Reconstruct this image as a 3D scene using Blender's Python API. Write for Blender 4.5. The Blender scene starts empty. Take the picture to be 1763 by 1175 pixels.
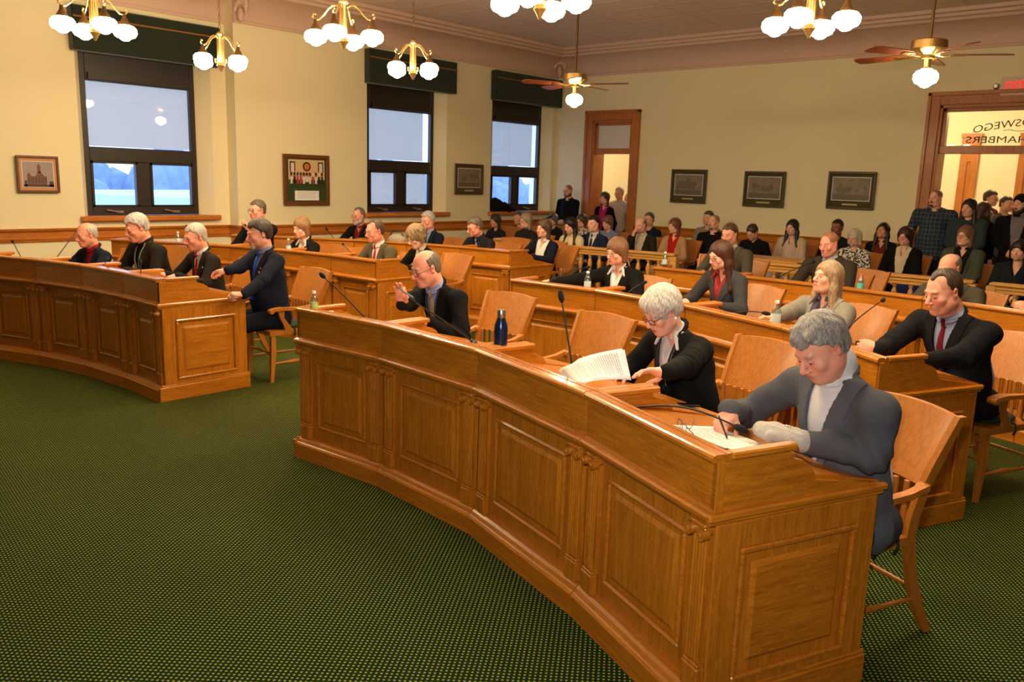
import bpy, math, random
import numpy as np
from mathutils import Vector, Matrix
rnd = random.Random(7)
SC = bpy.context.scene
COL = SC.collection
# ------------------------------------------------------------------ camera
IW, IH, FPX, HC = 1763, 1175, 1437.67, 1.85
CM = np.array([[0.74231448, 0.66936337, 0.03036256],
               [-0.14918465, 0.1209276, 0.98138701],
               [0.65323285, -0.73302741, 0.18962505]])
cam_d = bpy.data.cameras.new('camera')
cam_d.sensor_width = 23.5
cam_d.lens = FPX / IW * 23.5
cam_d.clip_start = 0.05
cam_d.clip_end = 400
cam_d.dof.use_dof = True
cam_d.dof.focus_distance = 3.9
cam_d.dof.aperture_fstop = 5.0
cam = bpy.data.objects.new('camera', cam_d)
COL.objects.link(cam)
cam.matrix_world = Matrix([[CM[0][i], CM[1][i], CM[2][i], (0, 0, HC)[i]] for i in range(3)] + [[0, 0, 0, 1]])
SC.camera = cam
SC.view_settings.view_transform = 'Standard'
SC.view_settings.look = 'None'
SC.view_settings.gamma = 1
SC.view_settings.use_curve_mapping = False
SC.view_settings.exposure = 0.94
SC.cycles.use_denoising = True
SC.cycles.max_bounces = 7
SC.cycles.diffuse_bounces = 4
SC.cycles.sample_clamp_indirect = 6
# overcast winter daylight outside
world = bpy.data.worlds.new('overcast_sky')
SC.world = world
world.use_nodes = True
world.node_tree.nodes['Background'].inputs[0].default_value = (0.50, 0.68, 1.0, 1)
world.node_tree.nodes['Background'].inputs[1].default_value = 2.0
# the photographer's flash, just above the lens
fl = bpy.data.lights.new('camera_flash', 'AREA')
fl.size = 0.07
fl.energy = 20
fl.color = (1.0, 0.93, 0.84)
fl.spread = math.radians(120)
flash = bpy.data.objects.new('camera_flash', fl)
COL.objects.link(flash)
flash.matrix_world = cam.matrix_world @ Matrix.Translation((-0.08, 0.16, 0.02))

def ray(px, py):
    return CM.T @ np.array([px - IW / 2, -(py - IH / 2), -FPX])
def at_z(px, py, z):
    r = ray(px, py)
    return Vector(np.array([0, 0, HC]) + r * (z - HC) / r[2])
def at_x(px, py, x):
    r = ray(px, py)
    return Vector(np.array([0, 0, HC]) + r * x / r[0])
def at_y(px, py, y):
    r = ray(px, py)
    return Vector(np.array([0, 0, HC]) + r * y / r[1])

# --------------------------------------------------------------- materials
def srgb(c):
    return tuple(((v / 255) / 12.92 if v / 255 <= 0.04045 else ((v / 255 + 0.055) / 1.055) ** 2.4) for v in c)
MATS = {}
def new_mat(name):
    m = bpy.data.materials.new(name)
    m.use_nodes = True
    return m, m.node_tree.nodes, m.node_tree.links, m.node_tree.nodes['Principled BSDF']
def mat(name, col, rough=0.6, metal=0.0, spec=0.5, emit=None, es=0.0, sheen=0.0, coat=0.0, trans=0.0, alpha=1.0, noise=0.0, nscale=30, bump=0.0, raw=False):
    if name in MATS:
        return MATS[name]
    m, N, L, b = new_mat(name)
    c = col if raw else srgb(col)
    b.inputs['Base Color'].default_value = (*c, 1)
    b.inputs['Roughness'].default_value = rough
    b.inputs['Metallic'].default_value = metal
    b.inputs['Specular IOR Level'].default_value = spec
    b.inputs['Sheen Weight'].default_value = sheen
    b.inputs['Coat Weight'].default_value = coat
    b.inputs['Transmission Weight'].default_value = trans
    b.inputs['Alpha'].default_value = alpha
    if emit:
        b.inputs['Emission Color'].default_value = (*srgb(emit), 1)
        b.inputs['Emission Strength'].default_value = es
    if noise or bump:
        tc = N.new('ShaderNodeTexCoord')
        nz = N.new('ShaderNodeTexNoise')
        nz.inputs['Scale'].default_value = nscale
        nz.inputs['Detail'].default_value = 4
        L.new(tc.outputs['Object'], nz.inputs['Vector'])
        if noise:
            mx = N.new('ShaderNodeMix')
            mx.data_type = 'RGBA'
            mx.inputs['A'].default_value = (*[v * (1 - noise) for v in c], 1)
            mx.inputs['B'].default_value = (*[min(1, v * (1 + noise)) for v in c], 1)
            L.new(nz.outputs['Fac'], mx.inputs['Factor'])
            L.new(mx.outputs['Result'], b.inputs['Base Color'])
        if bump:
            bp = N.new('ShaderNodeBump')
            bp.inputs['Strength'].default_value = bump
            bp.inputs['Distance'].default_value = 0.01
            L.new(nz.outputs['Fac'], bp.inputs['Height'])
            L.new(bp.outputs['Normal'], b.inputs['Normal'])
    MATS[name] = m
    return m

def oak(name, c1, c2, axis, rough=0.32, coat=0.25):
    """quarter-sawn oak: long fine grain along AXIS with pale ray flecks"""
    if name in MATS:
        return MATS[name]
    m, N, L, b = new_mat(name)
    tc = N.new('ShaderNodeTexCoord')
    mp = N.new('ShaderNodeMapping')
    s = [38, 38, 38]
    s[axis] = 2.2
    mp.inputs['Scale'].default_value = s
    L.new(tc.outputs['Object'], mp.inputs['Vector'])
    n1 = N.new('ShaderNodeTexNoise')
    n1.inputs['Scale'].default_value = 1.6
    n1.inputs['Detail'].default_value = 5
    n1.inputs['Roughness'].default_value = 0.65
    n1.inputs['Distortion'].default_value = 0.6
    L.new(mp.outputs[0], n1.inputs['Vector'])
    mp2 = N.new('ShaderNodeMapping')
    s2 = [26, 26, 26]
    s2[axis] = 9
    mp2.inputs['Scale'].default_value = s2
    mp2.inputs['Rotation'].default_value = (0.5, 0.5, 0.5)
    L.new(tc.outputs['Object'], mp2.inputs['Vector'])
    n2 = N.new('ShaderNodeTexNoise')
    n2.inputs['Scale'].default_value = 2.0
    n2.inputs['Detail'].default_value = 3
    n2.inputs['Distortion'].default_value = 1.6
    L.new(mp2.outputs[0], n2.inputs['Vector'])
    n3 = N.new('ShaderNodeTexNoise')
    n3.inputs['Scale'].default_value = 1.3
    L.new(tc.outputs['Object'], n3.inputs['Vector'])
    r1 = N.new('ShaderNodeValToRGB')
    r1.color_ramp.elements[0].position = 0.32
    r1.color_ramp.elements[0].color = (*srgb(c1), 1)
    r1.color_ramp.elements[1].position = 0.66
    r1.color_ramp.elements[1].color = (*srgb(c2), 1)
    L.new(n1.outputs['Fac'], r1.inputs['Fac'])
    r2 = N.new('ShaderNodeValToRGB')
    r2.color_ramp.elements[0].position = 0.55
    r2.color_ramp.elements[0].color = (0, 0, 0, 1)
    r2.color_ramp.elements[1].position = 0.68
    r2.color_ramp.elements[1].color = (0.3, 0.3, 0.3, 1)
    L.new(n2.outputs['Fac'], r2.inputs['Fac'])
    mx = N.new('ShaderNodeMix')
    mx.data_type = 'RGBA'
    mx.inputs['B'].default_value = (*srgb([min(255, v * 1.18) for v in c2]), 1)
    L.new(r2.outputs[0], mx.inputs['Factor'])
    L.new(r1.outputs[0], mx.inputs['A'])
    hs = N.new('ShaderNodeHueSaturation')
    ma = N.new('ShaderNodeMath')
    ma.operation = 'MULTIPLY_ADD'
    ma.inputs[1].default_value = 0.4
    ma.inputs[2].default_value = 0.8
    L.new(n3.outputs['Fac'], ma.inputs[0])
    L.new(ma.outputs[0], hs.inputs['Value'])
    L.new(mx.outputs['Result'], hs.inputs['Color'])
    L.new(hs.outputs[0], b.inputs['Base Color'])
    bp = N.new('ShaderNodeBump')
    bp.inputs['Strength'].default_value = 0.08
    bp.inputs['Distance'].default_value = 0.003
    L.new(n1.outputs['Fac'], bp.inputs['Height'])
    L.new(bp.outputs['Normal'], b.inputs['Normal'])
    b.inputs['Roughness'].default_value = rough
    b.inputs['Coat Weight'].default_value = coat
    b.inputs['Coat Roughness'].default_value = 0.15
    MATS[name] = m
    return m

O1, O2 = (158, 90, 16), (196, 120, 28)
OAKX = oak('oak_grain_across', O1, O2, 0)
OAKY = oak('oak_grain_deep', O1, O2, 1)
OAKZ = oak('oak_grain_upright', O1, O2, 2)
OAKT = oak('oak_trim_polished', (156, 88, 18), (190, 116, 30), 0, 0.24, 0.4)
CHO = oak('oak_chair', (158, 92, 24), (182, 112, 36), 2, 0.42, 0.1)
RAILO = oak('oak_rail_pale', (176, 118, 50), (214, 160, 84), 0, 0.4, 0.2)
DOORO = oak('oak_door_casing', (156, 90, 34), (188, 114, 50), 2, 0.4, 0.2)
BLACK = mat('matte_black_plastic', (14, 14, 15), 0.5)
FOAM = mat('black_microphone_foam', (10, 10, 11), 0.95, bump=0.6, nscale=400)
PAPER = mat('white_paper', (236, 234, 232), 0.8)
INK = mat('grey_printing', (120, 120, 125), 0.8)
BRASS = mat('antique_brass', (196, 164, 104), 0.3, metal=1.0)
DBRASS = mat('dark_antique_brass', (96, 70, 40), 0.4, metal=0.9)
STEEL = mat('brushed_steel', (190, 190, 190), 0.3, metal=1.0)
GLOBE = mat('lit_opal_glass', (255, 245, 225), 0.3, emit=(255, 230, 184), es=54)

# ------------------------------------------------------------ mesh builder
def tag(o, label=None, cat=None, group=None, kind=None):
    if label: o['label'] = label
    if cat: o['category'] = cat
    if group: o['group'] = group
    if kind: o['kind'] = kind
    return o
def empty(name, loc=(0, 0, 0), rz=0.0, label=None, cat=None, group=None):
    o = bpy.data.objects.new(name, None)
    COL.objects.link(o)
    o.empty_display_size = 0.1
    o.location = loc
    o.rotation_euler = (0, 0, rz)
    return tag(o, label, cat, group)
def copy_tree(o, parent=None):
    c = o.copy()
    COL.objects.link(c)
    if parent is not None:
        c.parent = parent
    for ch in list(o.children):
        copy_tree(ch, c)
    return c
def frame_of(d, up=(0, 0, 1)):
    d = Vector(d).normalized()
    u = Vector(up)
    if abs(d.dot(u)) > 0.98:
        u = Vector((1, 0, 0))
    x = u.cross(d).normalized()
    return x, d.cross(x).normalized(), d
class MB:
    def __init__(self, f=None):
        self.v = []; self.f = []; self.m = []; self.map = f; self.mi = 0
    def add(self, vs, fs):
        b = len(self.v)
        for p in vs:
            self.v.append(tuple(self.map(p)) if self.map else tuple(p))
        for q in fs:
            self.f.append(tuple(b + i for i in q)); self.m.append(self.mi)
        return self
    def box(self, x0, x1, y0, y1, z0, z1):
        return self.add([(x0, y0, z0), (x1, y0, z0), (x1, y1, z0), (x0, y1, z0), (x0, y0, z1), (x1, y0, z1), (x1, y1, z1), (x0, y1, z1)],
                        [(3, 2, 1, 0), (4, 5, 6, 7), (0, 1, 5, 4), (1, 2, 6, 5), (2, 3, 7, 6), (3, 0, 4, 7)])
    def bbox(self, x0, x1, y0, y1, z0, z1, e=0.006):
        """box with chamfered edges"""
        e = min(e, (x1 - x0) / 2.01, (y1 - y0) / 2.01, (z1 - z0) / 2.01)
        vs = []; idx = {}
        for sx in (0, 1):
            for sy in (0, 1):
                for sz in (0, 1):
                    X = (x0, x1)[sx]; Y = (y0, y1)[sy]; Z = (z0, z1)[sz]
                    ex = e if sx == 0 else -e; ey = e if sy == 0 else -e; ez = e if sz == 0 else -e
                    idx[sx, sy, sz, 0] = len(vs); vs.append((X, Y + ey, Z + ez))
                    idx[sx, sy, sz, 1] = len(vs); vs.append((X + ex, Y, Z + ez))
                    idx[sx, sy, sz, 2] = len(vs); vs.append((X + ex, Y + ey, Z))
        fs = []
        for s in (0, 1):
            q = [idx[s, 0, 0, 0], idx[s, 1, 0, 0], idx[s, 1, 1, 0], idx[s, 0, 1, 0]]; fs.append(q if s else q[::-1])
            q = [idx[0, s, 0, 1], idx[0, s, 1, 1], idx[1, s, 1, 1], idx[1, s, 0, 1]]; fs.append(q if s else q[::-1])
            q = [idx[0, 0, s, 2], idx[1, 0, s, 2], idx[1, 1, s, 2], idx[0, 1, s, 2]]; fs.append(q if s else q[::-1])
        for a in (0, 1):
            for b_ in (0, 1):
                q = [idx[0, a, b_, 1], idx[1, a, b_, 1], idx[1, a, b_, 2], idx[0, a, b_, 2]]; fs.append(q if (a ^ b_) else q[::-1])
                q = [idx[a, 0, b_, 0], idx[a, 1, b_, 0], idx[a, 1, b_, 2], idx[a, 0, b_, 2]]; fs.append(q[::-1] if (a ^ b_) else q)
                q = [idx[a, b_, 0, 0], idx[a, b_, 1, 0], idx[a, b_, 1, 1], idx[a, b_, 0, 1]]; fs.append(q if (a ^ b_) else q[::-1])
        for k in [(a, b_, c) for a in (0, 1) for b_ in (0, 1) for c in (0, 1)]:
            q = [idx[(*k, 0)], idx[(*k, 1)], idx[(*k, 2)]]; fs.append(q if sum(k) % 2 else q[::-1])
        return self.add(vs, fs)
    def prism(self, poly, x0, x1, axis=0):
        """poly in the other two axes (in order), extruded along axis"""
        n = len(poly); vs = []
        for x in (x0, x1):
            for p in poly:
                q = [p[0], p[1]]; q.insert(axis, x); vs.append(q)
        fs = [tuple(range(n))[::-1], tuple(range(n, 2 * n))]
        for i in range(n):
            j = (i + 1) % n; fs.append((i, j, n + j, n + i))
        return self.add(vs, fs)
    def lathe(self, prof, c=(0, 0, 0), n=16, ax=(0, 0, 1)):
        X, Y, Z = frame_of(ax, (1, 0, 0) if abs(ax[2]) > 0.9 else (0, 0, 1))
        vs = []; c = Vector(c)
        for r, z in prof:
            for i in range(n):
                a = 2 * math.pi * i / n
                vs.append(c + X * (r * math.cos(a)) + Y * (r * math.sin(a)) + Z * z)
        fs = []
        for k in range(len(prof) - 1):
            for i in range(n):
                j = (i + 1) % n; fs.append((k * n + i, k * n + j, (k + 1) * n + j, (k + 1) * n + i))
        fs.append(tuple(range(n))[::-1]); fs.append(tuple((len(prof) - 1) * n + i for i in range(n)))
        return self.add(vs, fs)
    def tube(self, pts, r, n=8, closed=False):
        pts = [Vector(p) for p in pts]; m = len(pts)
        rs = r if isinstance(r, (list, tuple)) else [r] * m
        vs = []; prev = None
        for i, p in enumerate(pts):
            if closed: d = pts[(i + 1) % m] - pts[i - 1]
            else: d = pts[min(i + 1, m - 1)] - pts[max(i - 1, 0)]
            d.normalize()
            if prev is None:
                X, Y, _ = frame_of(d)
            else:
                X = (prev - d * prev.dot(d)).normalized(); Y = d.cross(X)
            prev = X
            for k in range(n):
                a = 2 * math.pi * k / n
                vs.append(p + (X * math.cos(a) + Y * math.sin(a)) * rs[i])
        fs = []
        for i in range(m if closed else m - 1):
            i2 = (i + 1) % m
            for k in range(n):
                k2 = (k + 1) % n; fs.append((i * n + k, i * n + k2, i2 * n + k2, i2 * n + k))
        if not closed:
            fs.append(tuple(range(n))[::-1]); fs.append(tuple((m - 1) * n + k for k in range(n)))
        return self.add(vs, fs)
    def ball(self, c, r, n=12, m=8):
        rr = r if isinstance(r, (list, tuple)) else (r, r, r)
        vs = [(c[0], c[1], c[2] - rr[2])]
        for i in range(1, m):
            t = math.pi * i / m
            for k in range(n):
                a = 2 * math.pi * k / n
                vs.append((c[0] + rr[0] * math.sin(t) * math.cos(a), c[1] + rr[1] * math.sin(t) * math.sin(a), c[2] - rr[2] * math.cos(t)))
        vs.append((c[0], c[1], c[2] + rr[2])); L_ = len(vs) - 1
        fs = [(0, 1 + (k + 1) % n, 1 + k) for k in range(n)]
        for i in range(m - 2):
            for k in range(n):
                k2 = (k + 1) % n; fs.append((1 + i * n + k, 1 + i * n + k2, 1 + (i + 1) * n + k2, 1 + (i + 1) * n + k))
        fs += [(L_, 1 + (m - 2) * n + k, 1 + (m - 2) * n + (k + 1) % n) for k in range(n)]
        return self.add(vs, fs)
    def build(self, name, mats, parent=None, smooth=False, loc=None):
        me = bpy.data.meshes.new(name)
        me.from_pydata(self.v, [], self.f)
        mats = mats if isinstance(mats, (list, tuple)) else [mats]
        for k in mats: me.materials.append(k)
        if len(mats) > 1: me.polygons.foreach_set('material_index', self.m)
        if smooth:
            me.shade_smooth()
            if smooth != 2: me.set_sharp_from_angle(angle=math.radians(38))
        me.update()
        o = bpy.data.objects.new(name, me)
        COL.objects.link(o)
        if parent is not None: o.parent = parent
        if loc is not None: o.location = loc
        return o
def at(P):  # translate map
    P = Vector(P)
    return lambda p: P + Vector(p)
# ================================================================ THE ROOM
XW, XP, YB, ZC = -11.5, -11.75, 14.1, 3.97   # window wall, its set-back left bay, back wall, foot of the cove
XR, YF, ZT = 3.6, -4.5, 4.45
WALLM, N_, L_, b_ = new_mat('cream_painted_wall')
def wallmat():
    tc = N_.new('ShaderNodeTexCoord'); nz = N_.new('ShaderNodeTexNoise')
    nz.inputs['Scale'].default_value = 1.4; nz.inputs['Detail'].default_value = 6
    L_.new(tc.outputs['Object'], nz.inputs['Vector'])
    r = N_.new('ShaderNodeValToRGB')
    r.color_ramp.elements[0].color = (*srgb((232, 220, 178)), 1); r.color_ramp.elements[1].color = (*srgb((238, 228, 188)), 1)
    L_.new(nz.outputs['Fac'], r.inputs['Fac']); L_.new(r.outputs[0], b_.inputs['Base Color'])
    b_.inputs['Roughness'].default_value = 0.75
wallmat()
def carpet():
    m, N, L, b = new_mat('green_carpet_gold_flecks')
    tc = N.new('ShaderNodeTexCoord'); mp = N.new('ShaderNodeMapping')
    mp.inputs['Rotation'].default_value = (0, 0, math.radians(8))
    L.new(tc.outputs['Object'], mp.inputs['Vector'])
    sx = N.new('ShaderNodeSeparateXYZ'); L.new(mp.outputs[0], sx.inputs[0])
    def M(op, a, b2=None, v=None):
        n = N.new('ShaderNodeMath'); n.operation = op
        if hasattr(a, 'links'): L.new(a, n.inputs[0])
        else: n.inputs[0].default_value = a
        if b2 is not None:
            if hasattr(b2, 'links'): L.new(b2, n.inputs[1])
            else: n.inputs[1].default_value = b2
        return n.outputs[0]
    k = 2 * math.pi / 0.027
    s1 = M('SINE', M('MULTIPLY', sx.outputs[0], k)); s2 = M('SINE', M('MULTIPLY', sx.outputs[1], k * 0.92))
    pr = M('MULTIPLY', s1, s2)
    r = N.new('ShaderNodeValToRGB')
    r.color_ramp.elements[0].position = 0.38; r.color_ramp.elements[0].color = (*srgb((8, 35, 13)), 1)
    r.color_ramp.elements[1].position = 0.72; r.color_ramp.elements[1].color = (*srgb((144, 144, 47)), 1)
    L.new(pr, r.inputs['Fac'])
    nz = N.new('ShaderNodeTexNoise'); nz.inputs['Scale'].default_value = 1.1; nz.inputs['Detail'].default_value = 3
    L.new(tc.outputs['Object'], nz.inputs['Vector'])
    hs = N.new('ShaderNodeHueSaturation')
    L.new(M('ADD', M('MULTIPLY', nz.outputs['Fac'], 0.5), 0.75), hs.inputs['Value']); L.new(r.outputs[0], hs.inputs['Color'])
    L.new(hs.outputs[0], b.inputs['Base Color'])
    b.inputs['Roughness'].default_value = 0.95; b.inputs['Specular IOR Level'].default_value = 0.15
    bp = N.new('ShaderNodeBump'); bp.inputs['Strength'].default_value = 0.4; bp.inputs['Distance'].default_value = 0.004
    L.new(pr, bp.inputs['Height']); L.new(bp.outputs['Normal'], b.inputs['Normal'])
    return m
CARPET = carpet()
def tin():
    m, N, L, b = new_mat('pressed_tin_ceiling')
    tc = N.new('ShaderNodeTexCoord')
    br = N.new('ShaderNodeTexBrick')
    br.offset = 0
    for k, v in (('Scale', 1.0), ('Mortar Size', 0.03), ('Mortar Smooth', 0.6), ('Brick Width', 1.2), ('Row Height', 0.62)): br.inputs[k].default_value = v
    L.new(tc.outputs['Object'], br.inputs['Vector'])
    vo = N.new('ShaderNodeTexVoronoi'); vo.inputs['Scale'].default_value = 5; vo.feature = 'SMOOTH_F1'
    L.new(tc.outputs['Object'], vo.inputs['Vector'])
    ad = N.new('ShaderNodeMath'); ad.operation = 'MULTIPLY_ADD'; ad.inputs[1].default_value = 0.5
    L.new(vo.outputs['Distance'], ad.inputs[0]); L.new(br.outputs['Fac'], ad.inputs[2])
    bp = N.new('ShaderNodeBump'); bp.inputs['Strength'].default_value = 0.55; bp.inputs['Distance'].default_value = 0.03
    L.new(ad.outputs[0], bp.inputs['Height']); L.new(bp.outputs['Normal'], b.inputs['Normal'])
    b.inputs['Base Color'].default_value = (*srgb((228, 204, 188)), 1)
    b.inputs['Roughness'].default_value = 0.55
    return m
TIN = tin()
COVE = mat('rosy_plaster_cove', (212, 180, 160), 0.6, bump=0.25, nscale=14)
def struct(o):
    o['kind'] = 'structure'; return o
struct(MB().box(XP - 0.4, XR + 0.3, YF - 0.3, YB + 6.5, -0.1, 0.0).build('floor', CARPET))
struct(MB().box(XP - 0.4, XR + 0.3, YF - 0.3, YB + 0.4, ZT, ZT + 0.1).build('ceiling', TIN))
# window wall with three splayed openings
w = MB()
def wall_strip(xf, y0, y1, ops):
    """wall face at x=xf facing +x; ops = (ya, yb, z0, z1, yfa, yfb) splayed openings"""
    t = 0.30; y = y0
    for a, b, z0, z1, fa, fb in ops:
        w.box(xf - t, xf, y, a, 0, ZT); w.box(xf - t, xf, a, b, 0, z0); w.box(xf - t, xf, a, b, z1, ZT)
        xi = xf - 0.2
        for (ya, yb) in ((a, fa), (b, fb)):   # splayed jambs
            w.add([(xf, ya, z0), (xi, yb, z0), (xf - t, yb, z0), (xf - t, ya, z0), (xf, ya, z1), (xi, yb, z1), (xf - t, yb, z1), (xf - t, ya, z1)],
                  [(0, 1, 2, 3), (7, 6, 5, 4), (0, 4, 5, 1), (1, 5, 6, 2), (2, 6, 7, 3), (3, 7, 4, 0)])
        y = b
    w.box(xf - t, xf, y, y1, 0, ZT)
WINS = [(XP, 4.55, 6.42, 4.67, 6.27), (XW, 9.08, 10.92, 9.21, 10.78), (XW, 12.12, 13.98, 12.28, 13.84)]
wall_strip(XP, YF - 0.3, 6.66, [(4.55, 6.42, 1.17, 3.75, 4.67, 6.27)])
wall_strip(XW, 6.66, YB + 0.3, [(9.08, 10.92, 1.2, 3.75, 9.21, 10.78), (12.12, 13.98, 1.2, 3.75, 12.28, 13.84)])
struct(w.build('wall_left', WALLM))
# back wall with two doorways
D1 = (-10.52, -9.56); D2 = (-3.98, -1.15)
DH1, DH2 = 3.08, 3.16
w = MB()
for a, b in ((XW, D1[0]), (D1[1], D2[0]), (D2[1], XR)): w.box(a, b, YB, YB + 0.35, 0, ZT)
w.box(D1[0], D1[1], YB, YB + 0.35, DH1, ZT); w.box(D2[0], D2[1], YB, YB + 0.35, DH2, ZT)
struct(w.build('wall_back', WALLM))
struct(MB().box(XR, XR + 0.3, YF - 0.3, YB + 0.35, 0, ZT).build('wall_right', oak('bounce_cutting_dark_oak', (70, 34, 12), (96, 52, 20), 2, 0.4, 0.1)))  # unseen wall; dark panelling added to cut bounce onto the desk fronts
struct(MB().box(XP - 0.4, XR, YF - 0.3, YF, 0, ZT).build('wall_front', oak('bounce_cutting_dark_oak', (70, 34, 12), (96, 52, 20), 2, 0.4, 0.1)))  # also unseen, dark oak finish added to hold back bounced light
# cove and ceiling moulding round the room
def cove_prof():
    p = [(0.0, ZC - 0.02), (0.03, ZC - 0.02), (0.035, ZC + 0.02), (0.015, ZC + 0.03)]
    for i in range(9):
        a = i / 8 * math.pi / 2
        p.append((0.02 + 0.42 * (1 - math.cos(a)), ZC + 0.05 + 0.30 * math.sin(a)))
    p += [(0.45, ZC + 0.33), (0.47, ZC + 0.37), (0.53, ZC + 0.38), (0.54, ZC + 0.42), (0.60, ZC + 0.43), (0.62, ZT + 0.02), (0.0, ZT + 0.02)]
    return p
cp = cove_prof()
def cove(name, path, inward):
    m = MB(); n = len(cp)
    vs = []
    for (x, y), (ix, iy) in zip(path, inward):
        for d, z in cp: vs.append((x + ix * d, y + iy * d, z))
    fs = []
    for i in range(len(path) - 1):
        for k in range(n):
            k2 = (k + 1) % n; fs.append((i * n + k, i * n + k2, (i + 1) * n + k2, (i + 1) * n + k))
    fs += [tuple(range(n)), tuple((len(path) - 1) * n + k for k in range(n))[::-1]]
    m.add(vs, fs)
    o = m.build(name, COVE, smooth=True); struct(o)
cove('trim_cove_left', [(XW, 6.66), (XW, YB)], [(1, 0), (1, -1)])
cove('trim_cove_bay', [(XP, YF), (XP, 6.66)], [(1, 1), (1, 0)])
cove('trim_cove_back', [(XW, YB), (XR, YB)], [(1, -1), (-1, -1)])
cove('trim_cove_right', [(XR, YB), (XR, YF)], [(-1, -1), (-1, 1)])
# acanthus bracket in the cove corner and shell bosses along it
def leafy(name, P, s=1.0):
    m = MB(at(P))
    for i in range(7):
        a = -1.2 + i * 0.4
        m.ball((math.sin(a) * 0.09 * s, math.sin(a) * 0.04 * s, math.cos(a) * 0.16 * s), (0.035 * s, 0.03 * s, 0.12 * s), 8, 6)
    m.ball((0, 0, -0.08 * s), (0.05 * s, 0.05 * s, 0.1 * s), 8, 6)
    struct(m.build(name, COVE, smooth=2))
leafy('trim_corner_leaf', (XW + 0.17, YB - 0.17, ZC + 0.18), 1.1)
leafy('trim_corner_leaf_bay', (XW + 0.12, 6.72, ZC + 0.16), 1.0)
# chair rail
def rail_prof(m, path):
    pr = [(0, 0.875), (0.018, 0.875), (0.022, 0.905), (0.03, 0.915), (0.03, 0.93), (0.022, 0.94), (0.022, 1.0), (0.035, 1.01), (0.05, 1.03), (0.05, 1.05), (0, 1.05)]
    n = len(pr); vs = []
    for (x, y, ix, iy) in path:
        for d, z in pr: vs.append((x + ix * d, y + iy * d, z))
    fs = [(i * n + k, i * n + (k + 1) % n, (i + 1) * n + (k + 1) % n, (i + 1) * n + k) for i in range(len(path) - 1) for k in range(n)]
    m.add(vs, fs)
RAILM = oak('oak_chair_rail', (160, 88, 26), (200, 120, 44), 1, 0.3, 0.3)
m = MB(); rail_prof(m, [(XP, YF, 1, 0), (XP, 6.66, 1, -1), (XW, 6.66, 1, -1), (XW, YB, 1, -1)])
struct(m.build('trim_chair_rail_left', RAILM, smooth=True))
m = MB(); rail_prof(m, [(XW, YB, 1, -1), (D1[0] - 0.18, YB, 0, -1)])
rail_prof(m, [(D1[1] + 0.14, YB, 0, -1), (D2[0] - 0.14, YB, 0, -1)])
struct(m.build('trim_chair_rail_back', OAKX, smooth=True))
struct(MB().box(XW, XW + 0.02, 6.66, YB, 0, 0.18).box(XP, XP + 0.02, YF, 6.66, 0, 0.18).build('baseboard_left', RAILM))
struct(MB().box(XW, D1[0] - 0.16, YB - 0.02, YB, 0, 0.18).box(D1[1] + 0.14, D2[0] - 0.14, YB - 0.02, YB, 0, 0.18).build('baseboard_back', OAKX))

# ---------------------------------------------------------------- windows
WFR = mat('dark_bronze_window_frame', (38, 28, 22), 0.45)
GLASS = mat('window_glass', (255, 255, 255), 0.02, trans=1.0)
GLASS.node_tree.nodes['Principled BSDF'].inputs['IOR'].default_value = 1.45
def thin_glass(name, tint=(1, 1, 1), refl=0.12, rough=0.0):
    m, N, L, b = new_mat(name)
    N.remove(b)
    t = N.new('ShaderNodeBsdfTransparent'); t.inputs[0].default_value = (*tint, 1)
    g = N.new('ShaderNodeBsdfGlossy'); g.inputs['Roughness'].default_value = rough
    lw = N.new('ShaderNodeLayerWeight')
    pw = N.new('ShaderNodeMath'); pw.operation = 'POWER'; pw.inputs[1].default_value = 5.0; L.new(lw.outputs['Facing'], pw.inputs[0])
    ma = N.new('ShaderNodeMath'); ma.operation = 'MULTIPLY_ADD'; ma.inputs[1].default_value = 0.7; ma.inputs[2].default_value = refl
    L.new(pw.outputs[0], ma.inputs[0])
    mx = N.new('ShaderNodeMixShader'); L.new(ma.outputs[0], mx.inputs[0]); L.new(t.outputs[0], mx.inputs[1]); L.new(g.outputs[0], mx.inputs[2])
    L.new(mx.outputs[0], N['Material Output'].inputs[0])
    MATS[name] = m
    return m
PANE = thin_glass('clear_window_pane', (0.92, 0.95, 1.0), 0.05)
def shade_mat(name, col, tr):
    m, N, L, b = new_mat(name)
    N.remove(b)
    d = N.new('ShaderNodeBsdfDiffuse'); d.inputs[0].default_value = (*srgb(col), 1)
    t = N.new('ShaderNodeBsdfTranslucent'); t.inputs[0].default_value = (*srgb(col), 1)
    a = N.new('ShaderNodeMixShader'); a.inputs[0].default_value = tr
    L.new(d.outputs[0], a.inputs[1]); L.new(t.outputs[0], a.inputs[2])
    L.new(a.outputs[0], N['Material Output'].inputs[0])
    return m
SHADE = shade_mat('pale_roller_shade', (236, 232, 224), 0.55)
SILLM = oak('oak_window_sill', (166, 92, 30), (206, 126, 48), 1, 0.3, 0.3)
VAL = mat('dark_green_velvet_valance', (20, 34, 16), 0.9, sheen=0.3, noise=0.3, nscale=60)
GOLD = mat('gold_cord', (150, 100, 36), 0.6)
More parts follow.
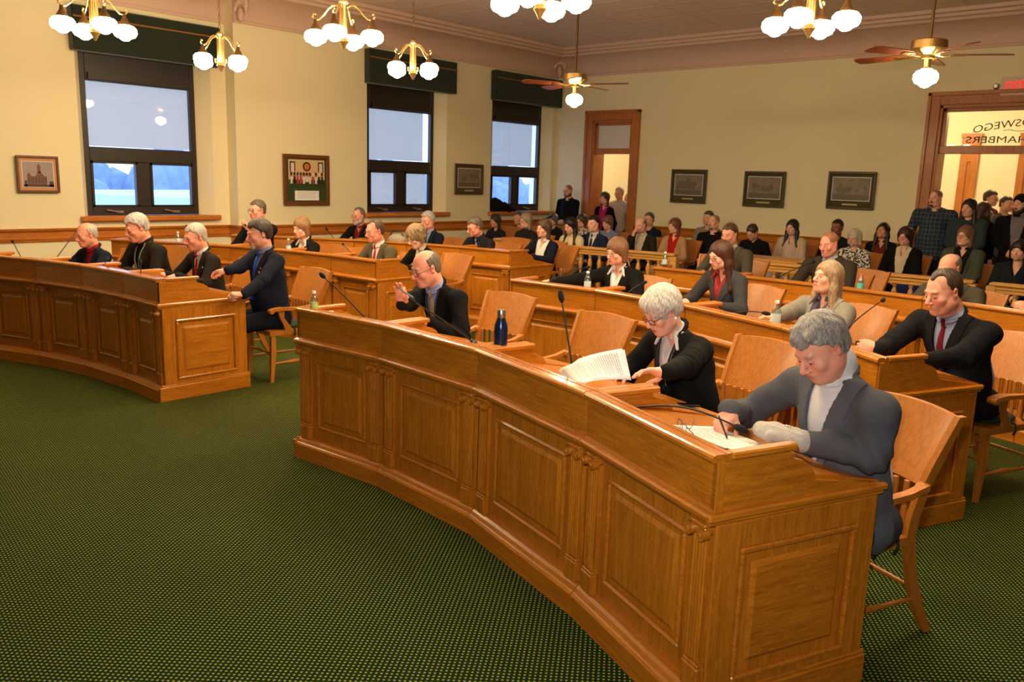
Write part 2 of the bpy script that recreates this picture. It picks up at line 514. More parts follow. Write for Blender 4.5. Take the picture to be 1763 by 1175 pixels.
for wi, (xf, ya, yb, fa, fb) in enumerate(WINS):
    xi = xf - 0.2; z0 = 1.22 if wi else 1.2
    fr = MB(); j = 0.075; X0, X1 = xi - 0.08, xi
    fr.bbox(X0, X1, fa, fa + j, z0, 3.74); fr.bbox(X0, X1, fb - j, fb, z0, 3.74)
    fr.bbox(X0, X1, fa + j, fb - j, z0, z0 + 0.12); fr.bbox(X0, X1, fa + j, fb - j, 1.93, 2.12); fr.bbox(X0, X1, fa + j, fb - j, 2.98, 3.74)
    mc = (fa + fb) / 2
    fr.bbox(X0, X1, mc - 0.09, mc + 0.09, z0 + 0.12, 1.93)
    for a, b in ((fa + j, mc - 0.09), (mc + 0.09, fb - j)):   # casement sashes
        fr.box(X0 + 0.02, X1 + 0.012, a, a + 0.03, z0 + 0.12, 1.93); fr.box(X0 + 0.02, X1 + 0.012, b - 0.03, b, z0 + 0.12, 1.93)
        fr.box(X0 + 0.02, X1 + 0.012, a, b, z0 + 0.12, z0 + 0.14); fr.box(X0 + 0.02, X1 + 0.012, a, b, 1.90, 1.93)
    fr.box(xi, xi + 0.05, fa + 0.1, fb - 0.1, 3.0, 3.08)
    win = struct(fr.build('window_%d' % (wi + 1), WFR))
    p = MB(); p.box(xi - 0.045, xi - 0.04, fa + j, fb - j, 2.12, 2.98); p.build('window_pane', PANE, win)
    p = MB(); p.box(xi - 0.045, xi - 0.04, fa + j, mc - 0.09, z0 + 0.12, 1.93); p.build('window_pane', PANE, win)
    p = MB(); p.box(xi - 0.045, xi - 0.04, mc + 0.09, fb - j, z0 + 0.12, 1.93); p.build('window_pane', PANE, win)
    for a, b in ((fa + j, mc - 0.09), (mc + 0.09, fb - j)):
        c = (a + b) / 2
        MB().tube([(xi + 0.03, c + 0.02, z0 + 0.045), (xi + 0.05, c - 0.03, z0 + 0.05), (xi + 0.05, c - 0.16, z0 + 0.075)], 0.012, 6).box(xi, xi + 0.03, c - 0.02, c + 0.08, z0 + 0.03, z0 + 0.06).build('window_crank', STEEL, win)
    # roller shade behind the upper pane
    s = MB(); s.box(xi - 0.075, xi - 0.073, fa + j, fb - (0.2 if wi else j), 2.13, 2.99)
    o = s.build('roller_shade', SHADE); tag(o, ['pale roller shade in the upper pane of the leftmost window', 'pale roller shade drawn over the upper pane of the middle window', 'pale roller shade in the upper pane of the window nearest the room corner'][wi], 'window shade', 'roller shades')
    if wi == 1:
        s = MB(); s.box(xi - 0.075, xi - 0.073, fa + j, mc - 0.09, z0 + 0.12, 1.93); s.box(xi - 0.075, xi - 0.073, mc + 0.09, fb - j - 0.05, z0 + 0.12, 1.93)
        s.build('lower_shade', SHADE, o)
    s = MB(); s.bbox(xi - 0.0, xf + 0.09, ya - 0.06, yb + 0.06, z0 - 0.07, z0 - 0.0, 0.012)
    struct(s.build('trim_window_sill_%d' % (wi + 1), SILLM))
    v = MB(); zb, zt = (3.31, 3.86) if wi == 0 else (3.35, 3.90)
    v.bbox(xf + 0.002, xf + 0.16, ya - 0.06, yb + 0.1, zb, zt, 0.015)
    o = v.build('valance', VAL); tag(o, 'dark green fabric valance with gold cord over the ' + ['window beside the brown framed courthouse picture', 'middle window', 'window nearest the room corner'][wi], 'valance', 'window valances')
    MB().tube([(xf + 0.166, ya - 0.05, zt - 0.14), (xf + 0.166, yb + 0.09, zt - 0.14)], 0.011, 6).build('gold_cord', GOLD, o)
# snowy town outside, one storey below
SNOW = mat('snow_cover', (190, 205, 228), 0.8, noise=0.12, nscale=0.6)
struct(MB().box(-160, XP - 0.46, -60, 140, -6.2, -6.0).build('ground_snow', SNOW))
BRK = mat('outside_brick', (120, 96, 100), 0.8); TREEM = mat('bare_winter_trees', (128, 148, 176), 0.95, noise=0.4, nscale=1.5)  # tree colour has the pale blue of distance haze painted in
def building(P, sx, sy, h, label):
    o = empty('building', P, 0.3, label, 'building')
    MB().box(-sx, sx, -sy, sy, 0, h).build('walls', BRK, o); MB().box(-sx - 0.4, sx + 0.4, -sy - 0.4, sy + 0.4, h, h + 0.9).build('snowy_roof', SNOW, o)
building((-48, 26.5, -6), 6, 9, 5.6, 'low brick building with a snow covered flat roof seen through the left window')
def ridge(name, x, y0, y1, h, seed, label):
    m = MB(); r = random.Random(seed)
    y = y0
    while y < y1:
        hh = h * r.uniform(0.6, 1.0)
        m.ball((x + r.uniform(-3, 3), y, -6 + hh * 0.5), (3, r.uniform(1.6, 3), hh * 0.5), 7, 5); y += 1.8
    o = m.build(name, TREEM, smooth=2); tag(o, label, 'trees', kind='stuff')
ridge('treeline', -75, 5, 125, 10.5, 3, 'grey winter trees on the hillside beyond the windows')

# ----------------------------------------------------------------- doors
def door_case(n, d, h, bar0, bar1):
    a, b = d; c = MB(); t = 0.16
    for k, (o_, dep) in enumerate(((0.0, 0.05), (0.03, 0.065), (0.11, 0.05))):
        pass
    c.bbox(a - t, a, YB - 0.05, YB + 0.02, 0, h + t); c.bbox(b, b + t, YB - 0.05, YB + 0.02, 0, h + t); c.bbox(a, b, YB - 0.05, YB + 0.02, h, h + t)
    c.bbox(a - t - 0.02, a - t + 0.03, YB - 0.075, YB, 0, h + t + 0.02); c.bbox(b + t - 0.03, b + t + 0.02, YB - 0.075, YB, 0, h + t + 0.02); c.bbox(a - t - 0.02, b + t + 0.02, YB - 0.075, YB, h + t - 0.03, h + t + 0.03)
    c.bbox(a - 0.02, a + 0.04, YB - 0.02, YB + 0.36, 0, h); c.bbox(b - 0.04, b + 0.02, YB - 0.02, YB + 0.36, 0, h); c.bbox(a, b, YB - 0.02, YB + 0.36, h - 0.05, h + 0.02)
    c.bbox(a + 0.04, b - 0.04, YB + 0.02, YB + 0.12, bar0, bar1)
    c.bbox(a + 0.04, a + 0.09, YB + 0.03, YB + 0.1, bar1, h); c.bbox(b - 0.09, b - 0.04, YB + 0.03, YB + 0.1, bar1, h); c.bbox(a + 0.04, b - 0.04, YB + 0.03, YB + 0.1, h - 0.1, h)
    return struct(c.build('door_%d' % n, DOORO))
dr1 = door_case(1, D1, DH1, 2.42, 2.53)
MB().box(D1[0] + 0.09, D1[1] - 0.09, YB + 0.06, YB + 0.07, 2.53, DH1 - 0.1).build('transom_pane', mat('frosted_transom_glass', (214, 206, 196), 0.5), dr1)
dr2 = door_case(2, D2, DH2, 2.44, 2.56)
MB().box(D2[0] + 0.09, D2[1] - 0.09, YB + 0.06, YB + 0.065, 2.56, DH2 - 0.1).build('transom_pane', thin_glass('clear_transom_glass', (1, 1, 1), 0.02), dr2)
def text_mesh(s, size, mapf, name, material, parent, ext=0.0, bold=0.0, align='CENTER', width=None):
    cu = bpy.data.curves.new('lettering', 'FONT'); cu.body = s; cu.size = size; cu.align_x = align; cu.extrude = ext; cu.offset = bold; cu.resolution_u = 3
    o = bpy.data.objects.new('lettering', cu); COL.objects.link(o)
    bpy.context.view_layer.update()
    me = bpy.data.meshes.new_from_object(o.evaluated_get(bpy.context.evaluated_depsgraph_get()))
    bpy.data.objects.remove(o)
    if width:
        xs = [v.co.x for v in me.vertices]; k = width / (max(xs) - min(xs)); mid = (max(xs) + min(xs)) / 2
        for v in me.vertices: v.co.x = (v.co.x - mid) * k
    for v in me.vertices: v.co = Vector(mapf(v.co))
    me.materials.clear(); me.materials.append(material)
    r = bpy.data.objects.new(name, me); COL.objects.link(r)
    if parent: r.parent = parent
    return r
LET = mat('black_lettering', (18, 14, 12), 0.6)
tcx = -2.56
text_mesh('COUNTY OF OSWEGO', 0.15, lambda v: (tcx - v.x - 0.03, YB + 0.055, 2.845 + v.y - 0.10 * (v.x / 0.9) ** 2), 'transom_lettering', LET, dr2, bold=0.0, width=1.84)
text_mesh('LEGISLATIVE CHAMBERS', 0.14, lambda v: (tcx - v.x, YB + 0.055, 2.60 + v.y), 'transom_lettering', LET, dr2, bold=0.0, width=2.06)
m = MB()
m.tube([(tcx - 0.55 + i * 0.05, YB + 0.055, 2.775 + 0.012 * math.sin(i * 1.1)) for i in range(23)], 0.004, 4); m.build('transom_flourish', LET, dr2)
# exit sign and alarm strobe
ex = empty('exit_sign', (-3.02, YB - 0.03, 3.39), 0, 'white exit sign with red letters above the wide doorway', 'sign')
MB().bbox(-0.17, 0.17, -0.03, 0.03, -0.13, 0.13).build('housing', mat('ivory_plastic', (222, 196, 176), 0.5), ex)
text_mesh('EXIT', 0.2, lambda v: (v.x + 0.01, -0.033, v.y * 0.95 - 0.065), 'letters', mat('red_lit_letters', (255, 40, 40), 0.5, emit=(255, 30, 40), es=0.5), ex, bold=0.004, width=0.26)
sp = empty('emergency_light', (-3.26, YB - 0.02, 3.40), 0, 'small round wall mounted emergency lamp left of the exit sign', 'light')
MB().lathe([(0.04, 0), (0.045, 0.02), (0.04, 0.05), (0.025, 0.07)], (0, 0.02, 0), 14, (0, -1, 0)).build('lamp_head', STEEL, sp, smooth=True)
MB().box(-0.02, 0.02, 0.0, 0.02, -0.07, -0.03).build('bracket', BLACK, sp)
# rooms beyond the doors
HALLW = mat('pale_hall_wall', (240, 230, 204), 0.7)
struct(MB().box(-12.5, -7.6, 18.2, 18.4, 0, 3.6).box(-7.8, -7.6, YB + 0.35, 18.2, 0, 3.6).box(-12.5, -12.3, YB + 0.35, 18.2, 0, 3.6).box(-12.5, -7.6, YB + 0.35, 18.2, 3.5, 3.6).build('wall_anteroom', HALLW))
struct(MB().box(-7.5, 1.0, 19.6, 19.8, 0, 3.7).box(-7.5, -7.3, YB + 0.35, 19.6, 0, 3.7).box(0.8, 1.0, YB + 0.35, 19.6, 0, 3.7).box(-7.5, 1.0, YB + 0.35, 19.8, 3.6, 3.7).build('wall_corridor', HALLW))
def hall_light(x, y, z, e, label):
    o = empty('ceiling_light', (x, y, z), 0, label, 'light')
    MB().ball((0, 0, -0.1), (0.16, 0.16, 0.1), 16, 8).build('glass_bowl', mat('lit_hall_globe', (255, 240, 210), 0.4, emit=(255, 226, 170), es=e), o, smooth=2)
    MB().lathe([(0.06, -0.03), (0.06, 0.0)], (0, 0, 0), 12).build('canopy', BRASS, o)
hall_light(-10.2, 16.4, 3.5, 110, 'round ceiling lamp in the room beyond the narrow door')
hall_light(-3.2, 16.6, 3.6, 100, 'round ceiling lamp in the corridor beyond the wide door')
hall_light(-5.4, 17.6, 3.6, 60, 'second round ceiling lamp further along the corridor')
# door casings seen down the corridor
def inner_door(x0, x1, y, label):
    o = empty('corridor_door', ((x0 + x1) / 2, y, 0), 0, label, 'door')
    h = (x1 - x0) / 2
    MB().bbox(-h, -h + 0.14, -0.06, 0.0, 0, 3.0).bbox(h - 0.14, h, -0.06, 0, 0, 3.0).bbox(-h + 0.001, h - 0.001, -0.058, -0.001, 2.5, 3.0).bbox(-h - 0.02, h + 0.02, -0.08, 0, 2.99, 3.08).build('casing', DOORO, o)
    MB().box(-h + 0.14, h - 0.14, -0.03, 0, 0, 2.5).build('door_leaf', DOORO, o)
inner_door(-5.02, -4.67, 19.59, 'narrow oak casing at the left end of the corridor wall')
inner_door(-3.95, -2.95, 19.59, 'second oak cased door at the far corridor wall')
o = empty('door_leaf', (D2[1] - 0.02, YB + 0.4, 0), math.radians(-75), 'open oak door leaf swung into the corridor at the wide doorway', 'door')
MB().bbox(-0.72, 0, 0, 0.045, 0.01, 2.42).build('leaf', DOORO, o); MB().ball((-0.66, -0.05, 1.0), 0.03).build('door_knob', BRASS, o, smooth=2)
o = empty('door_leaf', (D1[1] - 0.06, YB + 0.38, 0), math.radians(82), 'open oak door leaf swung inward at the narrow doorway', 'door')
MB().bbox(0, 0.82, 0, 0.045, 0.01, 2.40).build('leaf', DOORO, o); MB().ball((0.75, -0.04, 1.0), 0.03).build('door_knob', BRASS, o, smooth=2)
ck = empty('wall_clock', (-10.6, 18.17, 2.60), 0, 'round dark rimmed wall clock in the room beyond the narrow door', 'clock')
MB().tube([(0.2 * math.cos(a), 0, 0.2 * math.sin(a)) for a in [i * math.pi / 12 for i in range(24)]], 0.03, 8, True).build('rim', mat('dark_wood_rim', (40, 34, 28), 0.4), ck, smooth=2)
MB().lathe([(0.19, 0), (0.19, 0.01)], (0, 0.01, 0), 24, (0, -1, 0)).box(-0.006, 0.006, -0.012, -0.004, 0, 0.14).box(0, 0.1, -0.012, -0.004, -0.006, 0.006).build('dial', mat('ivory_dial', (236, 230, 214), 0.5), ck)

# --------------------------------------------------------------- pictures
FRAMEB = mat('brown_wood_frame', (104, 60, 24), 0.4); FRAMED = mat('dark_olive_frame', (74, 56, 24), 0.45)
GREENMAT = mat('green_mount_board', (50, 62, 26), 0.8); TANMAT = mat('tan_mount_board', (190, 140, 96), 0.8)
def picture(P, rz, wd, ht, framem, matm, img, label, plate=True, b=0.04, off=0.0, group=None, mw=0.2):
    o = empty('framed_picture', P, rz, label, 'picture', group)
    m = MB()
    for q in ((-wd / 2, wd / 2, ht / 2 - b, ht / 2), (-wd / 2, wd / 2, -ht / 2, -ht / 2 + b), (-wd / 2, -wd / 2 + b, -ht / 2 + b, ht / 2 - b), (wd / 2 - b, wd / 2, -ht / 2 + b, ht / 2 - b)):
        m.bbox(q[0], q[1], -0.03, 0.0, q[2], q[3], 0.006)
    m.build('frame', framem, o)
    MB().box(-wd / 2 + b, wd / 2 - b, -0.012, -0.004, -ht / 2 + b, ht / 2 - b).build('mount_board', matm, o)
    img(o, wd, ht)
    return o
def scene_img(kind, seed):
    def f(o, wd, ht):
        r = random.Random(seed)
        iw, ih = wd * 0.39, ht * (0.30 if kind != 'group' else 0.27)
        cz = ht * (0.04 if kind not in ('group', 'court') else (0.13 if kind == 'group' else 0.0))
        if kind == 'court': iw, ih = wd * 0.36, ht * 0.34
        if kind == 'bw': MB().box(-iw - 0.01, iw + 0.01, -0.0135, -0.0125, cz - ih - 0.01, cz + ih + 0.01).build('white_edge', PAPER, o)
        if kind == 'group':
            MB().box(-iw, iw, -0.015, -0.013, cz - ih, cz + ih).build('photo_print', mat('photo_room_wall', (206, 180, 130), 0.5), o)
            d = MB()
            y = -0.0165
            mats = [mat('photo_dark', (34, 26, 30), 0.5), mat('photo_orange', (196, 110, 30), 0.5), mat('photo_red', (170, 50, 56), 0.5), mat('photo_white', (214, 200, 190), 0.5), mat('photo_green', (40, 62, 14), 0.5), mat('photo_skin', (200, 140, 110), 0.5)]
            d.mi = 4; d.box(-iw, iw, y, -0.015, cz - ih, cz - ih * 0.45)
            d.mi = 0
            for s in (-1, 1):
                d.box(s * iw * 0.78 - 0.05, s * iw * 0.78 + 0.05, y, -0.015, cz + ih * 0.1, cz + ih * 0.85); d.mi = 3
                d.box(s * iw * 0.78 - 0.03, s * iw * 0.78 + 0.03, y - 0.001, -0.015, cz + ih * 0.1, cz + ih * 0.75); d.mi = 0
            d.mi = 0; d.lathe([(0.075, 0), (0.075, 0.002)], (0, y + 0.001, cz + ih * 0.5), 16, (0, -1, 0)); d.mi = 1; d.lathe([(0.05, 0), (0.05, 0.003)], (0, y, cz + ih * 0.5), 16, (0, -1, 0))
            d.box(-iw * 0.25, iw * 0.25, y, -0.015, cz - ih * 0.2, cz + ih * 0.05)
            for row in range(2):
                for i in range(11):
                    x = -iw * 0.85 + iw * 1.7 * i / 10; zz = cz + ih * (0.02 - row * 0.3)
                    d.mi = r.choice([0, 0, 0, 2, 3]); d.box(x - 0.018, x + 0.018, y - 0.002 - row * 0.001, -0.015, zz - 0.1, zz + 0.01)
                    d.mi = 5; d.box(x - 0.009, x + 0.009, y - 0.003 - row * 0.001, -0.015, zz + 0.01, zz + 0.032)
            d.mi = 3; d.box(-0.03, 0.03, y - 0.004, -0.015, cz - ih * 0.62, cz - ih * 0.15)
            d.build('photo_figures', mats, o)
            MB().box(-wd * 0.26, wd * 0.26, -0.015, -0.012, -ht * 0.40, -ht * 0.21).build('caption_card', PAPER, o)
            t = MB()
            for i in range(5): t.box(-wd * (0.22 - 0.02 * (i % 2)), wd * (0.22 - 0.03 * (i % 3)), -0.016, -0.014, -ht * (0.245 + i * 0.028), -ht * (0.24 + i * 0.028))
            t.build('caption_lines', INK, o)
            return
        if kind == 'court':
            MB().box(-iw - 0.006, iw + 0.006, -0.0135, -0.0125, cz - ih - 0.006, cz + ih + 0.006).build('white_edge', PAPER, o)
            MB().box(-iw, iw, -0.015, -0.013, cz - ih, cz + ih).build('photo_print', mat('photo_sky', (150, 136, 132), 0.5, noise=0.2, nscale=12), o)
            d = MB(); y = -0.017; z0 = cz - ih
            d.mi = 1; d.box(-iw, iw, y - 0.001, -0.015, z0, z0 + ih * 0.18)
            for q in ((-0.9, -0.75, 0.5), (0.7, 0.98, 0.45)): d.box(iw * q[0], iw * q[1], y - 0.001, -0.015, z0, z0 + ih * q[2])
            d.mi = 0; d.box(-iw * 0.72, iw * 0.55, y, -0.015, z0 + 0.02, z0 + ih * 0.85)
            d.prism([(-iw * 0.2, z0 + ih * 0.85), (iw * 0.4, z0 + ih * 0.85), (iw * 0.1, z0 + ih * 1.25)], y, -0.015, 1)
            d.box(-iw * 0.05, iw * 0.18, y, -0.015, z0 + ih * 1.1, z0 + ih * 1.55); d.prism([(-iw * 0.08, z0 + ih * 1.55), (iw * 0.21, z0 + ih * 1.55), (iw * 0.06, z0 + ih * 1.88)], y, -0.015, 1)
            d.prism([(-iw * 0.75, z0 + ih * 0.85), (-iw * 0.45, z0 + ih * 0.85), (-iw * 0.6, z0 + ih * 1.15)], y, -0.015, 1)
            d.mi = 1
            for i in range(6): x = -iw * 0.64 + i * iw * 0.22; d.box(x, x + iw * 0.07, y - 0.001, -0.015, z0 + ih * 0.3, z0 + ih * 0.7)
            d.build('photo_courthouse', [mat('photo_brick', (110, 66, 50), 0.5), mat('photo_shrubs', (52, 40, 30), 0.5)], o)
            return
        MB().box(-iw, iw, -0.015, -0.013, cz - ih, cz + ih).build('photo_print', mat('photo_grey_%d' % seed, (128, 116, 98), 0.5, noise=0.45, nscale=9), o)
        d = MB(); y = -0.017
        d.mi = 0
        if seed % 2:
            d.box(-iw * 0.5, iw * 0.5, y, -0.015, cz - ih * 0.4, cz + ih * 0.35); d.box(-iw * 0.12, iw * 0.12, y, -0.015, cz + ih * 0.3, cz + ih * 0.7)
        for i in range(9):
            x = r.uniform(-0.75, 0.75) * iw; rr = r.uniform(0.12, 0.3) * ih
            d.lathe([(rr, 0), (rr, 0.001)], (x, y + 0.001 - i * 0.0006, cz + r.uniform(-0.3, 0.3) * ih), 9, (0, -1, 0))
        d.mi = 1; d.box(-iw, iw, y, -0.015, cz - ih, cz - ih * 0.5)
        d.build('photo_view', [mat('photo_dark_mass', (106, 96, 80), 0.5, noise=0.4, nscale=30), mat('photo_ground', (104, 94, 78), 0.5, noise=0.4, nscale=20)], o)
        MB().box(-wd * 0.16, wd * 0.16, -0.015, -0.012, -ht * 0.395, -ht * 0.35).build('name_plate', mat('pale_brass_plate', (186, 166, 112), 0.4), o)
    return f
picture((XP + 0.03, 4.0, 1.735), math.radians(90), 0.50, 0.46, FRAMEB, TANMAT, scene_img('court', 1), 'brown framed colour picture of a domed courthouse left of the first window', b=0.03)
picture((XW + 0.03, 7.845, 1.745), math.radians(90), 0.86, 0.79, FRAMEB, GREENMAT, scene_img('group', 2), 'large brown framed group photograph with green mount and white caption card', b=0.06)
picture((XW + 0.03, 11.49, 1.835), math.radians(90), 0.76, 0.57, FRAMED, mat('brown_mount_board', (86, 64, 34), 0.8), scene_img('bw', 4), 'dark framed old photograph on the wall between the middle and last windows')
for (c, wd, ht, s, lab) in (((-8.215, 1.83), 0.75, 0.62, 3, 'old building photograph in olive frame nearest the narrow door'), ((-6.705, 1.82), 0.77, 0.62, 6, 'old photograph in olive frame, middle of the three on the back wall'), ((-5.19, 1.845), 0.78, 0.61, 8, 'old photograph in olive frame with two plates, nearest the wide doorway')):
    picture((c[0], YB - 0.03, c[1]), 0, wd, ht, FRAMED, mat('olive_mount_board', (66, 62, 24), 0.8), scene_img('bw', s), lab, group='historic photographs on the back wall')
# ================================================================= LAMPS
def globe_prof(s=1.0):
    return [(0.032 * s, 0.056 * s), (0.04 * s, 0.050 * s), (0.078 * s, 0.038 * s), (0.100 * s, 0.012 * s), (0.102 * s, -0.024 * s), (0.086 * s, -0.052 * s), (0.050 * s, -0.068 * s), (0.032 * s, -0.084 * s), (0.012 * s, -0.090 * s)]
def make_chandelier(label):
    o = empty('chandelier', (0, 0, 0), 0, label, 'chandelier', 'brass chandeliers with four opal shades')
    c = MB(); c.lathe([(0.012, 0.30), (0.03, 0.29), (0.042, 0.27), (0.03, 0.255), (0.026, 0.24), (0.026, -0.02), (0.036, -0.03), (0.045, -0.05), (0.03, -0.07), (0.02, -0.09), (0.008, -0.115)], (0, 0, 0), 14)
    for i in range(6): a = i * math.pi / 3; c.tube([(0.03 * math.cos(a), 0.03 * math.sin(a), -0.02), (0.03 * math.cos(a), 0.03 * math.sin(a), 0.24)], 0.006, 5)
    c.build('centre_column', BRASS, o, smooth=True)
    ch = MB(); L_ = ZT - 3.02 - 0.28
    for i in range(int(L_ / 0.045)):
        z = 0.30 + i * 0.045; a = (i % 2) * math.pi / 2
        ch.tube([(0.011 * math.cos(t) * math.cos(a), 0.011 * math.cos(t) * math.sin(a), z + 0.026 * math.sin(t)) for t in [k * math.pi / 4 for k in range(8)]], 0.0028, 4, True)
    ch.build('chain', DBRASS, o)
    MB().lathe([(0.07, 0.0), (0.06, 0.03), (0.02, 0.05)], (0, 0, ZT - 3.02 - 0.05), 14).build('ceiling_canopy', BRASS, o, smooth=True)
    for i in range(4):
        a = math.radians(22 + 90 * i); ca, sa = math.cos(a), math.sin(a)
        pr = [(0.03, 0.23), (0.06, 0.25), (0.10, 0.245), (0.14, 0.215), (0.175, 0.17), (0.215, 0.135), (0.25, 0.13), (0.275, 0.155), (0.268, 0.18), (0.248, 0.172)]
        ar = MB().tube([(r * ca, r * sa, z) for r, z in pr], 0.0075, 7)
        ar.build('arm', BRASS, o, smooth=True); ar = MB()
        ar.tube([(0.03 * ca, 0.03 * sa, 0.0), (0.05 * ca, 0.05 * sa, -0.02), (0.075 * ca, 0.075 * sa, -0.015), (0.08 * ca, 0.08 * sa, 0.01), (0.062 * ca, 0.062 * sa, 0.012)], 0.005, 6)
        ar.build('scroll', BRASS, o, smooth=True)
        MB().lathe([(0.014, 0.135), (0.02, 0.10), (0.038, 0.07), (0.05, 0.05), (0.05, 0.042)], (0.25 * ca, 0.25 * sa, 0), 14).build('shade_holder', DBRASS, o, smooth=True)
        MB().lathe(globe_prof(0.95), (0.25 * ca, 0.25 * sa, 0), 20).build('glass_shade', GLOBE, o, smooth=2)
    return o
CH = [((163, 50), 'leftmost brass chandelier, hanging in front of the first window valance'),
      ((380, 108), 'brass chandelier hanging at the right edge of the first window'),
      ((592, 66), 'brass chandelier hanging above the green matted group photograph'),
      ((711, 122), 'brass chandelier hanging in front of the middle window valance'),
      ((930, 8), 'brass chandelier cut off by the picture top, left of the near ceiling fan rod'),
      ((1394, 42), 'rightmost brass chandelier, left of the ceiling fan near the exit sign')]
proto = None
CHR = [64, -6, 13, -18, 0, -17]
for (px, lab), crz in zip(CH, CHR):
    P = at_z(px[0], px[1], 3.0)
    o = make_chandelier(lab) if proto is None else copy_tree(proto)
    if proto is None: proto = o
    o['label'] = lab; o.location = (P.x, P.y, 3.02); o.rotation_euler.z = math.radians(crz)
for P, lab in (((-2.2, 3.0), 'brass chandelier above the near desk, outside the picture top'), ((-1.1, 4.75), 'brass chandelier above the right rows, outside the picture top')):
    o = copy_tree(proto); o.location = (P[0], P[1], 3.02); o['label'] = lab
FANW = mat('fan_blade_walnut', (112, 52, 20), 0.35, coat=0.3)
def make_fan(label):
    o = empty('ceiling_fan', (0, 0, 0), 0, label, 'ceiling fan', 'brass ceiling fans')
    MB().tube([(0, 0, 0.1), (0, 0, ZT - 2.92 - 0.12)], 0.014, 8).build('downrod', DBRASS, o, smooth=True)
    MB().lathe([(0.07, 0), (0.06, 0.05), (0.02, 0.08)], (0, 0, ZT - 2.92 - 0.17), 14).build('ceiling_canopy', DBRASS, o, smooth=True)
    MB().lathe([(0.03, 0.14), (0.10, 0.13), (0.145, 0.115), (0.15, 0.05), (0.13, 0.03), (0.06, 0.0), (0.05, -0.03), (0.035, -0.035), (0.03, -0.10), (0.045, -0.115)], (0, 0, 0), 20).build('motor_housing', BRASS, o, smooth=True)
    for i in range(5):
        a = 0.35 + i * math.pi * 2 / 5; R = Matrix.Rotation(a, 3, 'Z') @ Matrix.Rotation(math.radians(11), 3, 'X')
        b = MB(lambda p, R=R: R @ Vector(p))
        pts = [(0.20, -0.045), (0.30, -0.06), (0.60, -0.075), (0.655, -0.06), (0.67, 0), (0.655, 0.06), (0.60, 0.075), (0.30, 0.06), (0.20, 0.045)]
        b.prism(pts, -0.004, 0.004, 2); bl = b.build('blade', FANW, o)
        b = MB(lambda p, R=R: R @ Vector(p)); b.tube([(0.05, 0, 0.005), (0.12, 0.0, -0.012), (0.2, 0, -0.01)], 0.011, 6).box(0.17, 0.29, -0.03, 0.03, -0.012, -0.004); b.build('blade_iron', BRASS, bl)
    MB().lathe([(a * 1.05, b_ * 1.15) for a, b_ in globe_prof(0.95)], (0, 0, -0.175), 20).build('glass_globe', GLOBE, o, smooth=2)
    return o
f0 = make_fan('ceiling fan with a lit globe in the far corner near the narrow doorway')
P = at_z(989, 170, 2.85); f0.location = (P.x, P.y, 3.02)
f1 = copy_tree(f0); f1['label'] = 'ceiling fan with a lit globe near the exit sign'
P = at_z(1594, 130, 2.85); f1.location = (P.x, P.y, 3.02); f1.rotation_euler.z = 0.75 + math.pi

